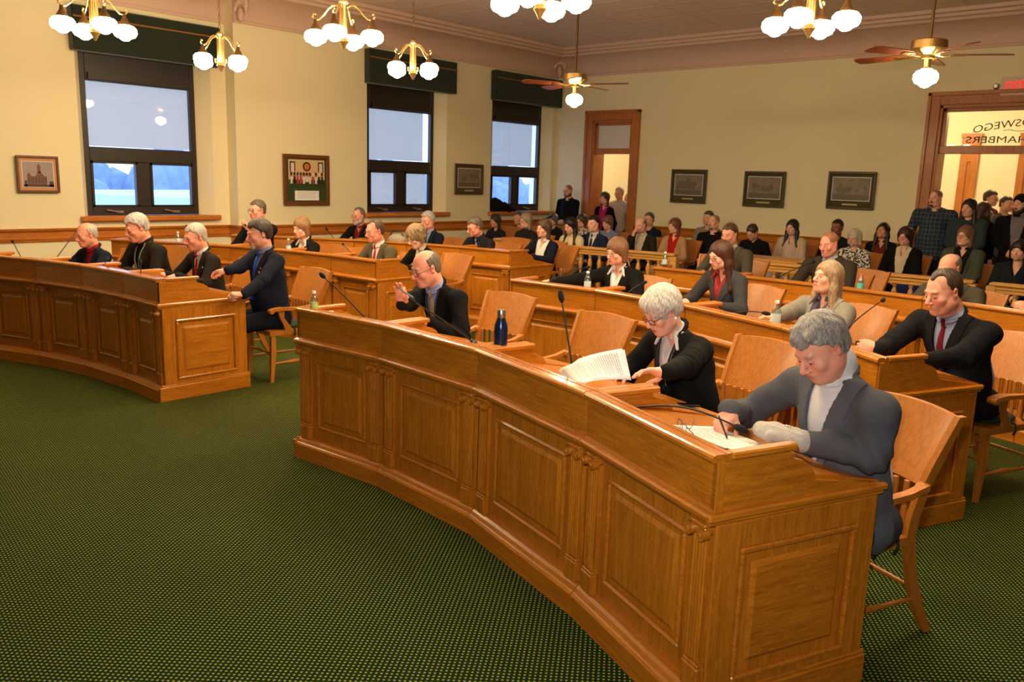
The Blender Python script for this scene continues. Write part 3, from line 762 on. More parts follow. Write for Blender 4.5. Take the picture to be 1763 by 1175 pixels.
# ================================================================= DESKS
def volute(m, x, d, z, r=0.021):
    m.lathe([(r, -0.022), (r, 0.008)], (x, d, z), 12, (0, -1, 0))
    m.lathe([(r * 0.45, 0.008), (r * 0.35, 0.013)], (x, d, z), 8, (0, -1, 0))
def desk(A, B, nA, nB, label, endA=False, endB=False, group='curved oak desks'):
    """A, B: ledge corners (left, right seen from the front); nA, nB: directions towards the sitter"""
    A = Vector((*A, 0)); B = Vector((*B, 0)); nA = Vector((*nA, 0)).normalized(); nB = Vector((*nB, 0)).normalized()
    w = (B - A).length; C = (A + B) / 2
    o = empty('legislator_desk', C, 0, label, 'desk', group)
    ang = math.atan2((B - A).y, (B - A).x); o.rotation_euler.z = ang
    Ri = Matrix.Rotation(-ang, 3, 'Z')
    a0, b0, na, nb = Ri @ (A - C), Ri @ (B - C), Ri @ nA, Ri @ nB
    g = 0.0035
    def F(p):
        u = (p[0] + g * (1 - 2 * p[0] / w)) / w
        return a0.lerp(b0, u) + na.lerp(nb, u) * (p[1] / na.lerp(nb, u).dot(Vector((0, 1, 0)))) + Vector((0, 0, p[2]))
    mk = lambda: MB(F)
    D = 0.80
    m = mk(); m.prism([(-0.02, 0), (-0.02, 0.095), (-0.012, 0.105), (-0.004, 0.11), (0.006, 0.125), (0.02, 0.135), (0.06, 0.135), (0.06, 0)], 0, w); m.build('plinth', OAKX, o)
    m = mk(); m.box(0, w, 0.05, 0.07, 0.13, 0.76); m.build('front_board', OAKZ, o)
    x0, x1, z0, z1 = 0.165, w - 0.165, 0.215, 0.675
    m = mk()
    for q in ((x0, x1, z0, z0 + 0.02), (x0, x1, z1 - 0.02, z1), (x0, x0 + 0.02, z0 + 0.02, z1 - 0.02), (x1 - 0.02, x1, z0 + 0.02, z1 - 0.02)): m.bbox(q[0], q[1], 0.034, 0.052, q[2], q[3], 0.008)
    def raised(m, x0, x1, z0, z1, d0, d1, e):
        m.add([(x0, d0, z0), (x1, d0, z0), (x1, d0, z1), (x0, d0, z1), (x0 + e, d1, z0 + e), (x1 - e, d1, z0 + e), (x1 - e, d1, z1 - e), (x0 + e, d1, z1 - e)], [(4, 5, 6, 7), (0, 1, 5, 4), (1, 2, 6, 5), (2, 3, 7, 6), (3, 0, 4, 7)])
    m.build('panel_moulding', OAKT, o)
    m = mk(); raised(m, x0 + 0.045, x1 - 0.045, z0 + 0.045, z1 - 0.045, 0.05, 0.040, 0.018); m.build('raised_panel', OAKZ, o)
    for s in (0, 1):   # fluted pilasters with ionic capitals
        xa = 0.018 if s == 0 else w - 0.108
        m = mk(); m.box(xa + 0.004, xa + 0.086, 0.03, 0.05, 0.23, 0.71)
        for i in range(5): xx = xa + 0.008 + i * 0.0155; m.bbox(xx, xx + 0.0105, 0.020, 0.03, 0.245, 0.695, 0.003)
        m.bbox(xa, xa + 0.09, 0.012, 0.05, 0.135, 0.225, 0.004); m.bbox(xa + 0.003, xa + 0.087, 0.016, 0.05, 0.225, 0.238, 0.003)
        p = m.build('pilaster', OAKZ, o)
        m = mk(); m.bbox(xa - 0.004, xa + 0.094, -0.002, 0.05, 0.742, 0.756, 0.003); m.bbox(xa + 0.004, xa + 0.086, 0.006, 0.05, 0.712, 0.742, 0.004)
        volute(m, xa + 0.012, 0.0, 0.716); volute(m, xa + 0.078, 0.0, 0.716)
        m.build('capital', OAKT, p, smooth=True)
    m = mk(); m.prism([(0.06, 0.756), (0.012, 0.756), (0.008, 0.764), (-0.008, 0.772), (-0.012, 0.782), (-0.012, 0.792), (-0.004, 0.799), (0.012, 0.803), (0.016, 0.812), (0.06, 0.812)], 0, w); m.build('cornice_moulding', OAKT, o)
    m = mk(); m.box(0, w, 0.018, 0.04, 0.80, 0.975); m.build('gallery_board', OAKX, o)
    m = mk(); m.prism([(0.078, 0.972), (0.004, 0.972), (-0.002, 0.978), (-0.002, 0.99), (0.003, 0.997), (0.012, 1.0), (0.05, 1.0), (0.052, 0.996), (0.056, 0.996), (0.058, 1.0), (0.078, 1.0)], 0, w); m.build('ledge_cap', OAKT, o)
    sp = [(0.04, 0.80), (0.04, 0.974), (0.335, 0.974), (0.34, 0.955), (0.36, 0.945), (0.395, 0.935), (0.43, 0.915), (0.452, 0.885), (0.462, 0.862), (0.47, 0.855), (0.56, 0.838), (D - 0.01, 0.80), (D - 0.01, 0.78), (0.04, 0.78)]
    for s in (0, 1):
        xa, xb = (0.0, 0.02) if s == 0 else (w - 0.02, w)
        m = mk(); m.prism(sp, xa, xb)
        p = m.build('scroll_side', OAKY, o)
        m = mk(); ya = 0.0785
        if s == 0: m.bbox(-0.004 if endA else 0.001, 0.04, ya, 0.365, 0.974, 1.0, 0.006)
        else: m.bbox(w - 0.04, w + 0.004 if endB else w - 0.001, ya, 0.365, 0.974, 1.0, 0.006)
        m.build('side_cap', OAKY, p)
        m = mk(); m.box(xa, xb, 0.05, D - 0.03, 0.02, 0.785); p = m.build('side_panel', OAKZ, o)
        if (s == 0 and endA) or (s == 1 and endB):
            e = -1 if s == 0 else 1; X = 0.0 if s == 0 else w
            def Bx(m, off0, off1, y0, y1, z0, z1, ch=0.004):
                a, b = sorted((X + e * off0, X + e * off1)); m.bbox(a, b, y0, y1, z0, z1, ch)
            m = mk(); Bx(m, -0.002, 0.01, 0.03, 0.14, 0.13, 0.757); Bx(m, -0.002, 0.01, D - 0.12, D - 0.02, 0.13, 0.757); Bx(m, -0.002, 0.0095, 0.13, D - 0.11, 0.66, 0.757); Bx(m, -0.002, 0.0095, 0.13, D - 0.11, 0.13, 0.17)
            m.build('end_frame', OAKZ, p)
            m = mk()
            for q in ((0.14, D - 0.12, 0.165, 0.187), (0.14, D - 0.12, 0.640, 0.662), (0.14, 0.162, 0.187, 0.640), (D - 0.142, D - 0.12, 0.187, 0.640)): Bx(m, 0.0, 0.02, *q, 0.006)
            m.build('end_panel_moulding', OAKT, p)
            m = mk(); y0, y1, z0_, z1_ = 0.20, D - 0.18, 0.225, 0.60; q = 0.018
            xx0, xx1 = X, X + e * 0.012
            m.add([(xx0, y0, z0_), (xx0, y1, z0_), (xx0, y1, z1_), (xx0, y0, z1_), (xx1, y0 + q, z0_ + q), (xx1, y1 - q, z0_ + q), (xx1, y1 - q, z1_ - q), (xx1, y0 + q, z1_ - q)], [(4, 5, 6, 7), (0, 1, 5, 4), (1, 2, 6, 5), (2, 3, 7, 6), (3, 0, 4, 7)])
            m.build('end_raised_panel', OAKY, p)
            m = mk(); Bx(m, -0.004, 0.02, -0.02, D, 0.0, 0.12, 0.004); Bx(m, -0.004, 0.012, 0.0, D, 0.118, 0.135, 0.005); m.build('end_plinth', OAKY, p)
            m = mk(); Bx(m, -0.01, 0.018, -0.01, D + 0.02, 0.772, 0.800, 0.007); Bx(m, -0.01, 0.008, 0.0, D + 0.01, 0.757, 0.775, 0.004); m.build('end_cornice', OAKY, p)
            if s == 1 or True:
                m = mk(); Bx(m, -0.02, 0.006, 0.018, 0.05, 0.80, 0.974, 0.002); m.build('corner_post', OAKZ, p)
    m = mk(); m.prism([(0.04, 0.93), (0.04, 0.955), (D - 0.01, 0.806), (D + 0.012, 0.800), (D + 0.016, 0.79), (D + 0.008, 0.778), (D - 0.02, 0.776)], 0.02, w - 0.02); m.build('desktop', OAKX, o)
    o['_w'] = w
    del o['_w']
    return o
def desk_z(d): return 0.955 - (d - 0.04) * 0.149 / 0.75 + 0.002
def unit(v):
    l = math.hypot(*v); return (v[0] / l, v[1] / l)
def desk_row(P, labels, n_first=None, n_last=None, group=None, endL=False, endR=False):
    n = len(P); segn = [unit((-(P[i + 1][1] - P[i][1]), P[i + 1][0] - P[i][0])) for i in range(n - 1)]
    J = []
    for i in range(n):
        if i == 0: v = segn[0]
        elif i == n - 1: v = segn[-1]
        else: v = unit((segn[i - 1][0] + segn[i][0], segn[i - 1][1] + segn[i][1]))
        J.append(v)
    if n_first: J[0] = n_first
    if n_last: J[-1] = n_last
    out = []
    for i in range(n - 1):
        out.append(desk(P[i], P[i + 1], J[i], J[i + 1], labels[i], endA=(endL and i == 0), endB=(endR and i == n - 2), group=group))
    return J
R_front = [(-4.578, 3.026), (-3.79, 3.075), (-2.914, 2.985), (-2.0, 2.70), (-1.211, 2.35)]
R_left = [(-9.75, 2.27), (-9.10, 2.52), (-8.42, 2.78), (-7.74, 2.93), (-7.06, 2.99), (-6.42, 2.99)]
R_2l = [(-10.4, 4.30), (-9.72, 4.72), (-9.0, 5.07), (-8.25, 5.30), (-7.5, 5.41), (-6.75, 5.43)]
R_3l = [(-10.5, 5.95), (-9.8, 6.50), (-9.1, 6.95), (-8.4, 7.27), (-7.63, 7.49), (-6.83, 7.57)]
R_c2 = [(-4.87, 5.41), (-3.99, 5.46), (-3.08, 5.32), (-2.18, 4.98), (-1.40, 4.42)]
R_c3 = [(-4.74, 7.50), (-3.85, 7.56), (-2.95, 7.52), (-2.05, 7.38), (-1.2, 7.15), (-0.4, 6.8)]
desk_row(R_front, ['front centre desk with a small water bottle on its ledge, at the open aisle', 'front centre desk before the empty chair, second from the open aisle', 'front centre desk with the upright microphone and held pages', 'large near desk where the person in grey suit writes'], n_first=(0.03, 1), n_last=(0.37, 0.93), group='curved oak desks of the front centre row', endL=True, endR=True)
desk_row(R_left, ['front left row desk at the left picture edge, fifth from the aisle', 'front left row desk, fourth from the aisle', 'front left row desk below the middle of the first window', 'front left row desk before the dark suit with bright red tie', 'front left row end desk with its panelled end facing the aisle'], n_last=(-0.03, 1), group='curved oak desks of the front left row', endR=True)
desk_row(R_2l, ['second left row desk near the window wall, outermost', 'second left row desk holding a water bottle under the window sill', 'second left row desk partly hidden by the person in navy suit', 'second left row desk with the bottle beside the auburn haired person', 'second left row end desk before the person in olive suit']
         , n_last=(0.0, 1), group='curved oak desks of the second left row', endR=True)
desk_row(R_3l, ['third left row desk nearest the window wall', 'third left row desk below the middle window', 'third left row desk behind the person in olive suit', 'third left row desk behind the curly haired person', 'third left row end desk in front of the two empty chairs'][0:5], n_last=(0.0, 1), group='curved oak desks of the third left row', endR=True)
desk_row(R_c2, ['second centre row end desk with a water bottle before the wide white collar', 'second centre row desk behind the reading person in black blazer', 'second centre row desk before the person in light grey blazer', 'second centre row end desk of the person with the dark red tie'], n_last=(0.40, 0.92), group='curved oak desks of the second centre row', endL=True, endR=True)
desk_row(R_c3, ['third centre row end desk with a water bottle on its corner', 'third centre row desk behind the long haired person', 'third centre row desk with the orange capped bottle', 'third centre row desk behind the person with the dark red tie', 'third centre row desk at the right picture edge'], group='curved oak desks of the third centre row', endL=True)
def ledge_pt(R, s, d=0.04, z=None):
    """s = arc position in desks along row R, d = depth behind the ledge"""
    i = min(int(s), len(R) - 2); t = s - i
    a, b = Vector(R[i]), Vector(R[i + 1]); p = a.lerp(b, t); n = Vector((-(b - a).y, (b - a).x)).normalized()
    return Vector((p.x + n.x * d, p.y + n.y * d, desk_z(d) if z is None else z)), math.atan2(-n.x, n.y) * -1 if False else math.atan2((b - a).y, (b - a).x)

# ================================================================ CHAIRS
CUSH = mat('dark_green_seat_cushion', (24, 44, 26), 0.85, noise=0.2)
def make_chair(label, group='oak armchairs'):
    """seat centre at origin, faces -y"""
    o = empty('oak_armchair', (0, 0, 0), 0, label, 'chair', group)
    def bend(P):  # back tilt
        return P
    m = MB(); n = 10
    def backpt(u, v, t):   # u -1..1 across, v 0..1 up, t thickness side
        x = u * (0.265 + 0.03 * v); z = 0.68 + 0.30 * v - 0.018 * u * u * v
        y = 0.235 + 0.12 * v - 0.035 * (1 - u * u) * -1 + t
        return (x, y, z)
    vs = []
    for t in (0, 0.026):
        for j in range(6):
            for i in range(n + 1): vs.append(backpt(-1 + 2 * i / n, j / 5, t))
    fs = []; K = 6 * (n + 1)
    for j in range(5):
        for i in range(n):
            q = j * (n + 1) + i; fs.append((q, q + 1, q + n + 2, q + n + 1)); fs.append((K + q, K + q + n + 1, K + q + n + 2, K + q + 1))
    for i in range(n):
        fs.append((i, K + i, K + i + 1, i + 1)); q = 5 * (n + 1) + i; fs.append((q, q + 1, K + q + 1, K + q))
    for j in range(5):
        q = j * (n + 1); fs.append((q, q + n + 1, K + q + n + 1, K + q)); q += n; fs.append((q, K + q, K + q + n + 1, q + n + 1))
    m.add(vs, fs); m.build('back_panel', CHO, o, smooth=True)
    for s in (-1, 1):
        m = MB()   # back post, one piece with the rear leg below
        prof = [(0.0, 0.40), (0.12, 0.33), (0.25, 0.275), (0.45, 0.225), (0.55, 0.225), (0.68, 0.25), (0.80, 0.30), (0.97, 0.375)]
        pts = [(s * (0.235 + 0.055 * max(0, z - 0.45) / 0.5), y, z) for z, y in prof]
        vs = []
        for i, (x, y, z) in enumerate(pts):
            hw = 0.016; hd = 0.026 if i not in (0, 7) else 0.02
            vs += [(x - hw, y - hd, z), (x + hw, y - hd, z), (x + hw, y + hd, z), (x - hw, y + hd, z)]
        fs = [(3, 2, 1, 0), (28, 29, 30, 31)]
        for i in range(7):
            for k in range(4): fs.append((i * 4 + k, i * 4 + (k + 1) % 4, i * 4 + 4 + (k + 1) % 4, i * 4 + 4 + k))
        m.add(vs, fs); p = m.build('back_post', CHO, o, smooth=True)
        m = MB(); m.lathe([(0.02, -0.024), (0.026, -0.016), (0.026, 0.016), (0.02, 0.024)], (s * 0.268, 0.232, 0.675), 12, (1, 0, 0)); m.build('scroll', CHO, p, smooth=True)
        m = MB()
        fl = [(0.45, -0.20), (0.25, -0.205), (0.0, -0.225)]
        vs = []
        for z, y in fl:
            h = 0.02 if z > 0.2 else (0.018 if z > 0 else 0.015)
            if z == 0.25: h = 0.023
            x = s * (0.235 + (0.45 - z) * 0.03); vs += [(x - h, y - h, z), (x + h, y - h, z), (x + h, y + h, z), (x - h, y + h, z)]
        fs = [(0, 1, 2, 3), (11, 10, 9, 8)]
        for i in range(2):
            for k in range(4): fs.append((i * 4 + (k + 1) % 4, i * 4 + k, i * 4 + 4 + k, i * 4 + 4 + (k + 1) % 4))
        m.add(vs, fs); m.build('front_leg', CHO, o, smooth=True)
        # arm with rolled front end
        top = [(-0.24, 0.655, 0.030), (-0.22, 0.672, 0.036), (-0.15, 0.678, 0.034), (-0.05, 0.672, 0.026), (0.05, 0.668, 0.022), (0.14, 0.675, 0.022), (0.24, 0.70, 0.022)]
        vs = []
        for y, z, hw in top:
            x = s * 0.285; th = 0.026
            vs += [(x - hw, y, z - th), (x + hw, y, z - th), (x + hw, y, z), (x - hw, y, z)]
        fs = [(0, 1, 2, 3), (27, 26, 25, 24)]
        for i in range(6):
            for k in range(4): fs.append((i * 4 + (k + 1) % 4, i * 4 + k, i * 4 + 4 + k, i * 4 + 4 + (k + 1) % 4))
        m = MB(); m.add(vs, fs); m.lathe([(0.02, -0.034), (0.024, -0.026), (0.024, 0.026), (0.02, 0.034)], (s * 0.285, -0.235, 0.648), 10, (1, 0, 0)); m.build('armrest', CHO, o, smooth=True)
        m = MB(); vs = []
        for z, y, h in ((0.44, -0.04, 0.05), (0.50, -0.07, 0.028), (0.58, -0.125, 0.02), (0.655, -0.14, 0.032)):
            x = s * (0.255 + (z - 0.44) * 0.13); vs += [(x - 0.013, y - h, z), (x + 0.013, y - h, z), (x + 0.013, y + h, z), (x - 0.013, y + h, z)]
        fs = [(3, 2, 1, 0), (12, 13, 14, 15)]
        for i in range(3):
            for k in range(4): fs.append((i * 4 + k, i * 4 + (k + 1) % 4, i * 4 + 4 + (k + 1) % 4, i * 4 + 4 + k))
        m.add(vs, fs); m.build('arm_support', CHO, o, smooth=True)
        m = MB(); m.tube([(s * 0.245, -0.215, 0.17), (s * 0.245, -0.10, 0.17), (s * 0.245, 0.0, 0.17), (s * 0.245, 0.10, 0.17), (s * 0.24, 0.31, 0.17)], [0.009, 0.011, 0.018, 0.011, 0.009], 8); m.build('side_stretcher', CHO, o, smooth=True)
    m = MB(); m.tube([(-0.24, -0.21, 0.26), (0, -0.21, 0.26), (0.24, -0.21, 0.26)], [0.009, 0.014, 0.009], 8); m.build('front_stretcher', CHO, o, smooth=True)
    m = MB(); m.tube([(-0.24, 0.285, 0.22), (0, 0.285, 0.22), (0.24, 0.285, 0.22)], [0.009, 0.012, 0.009], 8); m.build('rear_stretcher', CHO, o, smooth=True)
    m = MB(); m.prism([(-0.27, -0.24), (0.27, -0.24), (0.255, 0.23), (-0.255, 0.23)], 0.425, 0.465, 2); m.build('seat', CHO, o)
    m = MB(); m.ball((0, -0.01, 0.485), (0.235, 0.22, 0.03), 16, 6); c = m.build('seat_cushion', CUSH, o, smooth=2)
    m = MB()
    for s in (-1, 1):
        MB().tube([(s * 0.23, 0.12, 0.49), (s * 0.28, 0.12, 0.475), (s * 0.285, 0.12, 0.44), (s * 0.27, 0.12, 0.41)], 0.008, 5).build('cushion_tie', CUSH, c, smooth=2)
        MB().tube([(s * 0.23, 0.0, 0.49), (s * 0.285, 0.0, 0.475), (s * 0.29, 0.0, 0.44), (s * 0.275, 0.0, 0.41)], 0.008, 5).build('cushion_tie', CUSH, c, smooth=2)
    for q_ in (): pass
    for i in range(7):
        x = -0.195 + i * 0.065; m = MB(); m.bbox(x - 0.014, x + 0.014, 0.215, 0.23, 0.46, 0.69, 0.003); m.build('back_slat', CHO, o)
    for ch_ in o.children_recursive:
        for v in ch_.data.vertices: v.co.x *= 0.87
    return o
CHAIR = None
def chair(x, y, rz, label, group='oak armchairs'):
    global CHAIR
    if CHAIR is None:
        CHAIR = make_chair(label); c = CHAIR
    else:
        c = copy_tree(CHAIR)
    c.location = (x, y, 0); c.rotation_euler.z = rz; c['label'] = label; c['group'] = group
    return c

# ============================================================= BALUSTRADE
def balustrade(x0, y0, x1, y1, label, posts=(True, True)):
    L_ = math.hypot(x1 - x0, y1 - y0)
    o = empty('gallery_balustrade', (x0, y0, 0), math.atan2(y1 - y0, x1 - x0), label, 'balustrade')
    MB().bbox(-0.02, L_ + 0.02, -0.07, 0.07, 0.875, 0.915, 0.012).bbox(0, L_, -0.05, 0.05, 0.835, 0.875, 0.01).bbox(0, L_, -0.04, 0.04, 0.80, 0.835, 0.004).build('handrail', RAILO, o)
    MB().bbox(0, L_, -0.05, 0.05, 0.06, 0.18, 0.01).build('base_rail', RAILO, o)
    n = max(2, int(L_ / 0.155)); me = None
    for i in range(n):
        x = (i + 0.5) * L_ / n
        if me is None:
            b = MB().lathe([(0.028, 0.18), (0.028, 0.22), (0.018, 0.235), (0.028, 0.28), (0.036, 0.33), (0.030, 0.40), (0.017, 0.50), (0.014, 0.53), (0.020, 0.545), (0.014, 0.56), (0.03, 0.62), (0.036, 0.67), (0.028, 0.72), (0.016, 0.755), (0.028, 0.775), (0.028, 0.80)], (0, 0, 0), 10).build('baluster', RAILO, o, smooth=True); me = b.data
            b.location.x = x
        else:
            b = bpy.data.objects.new('baluster', me); COL.objects.link(b); b.parent = o; b.location.x = x
    for k, p in enumerate(posts):
        if p:
            X = 0 if k == 0 else L_
            MB().bbox(X - 0.05, X + 0.05, -0.06, 0.06, 0.0, 0.875, 0.008).build('newel_post', RAILO, o)
    return o
balustrade(-9.3, 9.98, -8.15, 10.0, 'pale oak balustrade behind the empty chairs of the third left row')
balustrade(-7.78, 9.92, -6.05, 10.12, 'pale oak balustrade with turned balusters before the cream sweater and navy suit')
balustrade(-5.0, 10.15, -3.75, 10.2, 'pale oak balustrade under the small side table')
balustrade(-3.42, 10.22, -2.35, 10.25, 'pale oak balustrade with blue seat backs behind it')
balustrade(-2.15, 10.25, -0.9, 10.25, 'pale oak balustrade at the right picture edge')
t = empty('press_table', (-5.1, 11.0, 0), 0, 'pale oak side table behind the balustrade, before the pale pink cardigan', 'table')
MB().bbox(-0.55, 0.55, -0.3, 0.3, 0.86, 0.9, 0.01).build('tabletop', RAILO, t)
MB().bbox(-0.5, 0.5, -0.25, -0.22, 0.74, 0.86, 0.003).bbox(-0.5, 0.5, 0.22, 0.25, 0.74, 0.86, 0.003).build('apron', RAILO, t)
for sx in (-1, 1):
    for sy in (-1, 1): MB().bbox(sx * 0.48 - 0.03, sx * 0.48 + 0.03, sy * 0.24 - 0.03, sy * 0.24 + 0.03, 0, 0.86, 0.005).build('leg', RAILO, t)
BLUE = mat('blue_folder', (20, 40, 120), 0.6)
for i in range(3):
    tag(MB(at((-3.12 + i * 0.32, 10.55, 0))).bbox(-0.13, 0.13, 0, 0.03, 0.50, 0.76, 0.004).bbox(-0.12, 0.12, -0.02, 0.05, 0.0, 0.5, 0.004).build('blue_seat_back', BLUE), ['left', 'middle', 'right'][i] + ' blue chair back seen between the balusters before the people in black', 'chair')

# ==================================================== THINGS ON THE DESKS
CLEARP = thin_glass('clear_bottle_plastic', (0.72, 0.78, 0.80), 0.22, 0.12)
WATER = thin_glass('water_in_bottle', (0.9, 0.95, 0.96), 0.02, 0.05)
LBL = mat('teal_white_bottle_label', (190, 214, 212), 0.5, noise=0.35, nscale=90)
LBG = mat('green_white_bottle_label', (170, 190, 110), 0.5, noise=0.6, nscale=90)
CAPW = mat('white_bottle_cap', (235, 235, 235), 0.4)
def bottle(P, label, lbl=LBL, cap=CAPW, s=1.0, group=None):
    o = empty('water_bottle', P, 0, label, 'bottle', group)
    pr = [(0.028, 0), (0.031, 0.006), (0.031, 0.05), (0.029, 0.056), (0.031, 0.062), (0.031, 0.115), (0.029, 0.135), (0.02, 0.16), (0.0125, 0.175), (0.0125, 0.19)]
    MB().lathe([(r * s, z * s) for r, z in pr], (0, 0, 0), 20).build('bottle_body', CLEARP, o, smooth=2)
    MB().lathe([(0.0315 * s, 0.05 * s), (0.0318 * s, 0.052 * s), (0.0318 * s, 0.108 * s), (0.0315 * s, 0.11 * s)], (0, 0, 0), 20).build('label_band', lbl, o, smooth=True)
    MB().lathe([(0.015 * s, 0.183 * s), (0.0155 * s, 0.19 * s), (0.0155 * s, 0.2 * s), (0.014 * s, 0.203 * s)], (0, 0, 0), 16).build('screw_cap', cap, o, smooth=True)
    return o
def mic(base, tip, label, bow=0.03, side=(0, 0, 1)):
    base, tip = Vector(base), Vector(tip)
    o = empty('gooseneck_microphone', base, 0, label, 'microphone', 'gooseneck microphones')
    t = tip - base; pts = []
    for i in range(13):
        s = i / 12; pts.append(t * s + Vector(side) * (bow * math.sin(math.pi * s)))
    n = 11
    MB().tube(pts[:n + 1], [0.0052 - 0.0016 * (i / n) for i in range(n + 1)], 8).build('gooseneck', BLACK, o, smooth=2)
    d = (pts[-1] - pts[-3]).normalized()
    m = MB(); e = pts[-1]; rr = [0.006, 0.0125, 0.0145, 0.0145, 0.0125, 0.007]
    m.tube([e - d * 0.05 + d * (i * 0.012) for i in range(6)], rr, 12); m.build('foam_windscreen', FOAM, o, smooth=2)
    MB().lathe([(0.026, 0), (0.026, 0.004), (0.016, 0.010), (0.009, 0.016)], (0, 0, 0), 14).build('base', BLACK, o, smooth=True)
    return o
def sheets(P, w, h, rz, tilt, label, lines=True, n=2, name='paper_sheets', cat='papers', off=0.0):
    """sheets lying at P; tilt = slope angle about local x"""
    o = empty(name, P, rz, label, cat); o.rotation_euler = (Matrix.Rotation(rz - off, 3, 'Z') @ Matrix.Rotation(tilt, 3, 'X') @ Matrix.Rotation(off, 3, 'Z')).to_euler()
    r = random.Random(int(abs(P[0]) * 1000))
    for i in range(n):
        a = r.uniform(-0.09, 0.09) if i < n - 1 else 0; R = Matrix.Rotation(a, 3, 'Z')
        m = MB(lambda p, R=R: R @ Vector(p)); m.box(-w / 2, w / 2, -h / 2, h / 2, 0.0008 * i, 0.0008 * i + 0.0006); s = m.build('sheet', PAPER, o)
    if lines:
        m = MB(); y = h * 0.42
        while y > -h * 0.42:
            x = -w * 0.4
            while x < w * 0.4:
                l = r.uniform(0.01, 0.035); m.box(x, min(x + l, w * 0.42), y, y + 0.0022, 0.0008 * n, 0.0008 * n + 0.0002); x += l + 0.006
                if r.random() < 0.06: break
            y -= 0.0085 if r.random() > 0.12 else 0.02
        m.build('printed_lines', INK, o)
    return o
def rowang(R, s):
    i = min(int(s), len(R) - 2); a, b = R[i], R[i + 1]; return math.atan2(b[1] - a[1], b[0] - a[0])
SL = -math.atan(0.149 / 0.75)
def on_ledge(px, py, z=1.0): return at_z(px, py, z)
MICS = [((20, 0), None)]
def desk_d(P, R):
    """depth of point P behind ledge line of row R"""
    best = None
    for i in range(len(R) - 1):
        a, b = Vector(R[i]), Vector(R[i + 1]); u = (b - a).normalized(); n = Vector((-u.y, u.x)); q = Vector((P.x, P.y)) - a
        s = q.dot(u); t = max(0, -s, s - (b - a).length)
        if best is None or t < best[0]: best = (t, q.dot(n))
    return best[1]
def on_desk(px, py, R):
    """point of the sloping desktop of row R seen at a pixel; where the desktop is hidden behind its ledge, a point just behind the ledge"""
    z = 1.0
    while z > 0.79:
        P = at_z(px, py, z); d = desk_d(P, R)
        if 0.04 <= d <= 0.8 and z <= desk_z(d): return P
        z -= 0.002
    z = 0.995; P = at_z(px, py, z); d = desk_d(P, R)
    r = ray(px, py); t = Vector((r[0], r[1], 0)).normalized()
    for _ in range(40):
        d = desk_d(P, R)
        if abs(d - 0.11) < 0.004: break
        P = P + t * (0.11 - d) * 0.7
    P.z = desk_z(0.11)
    return P
# ================================================================ PEOPLE
# every figure is a smooth union of tapered limbs and ellipsoids, surfaced on a grid that is fine at head and hands
def nrm(v): v = np.asarray(v, float); return v / (np.linalg.norm(v) + 1e-12)
class SD:
    def __init__(s): s.p = []
    def cap(s, a, b, ra, rb=None, k=0.02): s.p.append(('c', np.array(a, float), np.array(b, float), ra, ra if rb is None else rb, k)); return s
    def ell(s, c, r, R=None, k=0.02): s.p.append(('e', np.array(c, float), np.array(r, float), None if R is None else np.array(R, float), k)); return s
    def sub(s, o, k=0.01): s.p.append(('-', o, k)); return s
    def cut(s, o, k=0.004): s.p.append(('&', o, k)); return s
    def join(s, o, k=0.004): s.p.append(('+', o, k)); return s
    def fn(s, f): s.p.append(('f', f)); return s
    def __call__(s, P):
        d = None
        for q in s.p:
            t = q[0]
            if t == 'f': d = q[1](P, d); continue
            if t == 'c':
                a, b = q[1], q[2]; ba = b - a; pa = P - a; h = np.clip(pa @ ba / (ba @ ba + 1e-12), 0, 1)
                e = np.sqrt(((pa - h[:, None] * ba) ** 2).sum(1)) - (q[3] + (q[4] - q[3]) * h); k = q[5]
            elif t == 'e':
                pa = P - q[1]
                if q[3] is not None: pa = pa @ q[3]
                k0 = np.sqrt(((pa / q[2]) ** 2).sum(1)); k1 = np.sqrt(((pa / q[2] ** 2) ** 2).sum(1)); e = k0 * (k0 - 1) / (k1 + 1e-9); k = q[4]
            else:
                e = q[1](P); k = q[2]
            if d is None: d = e; continue
            if t in 'ce+':
                h = np.maximum(k - np.abs(d - e), 0) / k; d = np.minimum(d, e) - h * h * k * 0.25
            else:
                if t == '-': e = -e
                h = np.maximum(k - np.abs(d - e), 0) / k; d = np.maximum(d, e) + h * h * k * 0.25
        return d
def axis_pts(lo, hi, h, fine):
    x = [lo]
    while x[-1] < hi:
        c = x[-1]; st = h
        for a, b, hf in fine:
            if a <= c < b: st = min(st, hf)
            elif c < a and c + h > a: st = min(st, max(hf, a - c))
        x.append(c + st)
    while len(x) % 6 != 1: x.append(x[-1] + h)
    return np.array(x)
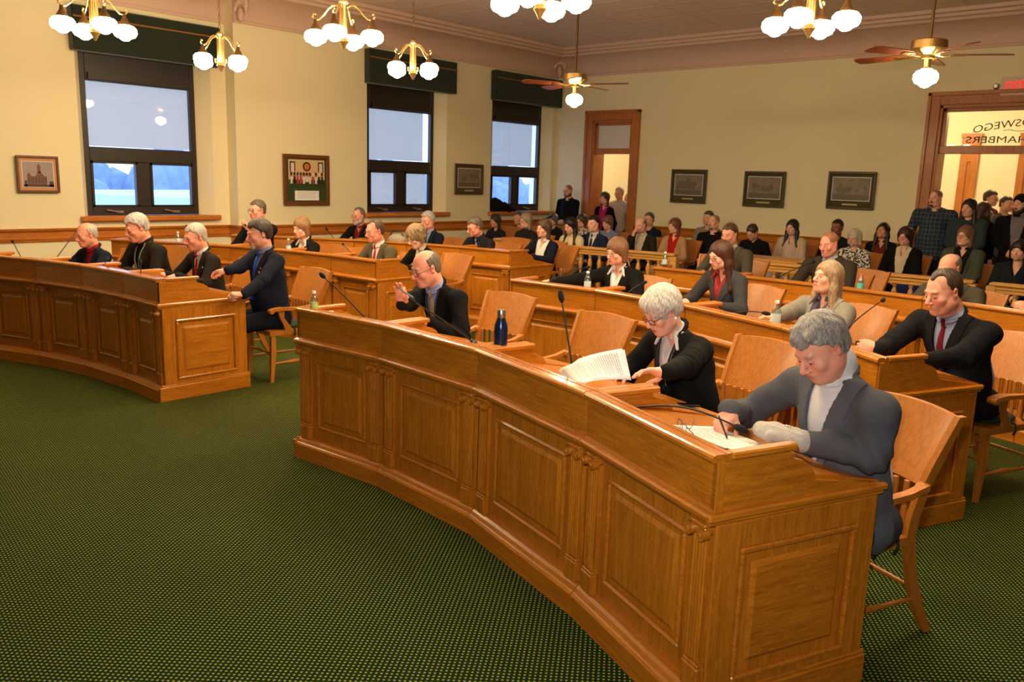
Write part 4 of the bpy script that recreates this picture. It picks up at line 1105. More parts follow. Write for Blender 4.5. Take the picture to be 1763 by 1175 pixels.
def surf(fn, lo, hi, h, fine=()):
    """surface of fn=0 as vertices and quads; fine = (lo3, hi3, step)"""
    ax = [axis_pts(lo[i], hi[i], h, [(f[0][i], f[1][i], f[2]) for f in fine]) for i in range(3)]
    n = [len(a) for a in ax]; B = 6; nb = [(k - 1) // B for k in n]
    V = np.ones([k for k in n], np.float32)
    mid = [np.array([(a[i * B] + a[(i + 1) * B]) / 2 for i in range(m)]) for a, m in zip(ax, nb)]
    hw = [np.array([(a[(i + 1) * B] - a[i * B]) / 2 for i in range(m)]) for a, m in zip(ax, nb)]
    g = np.stack(np.meshgrid(*mid, indexing='ij'), -1).reshape(-1, 3); rad = np.sqrt(sum(q ** 2 for q in np.meshgrid(*hw, indexing='ij'))).reshape(-1)
    dc = fn(g)
    act = np.abs(dc) < rad * 1.25 + 0.012
    neg = dc < 0
    bi = np.stack(np.unravel_index(np.arange(len(g)), nb), -1)
    for q in np.nonzero(neg & ~act)[0]:
        i, j, k = bi[q] * B; V[i:i + B + 1, j:j + B + 1, k:k + B + 1] = -1
    A = bi[act] * B
    if len(A) == 0: return np.zeros((0, 3)), np.zeros((0, 4), int)
    o = np.stack(np.meshgrid(*[np.arange(B + 1)] * 3, indexing='ij'), -1).reshape(-1, 3)
    idx = (A[:, None, :] + o[None]).reshape(-1, 3)
    lin = np.unique(np.ravel_multi_index(idx.T, n)); ii = np.unravel_index(lin, n)
    P = np.stack([ax[0][ii[0]], ax[1][ii[1]], ax[2][ii[2]]], -1)
    val = np.concatenate([fn(P[s:s + 200000]) for s in range(0, len(P), 200000)])
    V[ii] = val
    S = V < 0
    c = np.zeros([k - 1 for k in n], np.int8)
    for a in (0, 1):
        for b in (0, 1):
            for d in (0, 1): c += S[a:n[0] - 1 + a, b:n[1] - 1 + b, d:n[2] - 1 + d]
    cells = np.stack(np.nonzero((c > 0) & (c < 8)), -1)
    vid = -np.ones(c.shape, np.int32); vid[tuple(cells.T)] = np.arange(len(cells))
    acc = np.zeros((len(cells), 3)); cnt = np.zeros(len(cells))
    corner = [(a, b, d) for a in (0, 1) for b in (0, 1) for d in (0, 1)]
    cv = {k: V[tuple((cells + k).T)] for k in corner}; cpos = {k: np.stack([ax[i][cells[:, i] + k[i]] for i in range(3)], -1) for k in corner}
    for k in corner:
        for i in range(3):
            if k[i] == 0:
                k2 = tuple(1 if j == i else k[j] for j in range(3)); va, vb = cv[k], cv[k2]
                mk = (va < 0) != (vb < 0); t = np.where(mk, va / np.where(mk, va - vb, 1), 0)[:, None]
                acc += np.where(mk[:, None], cpos[k] + t * (cpos[k2] - cpos[k]), 0); cnt += mk
    verts = acc / np.maximum(cnt, 1)[:, None]
    quads = []
    for i in range(3):
        sl0 = [slice(1, n[j] - 1) for j in range(3)]; sl1 = list(sl0); sl0[i] = slice(0, n[i] - 1); sl1[i] = slice(1, n[i])
        s0, s1 = S[tuple(sl0)], S[tuple(sl1)]; e = np.stack(np.nonzero(s0 != s1), -1)
        if len(e) == 0: continue
        flip = s0[tuple(e.T)]
        base = e.copy()
        for j in range(3):
            if j != i: base[:, j] += 1
        j1, j2 = (i + 1) % 3, (i + 2) % 3
        def cid(a, b):
            q = base.copy(); q[:, j1] -= a; q[:, j2] -= b; return vid[tuple(q.T)]
        q = np.stack([cid(0, 0), cid(1, 0), cid(1, 1), cid(0, 1)], -1)
        q = np.where(flip[:, None], q, q[:, ::-1]); quads.append(q[(q >= 0).all(1)])
    return verts, np.concatenate(quads)
def sdf_obj(name, fn, lo, hi, h, material, parent, fine=(), color=None, smooth_it=0):
    v, q = surf(fn, lo, hi, h, fine)
    if len(v) == 0: return None
    me = bpy.data.meshes.new(name)
    me.vertices.add(len(v)); me.vertices.foreach_set('co', v.astype(np.float32).ravel())
    me.loops.add(len(q) * 4); me.loops.foreach_set('vertex_index', q.astype(np.int32).ravel())
    me.polygons.add(len(q)); me.polygons.foreach_set('loop_start', np.arange(0, len(q) * 4, 4, dtype=np.int32)); me.polygons.foreach_set('loop_total', np.full(len(q), 4, np.int32))
    me.update(calc_edges=True); me.validate()
    me.shade_smooth()
    if color is not None:
        a = me.color_attributes.new('Col', 'FLOAT_COLOR', 'POINT'); c = np.ones((len(v), 4), np.float32); c[:, :3] = color(v); a.data.foreach_set('color', c.ravel())
    me.materials.append(material)
    o = bpy.data.objects.new(name, me); COL.objects.link(o); o.parent = parent
    return o
def vcol_mat(name, rough=0.5, sss=0.0, spec=0.5):
    m, N, L, b = new_mat(name)
    a = N.new('ShaderNodeVertexColor'); a.layer_name = 'Col'; L.new(a.outputs[0], b.inputs['Base Color'])
    b.inputs['Roughness'].default_value = rough; b.inputs['Specular IOR Level'].default_value = spec
    if sss:
        b.inputs['Subsurface Weight'].default_value = sss; b.inputs['Subsurface Radius'].default_value = (0.012, 0.005, 0.003); b.inputs['Subsurface Scale'].default_value = 1.0
    return m
SKIN = vcol_mat('skin', 0.46, 0.0, 0.4)
def hairm(col):
    g_ = sum(col) / 3; col = [int(v * 0.68 + g_ * 0.30) for v in col]
    nm = 'hair_%d_%d_%d' % tuple(col)
    if nm in MATS: return MATS[nm]
    m, N, L, b = new_mat(nm)
    tc = N.new('ShaderNodeTexCoord'); mp = N.new('ShaderNodeMapping'); mp.inputs['Scale'].default_value = (150, 150, 22)
    L.new(tc.outputs['Object'], mp.inputs['Vector']); nz = N.new('ShaderNodeTexNoise'); nz.inputs['Scale'].default_value = 1; nz.inputs['Detail'].default_value = 3; nz.inputs['Distortion'].default_value = 1.2
    L.new(mp.outputs[0], nz.inputs['Vector'])
    r = N.new('ShaderNodeValToRGB'); r.color_ramp.elements[0].position = 0.3; r.color_ramp.elements[1].position = 0.7
    r.color_ramp.elements[0].color = (*srgb([v * 0.62 for v in col]), 1); r.color_ramp.elements[1].color = (*srgb([min(255, v * 1.08) for v in col]), 1)
    L.new(nz.outputs['Fac'], r.inputs['Fac']); L.new(r.outputs[0], b.inputs['Base Color'])
    bp = N.new('ShaderNodeBump'); bp.inputs['Strength'].default_value = 0.5; bp.inputs['Distance'].default_value = 0.004; L.new(nz.outputs['Fac'], bp.inputs['Height']); L.new(bp.outputs[0], b.inputs['Normal'])
    b.inputs['Roughness'].default_value = 0.45; b.inputs['Specular IOR Level'].default_value = 0.4
    MATS[nm] = m; return m
def cloth(col, kind='plain'):
    nm = 'cloth_%s_%d_%d_%d' % (kind, *col)
    if nm in MATS: return MATS[nm]
    if kind == 'plain': return mat(nm, [v * 0.9 for v in col], 0.9, noise=0.12, nscale=25, spec=0.15, bump=0.12)
    m, N, L, b = new_mat(nm); c = srgb(col)
    tc = N.new('ShaderNodeTexCoord')
    if kind == 'plaid':
        br = N.new('ShaderNodeTexBrick'); br.offset = 0
        for k, v in (('Scale', 1.0), ('Mortar Size', 0.004), ('Brick Width', 0.055), ('Row Height', 0.06)): br.inputs[k].default_value = v
        mp = N.new('ShaderNodeMapping'); mp.inputs['Rotation'].default_value = (math.pi / 2, 0, 0); L.new(tc.outputs['Object'], mp.inputs[0]); L.new(mp.outputs[0], br.inputs['Vector'])
        br.inputs['Color1'].default_value = (*c, 1); br.inputs['Color2'].default_value = (*[v * 1.3 for v in c], 1); br.inputs['Mortar'].default_value = (*srgb((70, 90, 110)), 1)
        L.new(br.outputs[0], b.inputs['Base Color'])
    else:   # patterned blouse or knit
        vo = N.new('ShaderNodeTexVoronoi'); vo.inputs['Scale'].default_value = 38 if kind == 'print' else 60; L.new(tc.outputs['Object'], vo.inputs['Vector'])
        r = N.new('ShaderNodeValToRGB'); r.color_ramp.interpolation = 'CONSTANT'; r.color_ramp.elements[1].position = 0.5
        r.color_ramp.elements[0].color = (*c, 1); r.color_ramp.elements[1].color = (*srgb((206, 202, 190)), 1); L.new(vo.outputs['Distance'], r.inputs['Fac']); L.new(r.outputs[0], b.inputs['Base Color'])
    b.inputs['Roughness'].default_value = 0.85
    MATS[nm] = m; return m
SHOE = mat('black_shoe_leather', (18, 16, 15), 0.35)
EYEM = mat('eye_white', (214, 206, 198), 0.2); IRIS = mat('dark_iris', (40, 30, 24), 0.15)
GFR = mat('dark_glasses_frame', (40, 26, 20), 0.3); GWI = mat('wire_glasses_frame', (120, 104, 84), 0.3, metal=0.8); LENS = thin_glass('spectacle_lens', (0.97, 0.97, 0.98), 0.02)

def rotm(yaw=0, pitch=0, roll=0):
    """head frame: +pitch looks down, +yaw turns to the person's left, roll tips the crown to the person's left"""
    cy, sy = math.cos(yaw), math.sin(yaw); cp_, sp_ = math.cos(pitch), math.sin(pitch); cr, sr = math.cos(roll), math.sin(roll)
    Rz = np.array([[cy, -sy, 0], [sy, cy, 0], [0, 0, 1]]); Rx = np.array([[1, 0, 0], [0, cp_, -sp_], [0, sp_, cp_]]); Ry = np.array([[cr, 0, sr], [0, 1, 0], [-sr, 0, cr]])
    return Rz @ Ry @ Rx
def ik(a, b, l1, l2, pole):
    d = b - a; L_ = np.linalg.norm(d); L2 = min(L_, (l1 + l2) * 0.995); dn = d / L_
    x = (l1 * l1 - l2 * l2 + L2 * L2) / (2 * L2); h = math.sqrt(max(l1 * l1 - x * x, 1e-6)); p = np.array(pole, float); p -= dn * (p @ dn); p = nrm(p)
    return a + dn * x + p * h, a + dn * L2
def hand(S, w, d, n, side, curl=0.5, k=0.006, s=1.0, spread=0.1, thumb=0.5, skip=False):
    """five fingered hand into S: wrist w, direction d, palm normal n (towards the palm side); side +1 = thumb on +lat"""
    d = nrm(d); n = np.array(n, float); n -= d * (n @ d); n = nrm(n); lat = np.cross(n, d) * side
    P = lambda a, b, c: w + (d * a + lat * b + n * c) * s
    R = np.stack([lat, d, n], 1)
    S.cap(w - d * 0.008, P(0.03, 0, 0), 0.026 * s, 0.026 * s, 0.02)
    S.ell(P(0.055, 0.002, 0), np.array([0.043, 0.05, 0.017]) * s, R, 0.015)
    S.ell(P(0.04, 0.028, 0.01), np.array([0.018, 0.032, 0.016]) * s, R, 0.012)
    tips = []
    for i, (off, ln, rr) in enumerate(((0.031, 0.92, 0.0095), (0.011, 1.02, 0.0098), (-0.010, 0.95, 0.0093), (-0.030, 0.74, 0.0082))):
        c = curl[i] if isinstance(curl, (list, tuple)) else curl * (1 + 0.12 * i)
        p = P(0.092 - 0.004 * abs(i - 1) * (1.5 if i == 3 else 1), off, 0.0); sp = spread * (1.5 - i) * 0.5
        u = nrm(d + lat * sp); a = 0.0
        for L_, f in ((0.042, 0.9), (0.027, 1.0), (0.022, 0.7)):
            a += c * f; v = u * math.cos(a) + n * math.sin(a); q = p + v * L_ * ln * s
            S.cap(p, q, rr * s, rr * 0.92 * s, k if L_ < 0.04 else 0.008); rr *= 0.93; p = q
        tips.append(p)
    p = P(0.022, 0.030, 0.012)
    v = nrm(d * 0.62 + lat * (0.75 - 0.4 * thumb) + n * (0.2 + thumb * 0.6)); q = p + v * 0.042 * s; S.cap(p, q, 0.0135 * s, 0.0115 * s, 0.012)
    v = nrm(d * 0.85 + lat * (0.35 - 0.5 * thumb) + n * (0.15 + thumb * 0.5)); r_ = q + v * 0.032 * s; S.cap(q, r_, 0.0112 * s, 0.0095 * s, 0.006); r2 = r_ + nrm(v + n * 0.15 * thumb) * 0.024 * s; S.cap(r_, r2, 0.0098 * s, 0.0085 * s, 0.005)
    return tips, r2
SKINS = {'fair': (228, 172, 146), 'pink': (224, 158, 134), 'tan': (210, 150, 120), 'pale': (232, 182, 158), 'brown': (150, 96, 72)}
PEOPLE = []
def person(label, head=(0, 0), z=1.2, y=None, pos=None, yaw=0.0, lean=0.25, stand=False, sex='m', b=1.0, skin='fair', hair='short', hc=(110, 90, 70),
           hy=0.0, hp=0.15, hr=0.0, top='suit', tc=(30, 30, 34), sc=(230, 230, 230), tie=None, trousers=None, glasses=None, beard=None, bc=None,
           hands=('desk', 'desk'), q='far', lapel=None, brows=None, age=0.5, group=None, extras=None, belly=1.0, ch=True, chl=None, chd=0.0, hat=None, hscale=1.0, eyes=1.0, poles=None, thumbs=(0.5, 0.5), curls=(0.5, 0.5), palm=(None, None), tlen=None, sh_up=0.0, chyaw=0.0, arml=1.0, chx=0.0, elbow=(None, None)):
    """yaw: turn about z, 0 faces -y; head = pixel of the head centre, with its height z or its distance y"""
    yaw = math.radians(yaw); hy, hp, hr = math.radians(hy), math.radians(hp), math.radians(hr)
    H = Vector(pos) if pos is not None else (at_z(head[0], head[1], z) if y is None else at_y(head[0], head[1], y))
    zh = H.z; fem = sex == 'f'; s = (0.94 if fem else 1.0) * hscale
    L_ = lean
    T = np.array([0, -math.sin(L_), math.cos(L_)]); Fw = np.array([0, -math.cos(L_), -math.sin(L_)]); X = np.array([1.0, 0, 0])
    Hd = rotm(hy, hp, hr)
    pz = 0.555 if not stand else 0.93 * zh / 1.68
    # neck base to head centre follows a mean of torso lean and head pitch
    na = L_ * 0.6 + hp * 0.45; nd = np.array([0, -math.sin(na), math.cos(na)])
    hn = 0.135 * s
    tl = (zh - pz - nd[2] * hn - 0.02) / max(0.45, T[2])
    if tlen: tl = tlen
    tl = min(tl, 0.60)
    Pv = np.array([0, 0, pz]); N = Pv + T * tl
    HC_ = N + nd * hn + Hd @ np.array([0, -0.03, 0.03]) * s
    dz = zh - HC_[2]
    c, s_ = math.cos(yaw), math.sin(yaw)
    hx, hy_ = c * HC_[0] - s_ * HC_[1], s_ * HC_[0] + c * HC_[1]
    O = Vector((H.x - hx, H.y - hy_, dz if abs(dz) > 0.0 else 0))
    if not stand: O.z = max(min(dz, 0.06), -0.08)
    else: O.z = 0
    # keep the head exactly on its ray: absorb what is left in the torso length
    rem = zh - (HC_[2] + O.z); N = N + np.array([0, 0, rem]); HC_ = HC_ + np.array([0, 0, rem]); tl = np.linalg.norm(N - Pv); T = nrm(N - Pv); Fw = nrm(np.cross(X, T)) ; Fw = Fw if Fw[1] < 0 else -Fw
    RT = np.stack([X, -Fw, T], 1)
    W2L = lambda p: np.array([c * (p[0] - O.x) + s_ * (p[1] - O.y), -s_ * (p[0] - O.x) + c * (p[1] - O.y), p[2] - O.z])
    root = empty('person', O, yaw, label, 'person', group)
    near = q == 'near'; mid_ = q == 'mid'
    hh = {'near': 0.0042, 'mid': 0.006, 'far': 0.0085}[q]; hb = {'near': 0.010, 'mid': 0.014, 'far': 0.018}[q]
    # ---- joints
    shw = (0.165 if fem else 0.190) * b ** 0.5 * s; B = b
    sh = [N - T * (0.075 - sh_up) + X * k * shw + Fw * 0.015 for k in (1, -1)]   # left, right
    hips = [Pv + X * k * 0.085 for k in (1, -1)]
    if not stand:
        knees = [np.array([k * 0.12, -0.44, pz - 0.03]) for k in (1, -1)]; ank = [np.array([k * 0.11, -0.42, 0.09 - O.z]) for k in (1, -1)]
    else:
        knees = [np.array([k * 0.10, -0.01, pz * 0.52]) for k in (1, -1)]; ank = [np.array([k * 0.10, 0.02, 0.09]) for k in (1, -1)]
    # ---- arms
    ua, fa = 0.285 * s, 0.255 * s; arms = []; arml = arml if isinstance(arml, tuple) else (arml, arml); ua0, fa0 = ua, fa
    for i, k in enumerate((1, -1)):
        ua, fa = ua0 * arml[i], fa0 * arml[i]
        hnd = hands[i]; hdir = None; pn = palm[i]
        if isinstance(hnd, str):
            if hnd == 'desk': wr = np.array([k * 0.15, -0.43 - 0.1 * math.sin(L_), 0.865 - O.z]); hdir = np.array([-k * 0.45, -1, -0.12]); pn = (0, 0, -1) if pn is None else pn
            elif hnd == 'lap': wr = np.array([k * 0.10, -0.30, pz + 0.13]); hdir = np.array([-k * 0.7, -0.7, -0.1]); pn = (0, 0.2, -1)
            elif hnd == 'side': wr = sh[i] + np.array([k * 0.06, -0.02, -0.52 * s]); hdir = np.array([0, -0.05, -1]); pn = (-k, 0, 0)
            elif hnd == 'cross': wr = N + np.array([-k * 0.10, -0.20, -0.28]); hdir = np.array([-k, -0.2, 0.0]); pn = (0, 1, 0)
            elif hnd == 'front': wr = np.array([k * 0.07, -0.22, pz + 0.12]); hdir = np.array([-k, -0.3, -0.25]); pn = (0, 1, 0)
        else:
            wr = W2L(hnd[0]); hdir = np.array([c * hnd[1][0] + s_ * hnd[1][1], -s_ * hnd[1][0] + c * hnd[1][1], hnd[1][2]])
            pn = (0, 0, -1) if pn is None else pn; 
            if len(hnd) > 2: pn = hnd[2]; pn = (c * pn[0] + s_ * pn[1], -s_ * pn[0] + c * pn[1], pn[2])
        pole = (k * 0.9, 0.5, -0.8) if poles is None or poles[i] is None else poles[i]
        wr0 = wr; el, wr = ik(sh[i], wr, ua, fa, pole)
        if elbow[i] is not None: el, wr = W2L(elbow[i]), wr0
        arms.append((sh[i], el, wr, nrm(hdir), pn, k))
    # ---- skin
    S = SD(); hs = 1.0 * s
    hl = lambda p: HC_ + Hd @ (np.array(p) * hs)
    def he(p, r, k=0.02, R=None): S.ell(hl(p), np.array(r) * hs, Hd if R is None else Hd @ R, k)
    def hc_(a, b_, ra, rb, k): S.cap(hl(a), hl(b_), ra * hs, rb * hs, k)
    fat = max(0, b - 1) * 0.35
    he((0, 0.014, 0.034), (0.077, 0.097, 0.086)); he((0, -0.03, -0.025), (0.062 + fat * 0.03, 0.064, 0.088), 0.03)
    hc_((-0.036, -0.03, -0.076), (0.036, -0.03, -0.076), 0.030, 0.030, 0.025); he((0, -0.076, -0.096), (0.025, 0.021, 0.019), 0.02)
    for k in (1, -1):
        he((k * (0.050 + fat * 0.03), 0.0, -0.06), (0.022 + fat * 0.03, 0.028, 0.03 + fat * 0.02), 0.03); he((k * 0.044, -0.066, -0.026), (0.021, 0.019, 0.02), 0.025)
    if fat > 0.1 or age > 0.6: he((0, -0.045, -0.105), (0.045, 0.045, 0.022), 0.03)
    hc_((-0.034, -0.083, 0.024), (0.034, -0.083, 0.024), 0.011, 0.011, 0.015)
    nz = 1.0 if fem else 1.12
    he((0, -0.080, -0.066), (0.032, 0.022, 0.028), 0.02)
    for k in (1, -1): S.sub(SD().ell(hl((k * 0.031, -0.104, 0.0)), np.array((0.021, 0.017, 0.015)) * hs, Hd), 0.012)
    hc_((0, -0.088, 0.014), (0, -0.118, -0.029), 0.0085, 0.0120 * nz, 0.010)
    for k in (1, -1): he((k * 0.0125, -0.106, -0.036), (0.0085 * nz, 0.011, 0.008), 0.006); he((k * 0.0315, -0.0805, 0.002), (0.0145, 0.0135, 0.0125), 0.004)
    if q != 'far':
        for k in (1, -1):
            oz = 0.0068 if hp < 0.3 else 0.002
            S.sub(SD().ell(hl((k * 0.0315, -0.097, 0.001)), np.array((0.0125, 0.012, oz * eyes)) * hs, Hd), 0.002)
        S.sub(SD().ell(hl((0, -0.107, -0.0675)), np.array((0.023, 0.009, 0.0022)) * hs, Hd), 0.004)
    hc_((-0.019, -0.0965, -0.0625), (0.019, -0.0965, -0.0625), 0.005, 0.005, 0.006); hc_((-0.016, -0.096, -0.073), (0.016, -0.096, -0.073), 0.0068, 0.0068, 0.006)
    for k in (1, -1):
        ea = rotm(k * 0.35, -0.15, 0); he((k * 0.0795, 0.012, -0.004), (0.0075, 0.0185, 0.031), 0.006, ea); he((k * 0.083, 0.012, 0.012), (0.006, 0.016, 0.017), 0.005, ea)
        S.sub(SD().ell(hl((k * 0.0865, 0.008, -0.002)), np.array((0.006, 0.009, 0.014)) * hs, Hd), 0.004)
    nr = (0.047 if fem else 0.058) * (1 + fat * 0.5) * s
    S.cap(hl((0, 0.028, -0.05)), N - T * 0.02, nr, nr * 1.1, 0.03)
    S.cap(N - T * 0.09 + X * shw * 0.6, N - T * 0.09 - X * shw * 0.6, 0.036, 0.036, 0.04)
    S.ell(N - T * 0.22, (shw * 0.72, 0.07 * B, 0.16), RT, 0.04); S.ell(Pv + T * 0.12, (0.10 * B, 0.065 * B, 0.16), RT, 0.05)
    for (a, e, w_, hd_, pn, k) in arms:
        S.cap(a, e, 0.040, 0.034, 0.03); S.cap(e, w_, 0.032, 0.024, 0.02)
    for i in (0, 1):
        S.cap(hips[i], knees[i], 0.058, 0.048, 0.03); S.cap(knees[i], ank[i], 0.046, 0.033, 0.02)
    tips = []
    hk = 0.0035 if near else 0.006
    for i, (a, e, w_, hd_, pn, k) in enumerate(arms):
        # thumb of a left hand (k=+1) with palm down points to the person's right (-x)
        sd = -k
        lat = np.cross(nrm(np.array(pn, float)), nrm(hd_))
        side = 1.0 if k > 0 else -1.0
        tips.append(hand(S, w_, hd_, pn, side if True else 1, curls[i], hk, s, 0.12, thumbs[i]))
    sk = np.array(srgb(SKINS[skin])); hcn = np.array(srgb(hc)); bcn = np.array(srgb(bc or hc)); lipc = np.array(srgb((176, 84, 76) if fem else (184, 106, 90)))
    brc = np.array(srgb(brows)) if brows else hcn * 0.7
    def color(v):
        l = (v - HC_) @ Hd / hs; C_ = np.tile(sk, (len(v), 1)); x, y_, z_ = l[:, 0], l[:, 1], l[:, 2]
        front = y_ < -0.045; isH = (np.abs(x) < 0.12) & (np.abs(z_) < 0.14) & (np.abs(y_) < 0.16)
        def blend(m, c2, a):
            a = (a * m)[:, None]; C_[:] = C_ * (1 - a) + c2 * a
        g = lambda cx_, cz, rx, rz: np.exp(-(((np.abs(x) - cx_) / rx) ** 2 + ((z_ - cz) / rz) ** 2))
        red = sk * np.array([1.0, 0.66, 0.62])
        blend(front & isH, red, 0.55 * g(0.04, -0.03, 0.022, 0.02)); blend(front & isH & (y_ < -0.1), red, 0.5 * g(0.0, -0.03, 0.02, 0.02)); blend((np.abs(x) > 0.072) & isH & (z_ < 0.04), red, 0.45)
        blend(front & isH & (y_ < -0.092), lipc, 0.85 * (np.exp(-((z_ + 0.068) / 0.0095) ** 4) * np.exp(-(x / 0.024) ** 4)))
        blend(front & isH & (y_ < -0.092), lipc * 0.35, 0.8 * (np.exp(-((z_ + 0.0675) / 0.0024) ** 2) * np.exp(-(x / 0.023) ** 4)))
        blend(front & isH, brc, 0.8 * np.exp(-((np.abs(x) - 0.033) / 0.016) ** 4) * np.exp(-((z_ - 0.0235 - 0.12 * (0.03 - np.abs(np.abs(x) - 0.03))) / 0.0048) ** 2))
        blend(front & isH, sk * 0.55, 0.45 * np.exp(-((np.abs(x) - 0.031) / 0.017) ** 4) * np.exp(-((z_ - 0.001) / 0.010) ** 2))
        blend(front & isH, np.array([0.03, 0.02, 0.015]), 0.75 * np.exp(-((np.abs(x) - 0.0315) / 0.0125) ** 4) * np.exp(-((z_ - (0.0035 if hp < 0.3 else -0.003)) / 0.0022) ** 2))
        if not fem and not beard: blend(isH & (z_ < -0.045) & (y_ < 0.02) & (z_ > -0.13), sk * np.array([0.74, 0.72, 0.74]), 0.30)
        if hair in ('ring', 'buzz', 'receded'): blend(isH & (z_ > -0.03) & (y_ > -0.055) & (z_ > 0.02 + (0.0 - y_) * 0.3), hcn, {'ring': 0.0, 'buzz': 0.75, 'receded': 0.3}[hair])
        return C_
    ext = np.array([a for ar in arms for a in (ar[1], ar[2], ar[2] + ar[3] * 0.16)] + [HC_, Pv] + knees + ank + sh)
    lo, hi = ext.min(0) - 0.15, ext.max(0) + 0.16
    fine = [(HC_ - 0.155 * s, HC_ + 0.155 * s, hh)]
    for ar in arms:
        cc = ar[2] + ar[3] * 0.07; fine.append((cc - 0.12, cc + 0.12, hh * (1.0 if near else 1.1)))
    body = sdf_obj('body', S, lo, hi, hb * 1.4, SKIN, root, fine, color)
    if q != 'far':
        for k in (1, -1):
            e = MB(); cpos = hl((k * 0.0315, -0.0795, 0.001)); e.ball(tuple(cpos), 0.0122 * hs, 12, 8); e.mi = 1
            fpos = hl((k * 0.0315, -0.0795, 0.001)) + Hd @ np.array([0, -0.0085, -0.001 - (0.004 if hp > 0.3 else 0)]) * hs; e.ball(tuple(fpos), 0.0060 * hs, 8, 6); e.build('eye', [EYEM, IRIS], root, smooth=2)
    # ---- hair
    hm = hairm(hc)
    def strand(P, d, amp=0.0030, fz=1.0):
        l = (P - HC_) @ Hd; a = np.arctan2(l[:, 0], l[:, 1] - 0.03) ; e = l[:, 2] / hs
        return d - amp * (np.sin(a * 13 + 2.2 * np.sin(e * 28 + 1) + 1.5 * np.sin(a * 3)) * 0.5 + np.sin(a * 29 + 3 * np.sin(e * 21)) * 0.35 + np.sin(a * 5 + e * 30) * 0.4)
    hset = None
    faceop = lambda top=0.062, w=0.066: SD().ell(hl((0, -0.105, top - 0.11)), np.array((w, 0.085, 0.11)) * hs, Hd)
    def mface(top):   # face opening with a squared hairline and sideburns
        def f(P, d):
            l = (P - HC_) @ Hd / hs; z_ = l[:, 2]
            yb = -0.012 - 0.036 * np.clip((z_ - 0.028) / max(top - 0.028, 0.01), 0, 1) ** 1.5
            return np.maximum(l[:, 1] - yb, z_ - top - 0.55 * np.abs(l[:, 0]) ** 1.5 + 0.004 * np.sin(l[:, 0] * 90)) * hs * 0.8
        return SD().fn(f)
    ears = lambda r=0.03: SD().cap(hl((0.1, 0.004, -0.012)), hl((0.06, 0.004, -0.012)), r * hs, r * hs).cap(hl((-0.1, 0.004, -0.012)), hl((-0.06, 0.004, -0.012)), r * hs, r * hs, 0.001)
    def below(z0, sl=0.0):   # half space below a tilted plane
        return SD().fn(lambda P, d: ((P - HC_) @ Hd[:, 2] / hs - z0 - sl * ((P - HC_) @ Hd[:, 1] / hs)) * hs)
    G = SD()
    if hair in ('short', 'receded', 'thick', 'ring', 'pomp', 'messy'):
        t = {'short': 0.011, 'receded': 0.009, 'thick': 0.018, 'ring': 0.008, 'pomp': 0.015, 'messy': 0.020}[hair]
        G.ell(hl((0, 0.016, 0.036)), np.array((0.078 + t * 0.8, 0.098 + t * 0.9, 0.087 + t)) * hs, Hd)
        G.ell(hl((0, 0.055, -0.03)), np.array((0.060 + t * .5, 0.045 + t * .5, 0.06)) * hs, Hd, 0.03)
        if hair == 'pomp': G.ell(hl((0, -0.055, 0.105)), np.array((0.05, 0.045, 0.028)) * hs, Hd, 0.03)
        if hair == 'messy':
            for i in range(9): a = i * 0.7; G.ell(hl((0.045 * math.sin(a * 2.3), -0.06 + 0.012 * i, 0.108 + 0.008 * math.sin(a * 5))), np.array((0.022, 0.035, 0.016)) * hs, Hd @ rotm(a, 0.2, 0.3), 0.012)
        htop = {'short': 0.070, 'receded': 0.090, 'thick': 0.068, 'ring': 0.16, 'pomp': 0.075, 'messy': 0.060}[hair]
        G.sub(mface(htop), 0.010)
        if hair == 'receded':
            for k in (1, -1): G.sub(SD().ell(hl((k * 0.045, -0.07, 0.085)), np.array((0.03, 0.06, 0.05)) * hs, Hd), 0.015)
        if hair == 'ring': G.sub(SD().ell(hl((0, -0.015, 0.13)), np.array((0.085, 0.115, 0.092)) * hs, Hd), 0.012); G.sub(SD().ell(hl((0, -0.11, 0.03)), np.array((0.12, 0.085, 0.10)) * hs, Hd), 0.01)
        G.sub(ears(0.030), 0.008); G.sub(below(-0.066, 0.15), 0.01)
    elif hair in ('bob', 'long', 'pixie', 'curly', 'bun', 'wavy'):
        t = {'bob': 0.022, 'long': 0.016, 'pixie': 0.026, 'curly': 0.034, 'bun': 0.01, 'wavy': 0.024}[hair]
        G.ell(hl((0, 0.018, 0.038)), np.array((0.079 + t * 0.8, 0.099 + t * 0.8, 0.088 + t)) * hs, Hd)
        if hair == 'pixie': G.ell(hl((0, -0.045, 0.085)), np.array((0.07, 0.06, 0.045)) * hs, Hd, 0.02); G.ell(hl((0, 0.06, -0.02)), np.array((0.066, 0.05, 0.065)) * hs, Hd, 0.03)
        if hair in ('bob', 'curly', 'wavy'):
            zb = {'bob': -0.085, 'curly': -0.06, 'wavy': -0.13}[hair]
            for k in (1, -1): G.cap(hl((k * 0.078, 0.01, 0.03)), hl((k * 0.082, 0.012, zb)), 0.030 * hs, 0.026 * hs, 0.03)
            G.cap(hl((0, 0.07, 0.02)), hl((0, 0.075, zb)), 0.055 * hs, 0.045 * hs, 0.03)
            if hair == 'curly':
                r = random.Random(5)
                for i in range(16): a = r.uniform(0.3, 2.8) * r.choice((1, -1)); G.ell(hl((0.095 * math.sin(a), 0.03 - 0.09 * math.cos(a) * 0.9 if abs(a) > 1.2 else 0.04, r.uniform(-0.05, 0.11))), np.array((0.022,) * 3) * hs, None, 0.012)
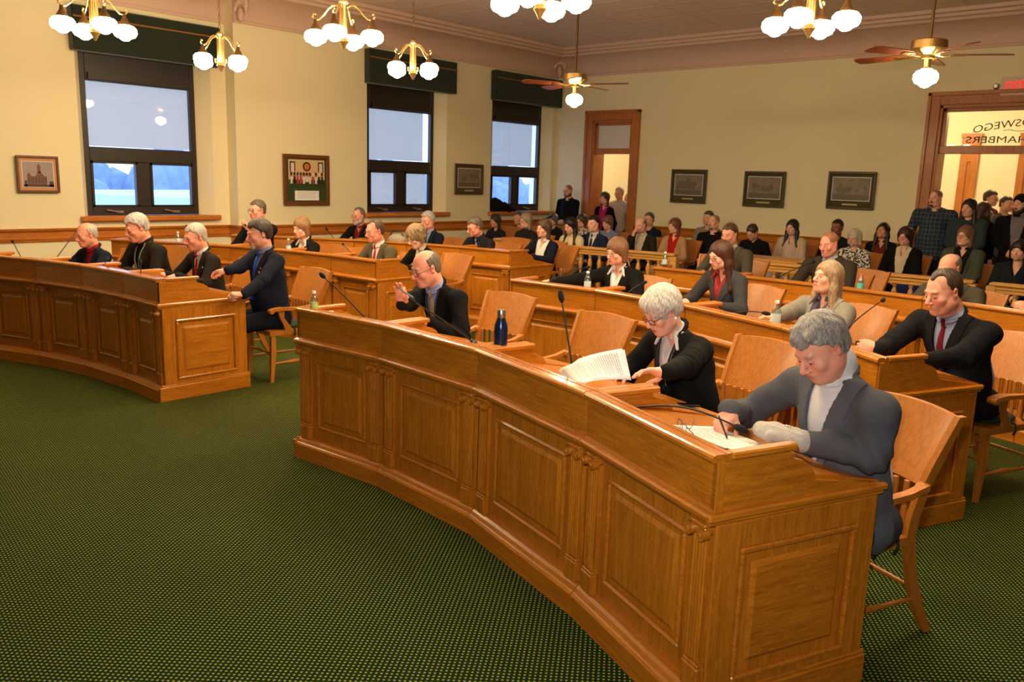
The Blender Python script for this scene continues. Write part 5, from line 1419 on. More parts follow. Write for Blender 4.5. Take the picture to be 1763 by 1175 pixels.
        if hair == 'long':
            for k in (1, -1):
                G.cap(hl((k * 0.074, 0.0, 0.04)), hl((k * 0.086, 0.005, -0.08)), 0.030 * hs, 0.034 * hs, 0.03)
                p1 = hl((k * 0.086, 0.005, -0.08)); p2 = N + X * k * 0.105 * s + Fw * 0.075 - T * 0.13; G.cap(p1, p2, 0.036 * s, 0.028 * s, 0.03)
                G.cap(p2, p2 - T * 0.09, 0.028, 0.014, 0.02)
            G.cap(hl((0, 0.07, 0.02)), N - Fw * 0.085 - T * 0.14, 0.07 * s, 0.055 * s, 0.04)
        if hair == 'bun': G.ell(hl((0, 0.105, 0.06)), np.array((0.035, 0.03, 0.035)) * hs, Hd, 0.01); G.ell(hl((0, 0.06, -0.02)), np.array((0.06, 0.045, 0.06)) * hs, Hd, 0.03)
        G.sub(faceop({'bob': 0.045, 'long': 0.062, 'pixie': 0.047, 'curly': 0.055, 'bun': 0.065, 'wavy': 0.055}[hair], 0.062 if hair != 'pixie' else 0.064), 0.012)
        if hair == 'long' or hair == 'wavy': G.sub(SD().cap(hl((0, -0.09, -0.02)), hl((0, -0.10, -0.14)), 0.052 * hs, 0.05 * hs), 0.015)
        if hair in ('pixie', 'bun'): G.sub(ears(0.024), 0.008); G.sub(below(-0.070, 0.1), 0.01)
    if G.p:
        amp = {'curly': 0.006, 'pixie': 0.0032, 'messy': 0.0038, 'long': 0.0018, 'bob': 0.002}.get(hair, 0.0022)
        G.fn(lambda P, d: strand(P, d, amp if q != 'far' else amp * 0.5))
        down = 0.20 if hair not in ('long', 'wavy') else 0.45
        sdf_obj('hair', G, HC_ - np.array([0.2, 0.24, down]), HC_ + np.array([0.2, 0.24, 0.2]), hh * (1.0 if hair != 'long' else 1.3) * 1.15, hm, root)
    if beard:
        F = SD(); t = {'full': 0.010, 'goatee': 0.006, 'stache': 0.0, 'long': 0.014}[beard]
        if beard != 'stache':
            F.cap(hl((-0.036, -0.034, -0.078)), hl((0.036, -0.034, -0.078)), (0.032 + t) * hs, (0.032 + t) * hs); F.ell(hl((0, -0.078, -0.098)), np.array((0.027 + t, 0.022 + t, 0.021 + t * 1.5)) * hs, Hd, 0.02)
            if beard in ('full', 'long'):
                for k in (1, -1): F.cap(hl((k * 0.058, -0.01, -0.02)), hl((k * 0.05, -0.012, -0.07)), 0.022 * hs, 0.028 * hs, 0.02)
            if beard == 'long': F.ell(hl((0, -0.07, -0.14)), np.array((0.045, 0.03, 0.055)) * hs, Hd, 0.03)
            F.sub(SD().ell(hl((0, -0.115, -0.065)), np.array((0.024, 0.03, 0.0135)) * hs, Hd), 0.006)
            if beard == 'goatee': F.cut(SD().ell(hl((0, -0.09, -0.09)), np.array((0.034, 0.06, 0.045)) * hs, Hd), 0.01)
            F.sub(SD().fn(lambda P, d: -((P - HC_) @ Hd[:, 2] / hs + 0.028) * hs), 0.01)
        if beard: F.cap(hl((-0.026, -0.091, -0.060)), hl((0, -0.101, -0.050)), 0.0075 * hs, 0.009 * hs, 0.006); F.cap(hl((0, -0.101, -0.050)), hl((0.026, -0.091, -0.060)), 0.009 * hs, 0.0075 * hs, 0.006)
        F.fn(lambda P, d: strand(P, d, 0.0015))
        sdf_obj('beard' if beard != 'stache' else 'moustache', F, HC_ - 0.17, HC_ + np.array([0.17, 0.17, 0.06]), hh, hairm(bc or hc), root)
    if glasses:
        m = MB(); r = 0.0017 if glasses == 'dark' else 0.0011
        lens = MB()
        for k in (1, -1):
            loop = []
            for i in range(14):
                a = 2 * math.pi * i / 14; rx, rz = 0.0235, 0.0165
                xx = math.copysign(abs(math.cos(a)) ** 0.7, math.cos(a)) * rx; zz = math.copysign(abs(math.sin(a)) ** 0.7, math.sin(a)) * rz
                loop.append(tuple(hl((k * 0.0325 + xx, -0.108 + 0.25 * abs(k * 0.0325 + xx) ** 1.5 * 2, -0.004 + zz))))
            m.tube(loop, r * 1.25, 5, True)
            lens.add(loop, [tuple(range(14))])
            m.tube([tuple(hl((k * 0.056, -0.095, 0.003))), tuple(hl((k * 0.074, -0.07, 0.004))), tuple(hl((k * 0.082, 0.0, 0.006))), tuple(hl((k * 0.082, 0.02, -0.01)))], r, 5)
        m.tube([tuple(hl((-0.0095, -0.108, 0.002))), tuple(hl((0, -0.112, 0.005))), tuple(hl((0.0095, -0.108, 0.002)))], r, 5)
        g = m.build('glasses', GFR if glasses == 'dark' else GWI, root, smooth=2)
        if q != 'far': lens.build('lenses', LENS, g)
    if hat == 'cap':
        C_ = SD().ell(hl((0, 0.012, 0.06)), np.array((0.088, 0.106, 0.075)) * hs, Hd).ell(hl((0, -0.13, 0.062)), np.array((0.06, 0.06, 0.008)) * hs, Hd @ rotm(0, 0.2, 0), 0.01).sub(below(0.045, 0.0), 0.004)
        sdf_obj('cap', C_, HC_ - 0.24, HC_ + 0.24, hh, cloth((30, 40, 90)), root)
    if hat == 'band':
        C_ = SD().ell(hl((0, 0.016, 0.045)), np.array((0.092, 0.112, 0.10)) * hs, Hd).sub(faceop(0.072, 0.075), 0.004).sub(below(0.04, 0.2), 0.004)
        sdf_obj('knit_cap', C_, HC_ - 0.2, HC_ + 0.2, hh, cloth((28, 20, 30)), root)
    # ---- clothes
    st = {'far': 0.5, 'mid': 0.8, 'near': 1.25}[q]
    def sleeves_(off=0.0):
        J = SD()
        for (a, e, w_, hd_, pn, k) in arms:
            ar = B ** 0.5; J.cap(a, e, 0.060 * ar + off, 0.052 * ar + off, 0.035); J.cap(e, w_ - nrm(w_ - e) * 0.004, 0.051 * ar + off, 0.038 * ar + off, 0.025)
        if near or mid_: J.fn(lambda P, d: folds(P, d, 0.005 * st))
        return J
    def garment(off=0.0, sleeves=True, skirt=True, thick=0.0):
        J = SD()
        bust = 0.02 if fem else 0.0
        J.ell(N - T * 0.20, (shw * 0.86 + off, (0.112 + bust) * B + off, 0.185 + off), RT)
        J.ell(Pv + T * tl * 0.32 + Fw * 0.02 * belly, (0.152 * B + off, 0.118 * B * belly + off, 0.17 + off), RT, 0.08)
        J.cap(Pv + T * 0.04, N - T * 0.2, 0.105 * B ** 0.7 + off, 0.10 * B ** 0.7 + off, 0.06)
        if skirt: J.ell(Pv + np.array([0, 0.0, 0.0]), (0.182 * B ** 0.7 + off, 0.142 * B ** 0.7 + off, 0.15 + off), None, 0.09)
        J.cap(sh[0] - X * 0.02 - T * 0.012, sh[1] + X * 0.02 - T * 0.012, 0.056 * (B ** 0.5) + off, None, 0.05)
        for k in (1, -1): J.cap(N + T * 0.005 + X * k * 0.045, sh[0 if k > 0 else 1] + T * 0.004, 0.036 + off, 0.050 + off, 0.04)
        if sleeves:
            for (a, e, w_, hd_, pn, k) in arms:
                ar = B ** 0.5; J.cap(a, e, 0.060 * ar + off, 0.052 * ar + off, 0.035); J.cap(e, w_ - nrm(w_ - e) * 0.018, 0.051 * ar + off, 0.037 * ar + off, 0.025)
        return J
    def folds(P, d, amp=0.004):
        w = np.sin(P[:, 2] * 46 + P[:, 0] * 22 + 2.0 * np.sin(P[:, 1] * 19)) * np.sin(P[:, 0] * 17 - P[:, 1] * 31 + 1.3)
        o = d
        for (a, e, w_, hd_, pn, k) in arms:   # rings of creases at the elbows
            dist = np.sqrt(((P - e) ** 2).sum(1)); t = (P - e) @ nrm(w_ - a); o = o - amp * 1.3 * np.exp(-(dist / 0.09) ** 2) * np.sin(t * 130 + P[:, 0] * 40)
        lw_ = np.sin(P[:, 2] * 24 - P[:, 0] * 15 + 1.7 * np.sin(P[:, 1] * 11 + P[:, 0] * 7)); return o - amp * (0.45 * w + 0.55 * lw_)
    glo = np.minimum(np.array([a for ar in arms for a in (ar[0], ar[1], ar[2])]).min(0), Pv) - 0.2; ghi = np.maximum(np.array([a for ar in arms for a in (ar[0], ar[1], ar[2])]).max(0), N) + 0.13
    f_ = lambda P: (P - N) @ Fw
    v_ = lambda P: (P - N) @ T      # 0 at the neck base, negative below
    cm = cloth(tc, 'plaid' if top == 'plaid' else 'plain') if top != 'print' else cloth(tc, 'print')
    vb = -0.34 if not fem else -0.30      # where the lapels meet
    if lapel: vb = lapel
    def wedge(wtop=0.078, vb=vb, vt=0.0):   # opening narrowing down to the button
        return SD().fn(lambda P, d: np.maximum(np.abs(P[:, 0]) - np.clip((v_(P) - vb) / (vt - vb), -0.2, 1.3) * wtop, -f_(P)) * 0.9)
    if top in ('suit', 'jacket', 'cardigan', 'open'):
        J = garment(sleeves=False)
        wt = {'suit': 0.078, 'jacket': 0.085, 'cardigan': 0.075, 'open': 0.10}[top]
        if top == 'open': vb = -0.6
        if near or mid_: J.fn(lambda P, d: folds(P, d, 0.0055 * st))
        J.sub(wedge(wt, vb), 0.004)
        J.sub(SD().cap(N - T * 0.02, N + T * 0.2 - Fw * 0.02, 0.062, 0.075), 0.006)
        J.join(sleeves_(), 0.035)
        sdf_obj('jacket', J, glo, ghi, hb * 0.85, cm, root)
        if top in ('suit', 'jacket'):
            def lap(P, d):
                g = garment(0.0, False)(P) - 0.007; v = v_(P); t = np.clip((v - vb) / (0 - vb), -0.2, 1.3) * wt; ax_ = np.abs(P[:, 0])
                wd = np.where(v > -0.115, 0.058 + (v + 0.115) * 0.1, np.clip((v - vb) / (-0.125 - vb), 0, 1) * 0.072)
                return np.maximum.reduce([g, -g - 0.016, (t - 0.004 - ax_), ax_ - t - wd, vb - v, -f_(P) - 0.0, v - 0.02])
            Lq = SD().fn(lambda P, d: lap(P, d))
            sdf_obj('lapels', Lq, N - 0.42 * np.array([0.5, 1, 1]) - T * 0.05, N + np.array([0.21, 0.2, 0.1]), max(hh * 0.9, 0.005), cloth([min(255, x * 1.06 + 1) for x in tc]), root)
            K = SD()
            for a in range(9):   # collar round the neck
                t0 = math.radians(-115 + a * 230 / 9); t1 = math.radians(-115 + (a + 1) * 230 / 9)
                pc = lambda t: N + X * math.sin(t) * 0.074 * s * (nr / 0.055) ** 0.5 - Fw * math.cos(t) * 0.070 + T * (0.014 + 0.022 * math.cos(t)); K.cap(pc(t0), pc(t1), 0.0115, None, 0.004)
            sdf_obj('jacket_collar', K, N - 0.12, N + 0.13, max(hh, 0.005), cm, root)
        Sh = garment(-0.010, False, False); 
        if not fem: Sh.join(SD().cap(N - T * 0.06, N + nd * 0.022, nr + 0.010, nr + 0.007), 0.03)
        else: Sh.sub(SD().cap(N, N + T * 0.2, nr * 0.98, nr * 1.1), 0.004)
        if fem or top in ('cardigan',): Sh.sub(wedge(0.045, -0.12), 0.004)
        shb = (N - np.array([0.2, 0.36, 0.55]), N + np.array([0.2, 0.16, 0.08]))
        sm = cloth(sc)
        if fem: Sh.cut(wedge(wt + 0.03, vb - 0.05, 0.0), 0.01)
        shirt = sdf_obj('shirt' if not fem else 'blouse', Sh, *shb, max(hh * 1.2, 0.007), sm, root)
        Kc = SD()   # shirt collar
        n_ = 10; a0 = 162 if not fem else 150
        for a in range(n_):
            t0 = math.radians(-a0 + a * 2 * a0 / n_); t1 = math.radians(-a0 + (a + 1) * 2 * a0 / n_)
            def pc(t):
                fr = (1 - math.cos(t)) / 2; rr = nr + 0.006
                return N + X * math.sin(t) * rr - Fw * math.cos(t) * (rr + 0.002) + T * (0.034 - 0.024 * fr) + nd * 0.0 + Fw * 0.004
            Kc.cap(pc(t0), pc(t1), 0.0085, None, 0.002); 
            if abs(t0 + t1) / 2 > 1.6 or fem and abs(t0 + t1) / 2 > 1.2: Kc.cap(pc(t0) - T * 0.016 + Fw * 0.006, pc(t1) - T * 0.016 + Fw * 0.006, 0.0085, None, 0.002)
        if fem and top == 'suit' or fem and top == 'jacket':
            for k in (1, -1): Kc.cap(N + X * k * 0.05 + Fw * 0.045 + T * 0.015, N + X * k * 0.085 + Fw * 0.085 - T * 0.045, 0.014, 0.008, 0.01)
        sdf_obj('shirt_collar' if not fem else 'blouse_collar', Kc, N - 0.16, N + 0.15, max(hh * 0.9, 0.0045), sm, root)
        if tie:
            def tf(P, d):
                g = garment(-0.010, False, False)(P) - 0.008; v = v_(P); ax_ = np.abs(P[:, 0]); wd = 0.013 + np.clip(-v - 0.035, 0, 0.4) * 0.075 + np.where(v > -0.045, 0.005, 0)
                return np.maximum.reduce([g, -g - 0.015, ax_ - wd, v + 0.002, -0.42 - v, -f_(P)])
            Tt = SD().fn(tf).join(SD().cap(N + Fw * (nr + 0.012) + T * 0.004, N + Fw * (nr + 0.022) - T * 0.025, 0.014, 0.010), 0.006)
            sdf_obj('necktie', Tt, *shb, max(hh * 0.8, 0.0045), cloth(tie), root)
    else:
        J = garment()
        if near or mid_: J.fn(lambda P, d: folds(P, d, 0.005 * st))
        if top == 'vneck': J.sub(wedge(0.06, -0.16), 0.004)
        J.sub(SD().cap(N + T * 0.0, N + T * 0.2, nr * (1.0 if top == 'turtle' else 1.12), nr * 1.3), 0.006)
        if top == 'turtle': J.join(SD().cap(N, N + nd * 0.05, nr + 0.008, nr + 0.008), 0.01)
        sdf_obj({'plaid': 'plaid_shirt', 'print': 'patterned_blouse', 'coat': 'coat'}.get(top, 'sweater'), J, glo, ghi, hb * 0.9, cm, root)
        if top in ('plaid', 'coat', 'polo'):
            Kc = SD()
            for a in range(8):
                t0 = math.radians(-150 + a * 37.5); t1 = math.radians(-150 + (a + 1) * 37.5); pc = lambda t: N + X * math.sin(t) * (nr + 0.012) - Fw * math.cos(t) * (nr + 0.01) + T * (0.012 + 0.018 * math.cos(t)); Kc.cap(pc(t0), pc(t1), 0.012, None, 0.004)
            sdf_obj('collar', Kc, N - 0.14, N + 0.14, max(hh, 0.006), cm, root)
    # cuffs
    if top == 'suit' and q != 'far' and not fem:
        for (a, e, w_, hd_, pn, k) in arms:
            u = nrm(w_ - e); m = MB(); m.tube([tuple(w_ - u * 0.03), tuple(w_ + u * 0.004)], [0.034, 0.033], 14); m.build('shirt_cuff', cloth(sc), root, smooth=True)
    # trousers and shoes
    Q = SD(); Q.ell(Pv - np.array([0, 0.0, 0.0]), (0.170 * B ** 0.6, 0.125 * B ** 0.6, 0.11), None)
    for i in (0, 1): Q.cap(hips[i], knees[i], 0.088 * B ** 0.4, 0.070, 0.05); Q.cap(knees[i], ank[i], 0.068, 0.055, 0.03)
    tm = cloth(trousers or tc)
    kk = np.array(knees + ank + [Pv]); sdf_obj('trousers', Q, kk.min(0) - 0.17, kk.max(0) + 0.15, hb * 1.15, tm, root)
    for i in (0, 1):
        a = ank[i]; m = SD().ell(a + np.array([0, -0.065, -0.045]), (0.045, 0.125, 0.042)).cap(a, a - np.array([0, 0, 0.03]), 0.04, 0.04, 0.03)
        fl = -O.z; m.cut(SD().fn(lambda P, d: fl + 0.002 - P[:, 2]), 0.002)
        sdf_obj('shoe', m, a - 0.25, a + 0.2, max(hb * 0.8, 0.01), SHOE, root)
    toW = lambda p: Vector((c * p[0] - s_ * p[1] + O.x, s_ * p[0] + c * p[1] + O.y, p[2] + O.z))
    info = dict(root=root, tips=[[toW(t) for t in tt[0]] + [toW(tt[1])] for tt in tips], wr=[toW(a[2]) for a in arms], el=[toW(a[1]) for a in arms], N=toW(N), T=T, Fw=Fw, yaw=yaw, hl=lambda p: toW(hl(p)), O=O, toW=toW, ltips=tips, local=dict(N=N, T=T, Fw=Fw, X=X, nr=nr, arms=arms, garment=garment, HC=HC_, Hd=Hd, hs=hs))
    if ch and not stand:
        bx = Vector((0, 0.02 + chd)); yy = yaw + math.radians(chyaw)
        chair(O.x - math.sin(yy) * (0.02 + chd) + math.cos(yy) * chx, O.y + math.cos(yy) * (0.02 + chd) + math.sin(yy) * chx, yy, chl or ' '.join(('armchair of the ' + label).split()[:16]), 'occupied oak armchairs')
    return info
# ============================================================ THE SITTERS
def V3(v): return (v.x, v.y, v.z)
def seatyaw(R, s): return math.degrees(rowang(R, s))
BK, CH_, NV, GR, OL = (20, 19, 20), (34, 33, 36), (22, 26, 40), (70, 70, 74), (78, 74, 58)
# --- front centre row
wr = at_z(1256, 706, 0.965); tg = at_z(1228, 742, 0.90)
lw = at_z(1368, 757, 0.925); lt = at_z(1290, 732, 0.92)
d = (tg - wr); d2 = (lt - lw)
nearman = person('person in grey suit writing at the near desk, wearing a knitted mitten',
    (1413, 598), 1.27, yaw=-24, lean=0.27, b=1.3, hscale=0.96, hair='messy', hc=(158, 152, 146), hp=38, hy=-4, hr=-3, top='suit', tc=(88, 90, 98), sc=(226, 226, 230), skin='pink', q='near', age=0.8, belly=1.15, lapel=-0.40,
    hands=((V3(lw), V3(d2), (0, 0, -1)), (V3(wr), (d.x, d.y, d.z - 0.02), (0.15, -0.2, -1))), curls=(0.03, [0.6, 0.85, 1.05, 1.15]), thumbs=(0.0, 0.95), elbow=(at_z(1503, 786, 0.90), None), arml=(1.07, 1.12), chx=-0.15, poles=((1.0, 0.75, 0.22), (-0.9, 0.3, -0.6)), brows=(120, 110, 104), trousers=(60, 64, 74),
    chl='oak armchair under the person in grey suit at the near desk', chd=0.02, chyaw=0)
lc = nearman['local']; a = lc['arms'][0]
u = nrm(a[3]); w_ = a[2]
MT = SD().cap(w_ - u * 0.03, w_ + u * 0.0, 0.040, 0.034, 0.02).cap(w_, w_ + u * 0.09, 0.034, 0.038, 0.02).cap(w_ + u * 0.09, w_ + u * 0.165, 0.038, 0.030, 0.02).cap(w_ + u * 0.02, np.array(nearman['ltips'][0][1]), 0.022, 0.018, 0.02).cap(w_ + u * 0.02, w_ + u * 0.07 + np.array([0.0, -0.055, 0.0]), 0.02, 0.018, 0.02)
MT.cap(w_, w_ + nrm(a[1] - w_) * 0.05, 0.036, 0.040, 0.02)
for t_ in nearman['ltips'][0][0]: MT.cap(w_ + u * 0.10, t_, 0.03, 0.017, 0.02)
sdf_obj('mitten', MT, w_ - 0.2, w_ + 0.25, 0.005, mat('grey_knit_wool', (176, 172, 166), 0.95, noise=0.25, nscale=90, bump=0.5), nearman['root'])
# white turtleneck neck band
TN = SD().cap(lc['N'] - lc['T'] * 0.02, lc['HC'] + lc['Hd'] @ np.array([0, 0.03, -0.10]), 0.071, 0.068)
sdf_obj('turtleneck', TN, lc['N'] - 0.2, lc['N'] + 0.2, 0.006, cloth((226, 226, 230)), nearman['root'])
wlines = MB(); r = random.Random(3)
side = np.cross(u, [0, 0, 1]); side /= np.linalg.norm(side)
for i, ch_ in enumerate('XXL'):
    pass
def on_mit(s, t): 
    p = w_ + u * s + side * t; rr = 0.0425
    return tuple(p + np.array([0, 0, math.sqrt(max(rr * rr - t * t, 0)) + 0.0015]))
for k, s0 in enumerate((0.055, 0.028)):
    wlines.tube([on_mit(s0, -0.006), on_mit(s0 - 0.018, 0.014)], 0.0016, 4); wlines.tube([on_mit(s0 - 0.018, -0.006), on_mit(s0, 0.014)], 0.0016, 4)
wlines.tube([on_mit(0.004, -0.006), on_mit(0.004, 0.014), on_mit(-0.008, 0.014)], 0.0016, 4)
for i in range(22):
    s0 = -0.05 + i * 0.007; wlines.tube([on_mit(s0, 0.028), on_mit(s0 + 0.004, 0.034)], 0.0012, 4); wlines.tube([on_mit(s0, -0.020), on_mit(s0 + 0.004, -0.026)], 0.0012, 4)
wlines.build('knit_pattern', mat('white_knit_yarn', (232, 230, 226), 0.9), nearman['root'])
# --- pen in the writing hand
def pen(a, b, label, colr, acc=None):
    o = empty('pen', a, 0, label, 'pen'); v = Vector(b) - Vector(a)
    MB().tube([(0, 0, 0), tuple(v * 0.06), tuple(v * 0.12), tuple(v * 0.92), tuple(v)], [0.0008, 0.002, 0.0042, 0.0042, 0.003], 10).build('barrel', colr, o, smooth=True)
    MB().tube([tuple(v * 0.72 + Vector((0, 0, 0.006))), tuple(v * 0.97 + Vector((0, 0, 0.006)))], 0.0012, 5).build('clip', acc or STEEL, o)
tipp = nearman['tips'][1]; pt = on_desk(1251, 758, R_front); mid = (tipp[0] + tipp[4]) / 2
pt = on_desk(1253, 758, R_front); pen(pt, pt + (at_z(1231, 700, 1.04) - pt).normalized() * 0.14, 'dark green pen in the hand of the person in grey suit', mat('dark_green_pen', (16, 44, 38), 0.3))
P = on_desk(1243, 755, R_front)
sheets(P + Vector((0.0, 0.0, 0.003)), 0.30, 0.32, rowang(R_front, 3.5) + 0.25, SL, off=0.25, label= 'white papers under the pen of the person in grey suit', n=3)

pr_ = at_z(1120, 662, 0.975)
pl = at_z(1010, 668, 0.95)
whw = person('person in black blazer and lanyard reading papers in the front centre row', (1140, 535), 1.20, yaw=-16, lean=0.42, sex='f', b=1.18, hair='pixie', hc=(226, 220, 208), hp=33, hy=-8, hr=0, top='suit', tc=BK, sc=(232, 232, 232), skin='pale', q='near', age=0.7, glasses='dark',
    hands=((V3(pr_), (-0.9, -0.35, 0.05), (0.1, -0.35, -0.9)), 'desk'), curls=(0.32, 0.5), thumbs=(0.5, 0.5), brows=(170, 150, 130), chl='oak armchair under the person in black blazer at the front centre row', chd=0.14, trousers=BK, lapel=-0.34)
def lanyard(p, colr, badge=None, vb=-0.34, label=None, words=None):
    L = p['local']; N, T, Fw, X = L['N'], L['T'], L['Fw'], L['X']; g = L['garment'](-0.002, False, False)
    for k in (1, -1):
        pts = []
        for i in range(12):
            t = i / 11; x = k * (0.066 - 0.058 * t); v = 0.015 + (vb - 0.015) * t
            base = N + X * x + T * v; lo_, hi_ = 0.0, 0.3
            for _ in range(14):
                m_ = (lo_ + hi_) / 2
                if g((base + Fw * m_)[None])[0] < 0: lo_ = m_
                else: hi_ = m_
            pts.append(tuple(base + Fw * (lo_ + 0.010)))
        m = MB(); m.tube(pts, 0.0062, 6); m.build('lanyard', colr, p['root'], smooth=2)
    e = Vector(pts[-1])
    if badge: MB(at(e)).bbox(-0.03, 0.03, -0.008, -0.004, -0.10, -0.02, 0.001).build('badge', badge, p['root'])
lanyard(whw, mat('black_lanyard', (26, 26, 30), 0.6), vb=-0.30)
L = whw['local']; br = L['N'] + L['Fw'] * 0.15 + L['X'] * 0.085 - L['T'] * 0.12
MB().ball(tuple(br), (0.014, 0.006, 0.022), 10, 6).build('brooch', mat('pearl_gold_brooch', (220, 200, 160), 0.25, metal=0.5), whw['root'], smooth=2)
er = L['HC'] + L['Hd'] @ np.array([0.083, 0.008, -0.04]); MB().ball(tuple(er), 0.0085, 10, 6).build('pearl_earring', mat('pearl', (240, 236, 226), 0.2), whw['root'], smooth=2)
# her sheets, held up at the far edge
c4 = [at_z(966, 634, 0.975), at_z(993, 662, 0.968), at_z(1087, 655, 0.99), at_z(1075, 603, 1.115)]
o = empty('held_papers', c4[0], 0, 'stack of white printed pages held by the person in black blazer', 'papers')
for k in range(3):
    m = MB(); vs = []
    for j in range(7):
        for i in range(7):
            a_ = c4[0].lerp(c4[1], i / 6); b_ = c4[3].lerp(c4[2], i / 6); p = a_.lerp(b_, j / 6) - c4[0]; p.z += 0.012 * math.sin(math.pi * j / 6) + 0.002 * k - (0.01 * k if j < 2 else 0); p.x -= 0.008 * k; vs.append(p)
    fs = [(j * 7 + i, j * 7 + i + 1, j * 7 + i + 8, j * 7 + i + 7) for j in range(6) for i in range(6)]
    m.add(vs, fs); s = m.build('sheet', PAPER, o, smooth=2); sm_ = s.modifiers.new('t', 'SOLIDIFY'); sm_.thickness = 0.0006
m = MB(); r = random.Random(5)
for j in range(21):
    t = 0.12 + j * 0.037
    x = 0.1
    while x < 0.82 - (0.3 if j % 6 == 5 else 0):
        l = r.uniform(0.03, 0.09)
        q = []
        for (tt, xx) in ((t, x), (t, x + l), (t + 0.008, x + l), (t + 0.008, x)):
            a_ = c4[0].lerp(c4[1], xx); b_ = c4[3].lerp(c4[2], xx); p = a_.lerp(b_, tt) - c4[0]; p.z += 0.012 * math.sin(math.pi * tt) + 0.0068; q.append(p)
        m.add(q, [(0, 1, 2, 3)]); x += l + 0.02
m.build('printed_lines', INK, o)

hw_ = at_z(667, 540, 1.0)
bald = person('person in black suit holding a blue pen in a raised hand', (733, 462), 1.22, yaw=-2, lean=0.50, b=1.15, hair='ring', hc=(120, 104, 90), hp=20, hy=-10, hr=0, top='suit', tc=BK, sc=(150, 160, 214), tie=(190, 156, 110), skin='pink', q='near', age=0.7, glasses='dark', lapel=-0.36,
    hands=('desk', (V3(hw_), (-0.12, -0.05, 1.0), (0.55, -0.75, 0.1))), curls=(0.4, [1.0, 0.55, 0.45, 0.5]), thumbs=(0.5, 0.8), poles=(None, (-0.5, 0.5, -0.9)), chl='oak armchair under the person in black suit holding a blue pen', chd=0.10, brows=(110, 90, 76))
lanyard(bald, mat('patterned_black_lanyard', (40, 42, 56), 0.6, noise=0.9, nscale=120), vb=-0.34)
tp = bald['tips'][1]; q0 = (tp[0] + tp[4]) / 2
pen(q0 + Vector((-0.055, -0.02, 0.03)), q0 + Vector((0.07, 0.02, -0.035)), 'blue pen in the raised hand of the person in black suit', mat('blue_pen', (60, 130, 190), 0.3))
def pin(p, x, v, r, col, name='lapel_pin'):
    L = p['local']; base = L['N'] + L['X'] * x + L['T'] * v; g = L['garment'](0.008, False, False); lo_, hi_ = 0.0, 0.3
    for _ in range(14):
        m_ = (lo_ + hi_) / 2
        if g((base + L['Fw'] * m_)[None])[0] < 0: lo_ = m_
        else: hi_ = m_
    MB().ball(tuple(base + L['Fw'] * (lo_ + 0.002)), (r, 0.005, r), 10, 6).build(name, mat('pin_%d_%d_%d' % col, col, 0.3, metal=0.4), p['root'], smooth=2)
pin(nearman, 0.035, -0.33, 0.009, (170, 150, 110), 'jacket_button')
# --- front left row
rg = at_z(352, 486, 0.965); lg = at_z(416, 512, 0.83)
nvy = person('person in navy suit and bright blue tie', (446, 403), 1.31, yaw=-4, lean=0.10, b=1.25, hair='thick', hc=(70, 54, 44), hp=12, hy=-8, top='suit', tc=(24, 28, 44), sc=(120, 126, 160), tie=(40, 80, 200), skin='pink', q='mid', beard='goatee', bc=(190, 180, 170),
    hands=((V3(lg), (-0.35, -1, 0.1), (-0.3, 0, -1)), (V3(rg), (-0.75, -0.3, -0.05), (0, 0, -1))), curls=(0.9, 0.5), belly=1.15, chl='oak armchair under the person in navy suit and bright blue tie', chd=0.06, trousers=(20, 24, 38))
pin(nvy, 0.10, -0.13, 0.011, (190, 60, 60)); pin(nvy, 0.09, -0.16, 0.010, (220, 200, 140))
rtm = person('person in dark suit and bright red tie in the front left row', (336, 408), 1.215, yaw=0, lean=0.22, b=1.05, hair='short', hc=(206, 196, 180), hp=16, hy=0, top='suit', tc=(38, 34, 28), sc=(232, 228, 226), tie=(176, 24, 36), skin='pink', q='mid', age=0.8, glasses='wire', chl='oak armchair under the person with the bright red tie', brows=(190, 180, 170), chd=0.06)
pin(rtm, 0.11, -0.12, 0.012, (200, 180, 130)); pin(rtm, 0.11, -0.24, 0.012, (200, 180, 130))
mm = person('person in dark brown jacket, glasses and grey lanyard under the window', (235, 392), 1.27, yaw=4, lean=0.28, b=1.35, hair='thick', hc=(200, 192, 184), hp=22, hy=-6, top='suit', tc=(36, 32, 26), sc=(18, 18, 20), skin='pink', q='mid', age=0.8, glasses='wire', beard='stache', bc=(226, 220, 210), chl='oak armchair under the person in dark brown jacket and lanyard', belly=1.2, chd=0.08, hscale=1.05, brows=(200, 190, 180))
lanyard(mm, mat('grey_lanyard', (120, 124, 120), 0.6), badge=mat('white_badge', (200, 200, 196), 0.5), vb=-0.30)
person('person in dark blue blazer over a red shirt, front left row', (149, 404), 1.16, yaw=10, lean=0.22, b=0.98, hair='ring', hc=(200, 190, 176), hp=14, hy=-8, top='suit', tc=(28, 34, 52), sc=(150, 24, 30), tie=(120, 20, 24), skin='pink', q='mid', age=0.9, glasses='wire', chl='oak armchair under the person in dark blue blazer and red shirt', hscale=0.97)
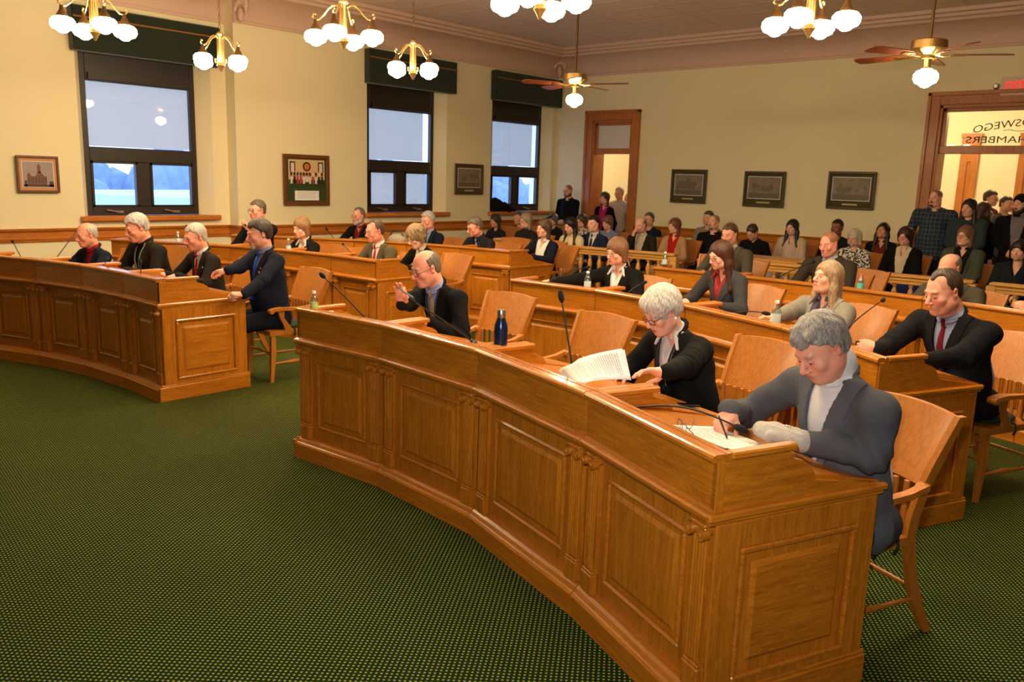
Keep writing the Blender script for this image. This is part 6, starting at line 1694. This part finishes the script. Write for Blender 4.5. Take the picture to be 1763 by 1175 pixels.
# --- second left row
person('person in black jacket and white collar beside a small water bottle', (519, 393), 1.20, yaw=6, lean=0.2, sex='f', b=1.05, hair='bob', hc=(176, 116, 58), hp=10, hy=0, top='suit', tc=BK, sc=(236, 232, 230), skin='pale', q='mid', chl='oak armchair under the person in black jacket of the second left row')
person('person in olive suit and red tie in the second left row', (645, 398), 1.24, yaw=-2, lean=0.25, b=1.15, hair='receded', hc=(96, 72, 50), hp=12, hy=-4, top='suit', tc=(92, 84, 62), sc=(236, 230, 224), tie=(168, 30, 34), skin='pink', q='mid', glasses='wire', chl='oak armchair under the person in olive suit')
person('person in black cardigan and cream top looking down at the desk', (716, 408), 1.19, yaw=-4, lean=0.3, sex='f', b=1.0, hair='curly', hc=(184, 140, 84), hp=28, hy=-4, top='cardigan', tc=BK, sc=(230, 222, 204), skin='pale', q='mid', age=0.8, glasses='wire', chl='oak armchair under the person in black cardigan of the second left row')
raised = at_z(483, 425, 1.3)
person('person in black suit and glasses raising a hand near the window wall', (443, 362), 1.38, yaw=16, lean=0.05, b=1.1, hair='short', hc=(110, 92, 70), hp=6, hy=-10, top='suit', tc=BK, sc=(226, 214, 206), skin='pink', q='mid', glasses='dark', hands=((V3(Vector((-9.45, 5.6, 1.12))), (0.1, -0.2, 1), (-0.4, -0.9, 0)), 'desk'), poles=((0.6, 0.5, -0.9), None), chl='oak armchair under the person raising a hand')
# --- third left row
person('person in dark suit with white goatee in the third left row', (736, 380), 1.24, yaw=2, lean=0.15, b=1.1, hair='thick', hc=(190, 186, 180), hp=8, hy=4, top='suit', tc=NV, sc=(150, 156, 186), tie=(60, 70, 110), skin='pink', q='mid', beard='goatee', bc=(210, 206, 200), glasses='wire', chl='oak armchair under the person in dark suit with white goatee')
person('person in dark suit and pale patterned tie looking down', (817, 391), 1.21, yaw=-2, lean=0.35, b=1.1, hair='thick', hc=(122, 106, 84), hp=20, hy=-12, top='suit', tc=CH_, sc=(34, 40, 70), tie=(160, 160, 150), skin='pink', q='mid', glasses='dark', chl='oak armchair under the person in patterned tie')
person('person in black shirt and red collar under the middle window', (617, 372), 1.24, yaw=8, lean=0.12, b=1.05, hair='receded', hc=(130, 110, 92), hp=8, hy=0, top='cardigan', tc=BK, sc=(130, 26, 32), skin='pink', q='mid', beard='full', bc=(190, 180, 168), glasses='wire', chl='oak armchair under the person with grey beard')
gcw = person('person in navy blazer with gold crest by the left balustrade', (936, 394), 1.22, yaw=0, lean=0.05, sex='f', b=1.1, hair='wavy', hc=(98, 62, 36), hp=2, hy=-4, top='open', tc=(18, 22, 36), sc=(236, 232, 226), skin='fair', q='mid', hands=('desk', 'desk'), chl='oak armchair under the person in navy blazer with gold crest')
pin(gcw, 0.135, -0.20, 0.022, (190, 150, 60), 'gold_crest')
# --- second centre row
person('person in black blazer and wide white collar behind a water bottle', (1062, 434), 1.235, yaw=4, lean=0.25, sex='f', b=1.2, hair='bob', hc=(150, 92, 50), hp=12, hy=-14, top='suit', tc=BK, sc=(238, 236, 236), skin='fair', q='mid', glasses='wire', chl='oak armchair under the person with the wide white collar', hands=('desk', (V3(at_z(945, 487, 0.93)), (-0.95, -0.3, 0), (0, 0, -1))))
person('person in dark grey blazer and glasses, long straight brown hair', (1240, 440), 1.265, yaw=-10, lean=0.25, sex='f', b=1.1, hair='long', hc=(92, 44, 24), hp=18, hy=-12, top='suit', tc=(66, 66, 70), sc=(170, 60, 60), skin='pale', q='mid', glasses='dark', chl='oak armchair under the long haired person in grey blazer')
person('person in light grey blazer with head raised in the second centre row', (1424, 478), 1.21, yaw=-14, lean=0.02, sex='f', b=1.3, hair='long', hc=(192, 150, 100), hp=-6, hy=-14, top='suit', tc=(142, 138, 128), sc=(90, 86, 110), skin='fair', q='near', hands=('desk', (V3(at_z(1322, 552, 0.93)), (-0.9, -0.5, 0), (0, 0, -1))), brows=(120, 84, 50), chl='oak armchair under the person in light grey blazer', chd=0.1)
ph_ = at_z(1512, 600, 0.93)
dk = person('person in black suit and dark red tie holding a phone', (1624, 502), 1.275, yaw=-24, lean=0.42, b=1.4, hair='receded', hc=(74, 50, 34), hp=20, hy=-8, top='suit', tc=(22, 21, 26), sc=(150, 160, 200), tie=(110, 24, 44), skin='pink', q='near', belly=1.25, hscale=1.04,
    hands=((V3(at_z(1588, 622, 0.93)), (-0.9, -0.5, 0), (0, 0, -1)), (V3(ph_), (-0.85, -0.4, 0.1), (0.0, 0.9, -0.4))), curls=(0.4, 0.8), thumbs=(0.5, 0.7), chl='oak armchair under the person in black suit and dark red tie', chd=0.10)
tt = dk['tips'][1]; cpt = (tt[1] + tt[4]) / 2
tag(MB(at(cpt)).bbox(-0.005, 0.005, -0.035, 0.035, -0.06, 0.075, 0.004).build('mobile_phone', mat('black_phone_glass', (10, 10, 12), 0.1)), 'dark phone upright in the hand of the person with the dark red tie', 'phone')
# --- third centre row
person('person in dark grey suit behind the light grey blazer', (1427, 420), 1.30, yaw=-6, lean=0.12, b=1.35, hair='buzz', hc=(120, 74, 48), hp=14, hy=-8, top='suit', tc=(58, 52, 44), sc=(180, 190, 200), skin='pink', q='mid', chl='oak armchair under the person in dark grey suit with cropped hair')
person('person in brown grey suit mostly hidden behind the dark red tie', (1634, 462), 1.21, yaw=-10, lean=0.3, b=1.3, hair='ring', hc=(150, 120, 96), hp=18, hy=-10, top='suit', tc=(78, 74, 62), sc=(200, 200, 200), skin='pink', q='mid', glasses='dark', chl='oak armchair under the mostly hidden person in brown grey suit')
person('person in grey jacket mostly hidden behind the long haired person', (1256, 404), 1.30, yaw=0, lean=0.15, b=1.25, hair='short', hc=(96, 60, 36), hp=12, hy=-6, top='suit', tc=(82, 76, 66), sc=(200, 200, 200), skin='pink', q='mid', chl='oak armchair under the mostly hidden person in grey jacket')
cl_ = at_z(1738, 532, 0.95)
person('person in black jacket with clasped hands at the right picture edge', pos=Vector((-1.0, 7.75, 1.28)), yaw=-16, lean=0.3, b=1.2, hair='short', hc=(60, 44, 34), hp=8, hy=0, top='suit', tc=BK, sc=(30, 30, 30), skin='pink', q='mid', hands=((V3(cl_ + Vector((0.14, 0.08, 0.02))), (-0.9, -0.35, 0.1), (0, 0.8, -0.5)), (V3(cl_ + Vector((0.12, 0.1, -0.02))), (-0.9, -0.3, 0.1), (0, 0.8, -0.5))), curls=(0.7, 0.7), chl='oak armchair at the right edge of the third centre row')

# ============================================================ AUDIENCE
GA = dict(q='far')
def aud(label, px, py, z=None, y=None, **k):
    k.setdefault('hands', ('lap', 'lap')); k.setdefault('lean', 0.03); k.setdefault('hp', 4); k.setdefault('hy', -6); k.setdefault('yaw', 0)
    pass
    w = label.split()
    return person(label, (px, py), z if z else 1.2, y=y, **GA, **k)
aud('person in dark clothes seated below the left part of the corner window', 853, 381, y=11.4, sex='f', hair='wavy', hc=(60, 40, 28), top='sweater', tc=(40, 34, 36), skin='tan')
aud('person in brown jacket seated half hidden at the corner window', 893, 376, y=12.1, hair='short', hc=(100, 80, 62), top='sweater', tc=(84, 70, 58), skin='pink')
aud('person with glasses and black turtleneck under the corner window', 905, 381, z=1.2, sex='f', hair='wavy', hc=(176, 146, 106), top='turtle', tc=(40, 34, 32), glasses='dark')
aud('person with a blue cap seated left of the standing person in black', 952, 379, y=12.9, sex='f', hair='bob', hc=(120, 100, 80), top='sweater', tc=(30, 30, 34), hat='cap')
aud('person in cream sweater looking down behind the left balustrade', 982, 389, z=1.19, sex='f', hair='long', hc=(26, 18, 18), top='sweater', tc=(222, 204, 160), hp=20)
aud('person in patterned dark top between the cream sweater and the navy suit', 1001, 381, y=12.3, sex='f', hair='bob', hc=(90, 62, 44), top='print', tc=(60, 44, 26), glasses='dark')
aud('person in navy suit and dark tie behind the balusters', 1022, 386, z=1.22, hair='thick', hc=(34, 24, 20), top='suit', tc=(30, 38, 62), sc=(220, 214, 214), tie=(36, 44, 60), skin='fair', brows=(30, 22, 18))
aud('person in pale blue top seated before the narrow doorway', 1046, 384, y=12.2, sex='f', hair='bob', hc=(140, 84, 48), top='sweater', tc=(128, 142, 176), hp=14)
om = at_y(1094, 408, 11.45)
aud('person in dark jacket and cream shirt resting the chin on a hand', 1103, 388, z=1.19, b=1.15, hair='ring', hc=(140, 130, 118), top='open', tc=(44, 38, 30), sc=(214, 200, 176), hp=14, hy=-10, lean=0.1, hands=('lap', (V3(Vector((om.x - 0.0, om.y - 0.08, 1.0))), (0.15, 0.1, 1), (0.6, 0.7, 0.2))), poles=(None, (-0.5, 0.1, -1)))
aud('person in dark blue jacket half hidden near the narrow doorway', 1117, 378, y=13.2, hair='short', hc=(110, 100, 86), top='sweater', tc=(26, 30, 52))
rw = aud('person in beige blazer and red top holding a paper in the audience', 1161, 390, z=1.2, sex='f', hair='wavy', hc=(140, 66, 36), top='open', tc=(190, 150, 112), sc=(186, 34, 26), hy=-14)
aud('person in tan top half hidden behind the person in black shirt', 1219, 376, y=13.3, hair='short', hc=(110, 84, 58), top='sweater', tc=(150, 134, 118))
aud('person in black shirt with goatee beside the red topped person', 1229, 383, y=12.3, b=1.25, hair='buzz', hc=(110, 90, 74), top='polo', tc=(20, 20, 22), beard='goatee', bc=(150, 130, 110), hp=-4)
aud('person in black coat bent forward looking down in the audience', 1295, 400, z=1.17, b=1.2, sex='f', hair='bun', hc=(70, 48, 28), top='coat', tc=(16, 15, 17), hp=30, lean=0.3, glasses='dark')
aud('person in pale pink cardigan seated behind the side table', 1364, 392, y=12.6, sex='f', b=1.2, hair='long', hc=(34, 24, 22), top='open', tc=(206, 182, 158), sc=(216, 190, 170), hp=8)
aud('person in dark clothes seated behind the one with cropped hair', 1441, 392, y=13.2, hair='short', hc=(44, 30, 22), top='sweater', tc=(34, 30, 40), skin='brown')
aud('person in black and white patterned blouse in the audience', 1471, 410, z=1.19, sex='f', b=1.1, hair='bob', hc=(214, 196, 172), top='print', tc=(44, 36, 34), glasses='wire', hp=6)
aud('person in black jacket and rust top, head tilted back', 1520, 398, y=13.1, sex='f', b=1.1, hair='long', hc=(34, 22, 20), top='open', tc=(20, 18, 20), sc=(110, 40, 20), hp=-10, skin='tan')
aud('person in black blazer and ivory top with glasses in the audience', 1558, 408, z=1.24, sex='f', b=1.25, hair='curly', hc=(72, 38, 24), top='open', tc=(16, 14, 16), sc=(226, 212, 180), glasses='dark')
aud('person in green cardigan with glasses in the audience front row', 1661, 407, y=11.6, sex='f', b=1.35, hair='wavy', hc=(150, 88, 52), top='open', tc=(74, 80, 66), sc=(24, 22, 22), glasses='dark', hp=-2, hy=-16)
aud('person in dark v-neck sweater at the right picture edge', 1754, 432, y=11.4, sex='f', b=1.25, hair='bob', hc=(40, 26, 24), top='vneck', tc=(28, 34, 40), hat='band', hy=-4)
# standing at the back
def std(label, px, py, y, **k):
    k.setdefault('hands', ('side', 'side')); k.setdefault('lean', 0.0); k.setdefault('hp', 6)
    return person(label, (px, py), y=y, stand=True, ch=False, **GA, **k)
std('person in black sweater standing in the corner left of the narrow doorway', 978, 329, 13.6, b=1.2, hair='buzz', hc=(80, 60, 46), top='polo', tc=(14, 14, 16), beard='full', bc=(110, 96, 84), glasses='dark', hands=('front', 'front'), trousers=(24, 26, 34))
std('person in magenta top and black cardigan standing in the narrow doorway', 1041, 342, 13.75, sex='f', hair='wavy', hc=(96, 54, 36), top='open', tc=(18, 16, 20), sc=(180, 30, 110), trousers=(24, 22, 30), hp=0)
std('person in checked pale shirt standing inside the narrow doorway', 1066, 333, 14.6, hair='short', hc=(200, 192, 184), top='print', tc=(190, 180, 176), glasses='dark', trousers=(50, 50, 60))
std('person in black jacket at the right jamb of the narrow doorway', 1083, 341, 14.85, hair='ring', hc=(90, 70, 56), top='coat', tc=(16, 14, 14), hy=-20, trousers=(30, 28, 30))
std('person in dark blue plaid shirt standing left of the wide doorway', 1611, 341, 13.2, b=1.5, hair='buzz', hc=(90, 66, 48), top='plaid', tc=(26, 34, 50), beard='goatee', bc=(80, 56, 42), hy=-16, trousers=(34, 32, 34), hands=('side', 'side'))
std('person in teal grey sweater with long dark hair before the wide doorway', 1668, 358, 12.9, b=1.45, sex='f', hair='long', hc=(44, 28, 24), top='sweater', tc=(52, 66, 68), hy=-16, trousers=(40, 40, 50), skin='fair', hands=('front', 'front'))
std('person in black seen from behind in the wide doorway', 1695, 362, 14.2, sex='f', hair='long', hc=(96, 62, 40), top='sweater', tc=(20, 18, 20), yaw=150, trousers=(30, 30, 34))
std('person in maroon sweater vest and glasses in profile in the corridor', 1706, 342, 15.4, hair='thick', hc=(88, 56, 34), top='suit', tc=(100, 34, 40), sc=(220, 216, 216), tie=(40, 34, 40), yaw=75, glasses='dark', trousers=(50, 50, 56))
std('person in grey sweater partly hidden in the corridor', 1733, 352, 15.2, hair='short', hc=(80, 60, 50), top='sweater', tc=(120, 118, 122), yaw=60, trousers=(50, 50, 56))
std('person in black suit and grey shirt standing at the right picture edge', 1757, 352, 13.1, b=1.35, hair='thick', hc=(34, 24, 22), top='open', tc=(18, 16, 20), sc=(132, 122, 128), beard='long', bc=(40, 28, 24), hy=-20, hands=('front', 'front'), trousers=(22, 22, 26), hat='band')

# ============================================================ EMPTY CHAIRS
P = at_z(1022, 545, 0.98); chair(-3.30, 4.23, math.radians(-9), 'empty oak armchair between the two seated persons of the front centre row', 'empty oak armchairs')
chair(-8.15, 6.05, math.radians(8), 'empty oak armchair between the black jacket and the olive suit in the second left row', 'empty oak armchairs')
chair(-7.25, 8.35, math.radians(-4), 'empty oak armchair right of the person in patterned tie in the third left row', 'empty oak armchairs')
chair(-7.9, 9.35, math.radians(0), 'empty oak armchair before the left balustrade', 'empty oak armchairs')
chair(-8.55, 9.3, math.radians(6), 'empty oak armchair before the left balustrade, nearer the window wall', 'empty oak armchairs')
chair(-5.25, 9.55, math.radians(4), 'empty oak armchair before the balustrade under the side table', 'empty oak armchairs')
chair(-3.35, 9.35, math.radians(-6), 'empty oak armchair before the balustrade with the blue seat backs', 'empty oak armchairs')
chair(-9.35, 4.3, math.radians(12), 'empty oak armchair with green cushion behind the front left row', 'empty oak armchairs')

# ============================================================ DESK THINGS
def mk_mic(bx, by, tx, ty, tz, R, label, bow=0.02):
    mic(on_desk(bx, by, R), at_z(tx, ty, tz), label, bow)
mk_mic(990, 660, 965, 504, 1.325, R_front, 'upright black microphone before the person in black blazer', 0.0)
mk_mic(1088, 704, 1282, 742, 1.0, R_front, 'black microphone bent low across the papers of the near desk', 0.045)
mk_mic(815, 590, 706, 516, 1.16, R_front, 'black microphone leaning towards the person with the blue pen', 0.01)
mk_mic(643, 548, 552, 472, 1.22, R_front, 'black microphone leaning left above the small white card', 0.01)
mk_mic(87, 443, 138, 390, 1.20, R_left, 'black microphone before the person in dark blue blazer', 0.0)
mk_mic(40, 440, 21, 415, 1.10, R_left, 'black microphone at the left picture edge', 0.0)
mk_mic(173, 457, 186, 444, 1.05, R_left, 'small dark microphone left of the person with the moustache', 0.0)
mk_mic(243, 472, 241, 447, 1.10, R_left, 'dark upright microphone before the person with the red tie of the front left row', 0.0)
mk_mic(369, 422, 321, 389, 1.22, R_2l, 'black microphone behind the person with the red tie of the front left row', 0.0)
mk_mic(619, 435, 590, 420, 1.06, R_2l, 'black microphone before the person in olive suit', 0.0)
mk_mic(580, 411, 561, 393, 1.12, R_3l, 'black microphone right of the auburn haired person', 0.0)
mk_mic(930, 482, 1014, 460, 1.1, R_c2, 'black microphone pointing at the person with the wide white collar', 0.03)
mk_mic(1072, 504, 1112, 486, 1.08, R_c2, 'black microphone left of the white haired person', 0.02)
mk_mic(1242, 534, 1324, 541, 1.0, R_c2, 'black microphone bent low beside the water bottle of the light grey blazer', 0.03)
mk_mic(1430, 568, 1522, 516, 1.14, R_c2, 'black microphone above the head of the person in grey suit', 0.02)
mk_mic(1324, 479, 1403, 451, 1.1, R_c3, 'black microphone before the person with cropped hair', 0.02)
mk_mic(1763, 532, 1735, 529, 1.0, R_c3, 'thin black microphone at the clasped hands by the right picture edge', 0.01)
def on_led(px, py): P = at_z(px, py, 1.0); P.z = 1.0; return P
def dz_(px, py, R): return on_desk(px, py, R)
bottle(dz_(541, 533, R_front), 'small clear water bottle with green label on the front centre desk by the aisle', LBG, s=0.80)
bottle(dz_(497, 433, R_2l), 'water bottle beside the auburn haired person', s=0.85)
bottle(dz_(307, 420, R_2l), 'water bottle under the first window sill', s=0.85)
bottle(dz_(1011, 499, R_c2), 'water bottle before the person with the wide white collar', s=0.9)
bottle(at_z(1144, 462, 0.98), 'water bottle on the corner of the third centre row', s=0.85)
bottle(dz_(1335, 560, R_c2), 'water bottle behind the near desk, beside the light grey blazer', s=0.95)
bottle(dz_(1480, 505, R_c3), 'teal drink bottle with orange cap', mat('teal_drink', (90, 190, 170), 0.4), mat('orange_cap', (226, 100, 50), 0.4), s=0.9)
P = dz_(861, 616, R_front); o = empty('vacuum_flask', P, 0, 'navy blue steel vacuum flask on the second front centre desk', 'bottle')
MB().lathe([(0.032, 0), (0.036, 0.004), (0.0365, 0.01), (0.0365, 0.15), (0.034, 0.175), (0.024, 0.205), (0.0215, 0.215)], (0, 0, 0), 28).build('flask_body', mat('navy_metallic', (42, 58, 96), 0.22, metal=0.75), o, smooth=True)
MB().lathe([(0.0215, 0.215), (0.0225, 0.218), (0.0225, 0.25), (0.02, 0.256)], (0, 0, 0), 24).build('steel_cap', STEEL, o, smooth=True)
# folded spectacles on the near papers
P = on_desk(1172, 742, R_front); o = empty('spectacles', P + Vector((0, 0, 0.006)), rowang(R_front, 3.5) - 0.35, 'folded rimmed spectacles lying on the near desk papers', 'spectacles')
o.rotation_euler.x = SL
m = MB()
for k in (1, -1):
    lp = []
    for i in range(18):
        a_ = 2 * math.pi * i / 18; lp.append((k * 0.034 + math.copysign(abs(math.cos(a_)) ** 0.7, math.cos(a_)) * 0.026, 0.0, 0.017 + math.copysign(abs(math.sin(a_)) ** 0.75, math.sin(a_)) * 0.017))
    m.tube(lp, 0.0011, 6, True)
m.tube([(-0.009, 0, 0.02), (0, 0, 0.024), (0.009, 0, 0.02)], 0.0011, 5); m.build('frame', mat('gunmetal_frame', (60, 60, 64), 0.3, metal=0.7), o, smooth=2)
MB().tube([(-0.062, 0, 0.024), (-0.06, 0.01, 0.022), (0.02, 0.03, 0.006), (0.06, 0.034, 0.004)], 0.0016, 6).tube([(0.062, 0, 0.024), (0.06, 0.012, 0.022), (-0.03, 0.05, 0.01), (-0.075, 0.07, 0.03)], 0.0016, 6).build('temple', mat('dark_blue_temple', (40, 44, 90), 0.3), o, smooth=2)
def flat(px, py, R, w, h, rz, label, material=PAPER, name='paper_sheet', t=0.002, cat='papers', off=0.002):
    P = on_desk(px, py, R) + Vector((0, 0, off)); o = MB().bbox(-w / 2, w / 2, -h / 2, h / 2, 0, t, t * 0.3).build(name, material); o.location = P; o.rotation_euler = (SL, 0, rz); tag(o, label, cat); return o
flat(1184, 700, R_front, 0.08, 0.16, rowang(R_front, 3.0) + 1.2, 'black phone lying on the desk beside the person in black blazer', mat('black_phone_glass', (10, 10, 12), 0.1), 'mobile_phone', 0.010, 'phone')
flat(1128, 686, R_front, 0.07, 0.15, rowang(R_front, 3.0) + 1.0, 'small grey phone near the papers of the person in black blazer', mat('grey_phone', (60, 60, 64), 0.3), 'mobile_phone', 0.009, 'phone') if False else None
sheets(dz_(672, 550, R_front) + Vector((0, 0.02, 0.003)), 0.28, 0.22, rowang(R_front, 0.5), SL, 'white pages before the person holding the blue pen', n=3)
o = MB().prism([(-0.03, 0), (0.03, 0), (0.0, 0.05)], -0.03, 0.03, 0).build('tent_card', PAPER); o.location = dz_(566, 533, R_front); o.rotation_euler.z = 1.0; tag(o, 'small folded white card beside the water bottle on the aisle desk', 'card')
sheets(ledge_pt(R_left, 4.2, 0.3)[0] + Vector((0, 0, 0.003)), 0.25, 0.2, 0.0, SL, 'white papers before the person with the red tie of the front left row', n=2)
sheets(ledge_pt(R_left, 4.62, 0.45)[0] + Vector((0, 0.0, 0.003)), 0.14, 0.18, 0.0, SL, 'white notepad under the arm of the person in navy suit', n=5, lines=False)
sheets(ledge_pt(R_c2, 3.6, 0.30)[0] + Vector((0, 0.0, 0.003)), 0.2, 0.17, rowang(R_c2, 3.5), SL, 'white paper pad before the person with the dark red tie', n=4)
sheets((rw['wr'][0] + rw['wr'][1]) / 2 + Vector((0, -0.08, 0.03)), 0.2, 0.28, 0.1, -0.5, 'paper held by the person in beige blazer', n=1, name='held_paper')
B = tag(empty('shoulder_bag', on_desk(683, 405, R_3l) , 0.4), 'grey bag standing on the third left row desk', 'bag')
MB().ball((0, 0, 0.07), (0.13, 0.07, 0.085), 14, 8).build('bag_body', mat('grey_bag_fabric', (150, 140, 120), 0.8, noise=0.4, nscale=40), B, smooth=2); MB().tube([(-0.1, 0, 0.12), (-0.06, 0, 0.19), (0.06, 0, 0.19), (0.1, 0, 0.12)], 0.008, 6).build('handle', BLACK, B)
cb = Vector((XW - 0.02, 12.3, 1.2))
CT = SD().ell((0.0, 0.0, 0.09), (0.10, 0.13, 0.11)).ell((0.0, -0.02, 0.2), (0.09, 0.16, 0.09), None, 0.06).ell((0.01, 0.2, 0.1), (0.10, 0.2, 0.11), None, 0.08).ell((0.0, 0.42, 0.04), (0.10, 0.2, 0.06), None, 0.08).cap((0.05, 0.1, 0.16), (0.12, 0.3, 0.03), 0.035, 0.03, 0.03).cut(SD().fn(lambda P, d: -P[:, 2]), 0.01).fn(lambda P, d: d - 0.008 * np.sin(P[:, 1] * 40 + P[:, 2] * 30) * np.sin(P[:, 2] * 50))
cobj = sdf_obj('dark_coat', CT, np.array([-0.2, -0.3, -0.05]), np.array([0.25, 0.75, 0.4]), 0.015, cloth(BK), None); cobj.location = cb; tag(cobj, 'black coat heaped on the sill of the corner window', 'coat')
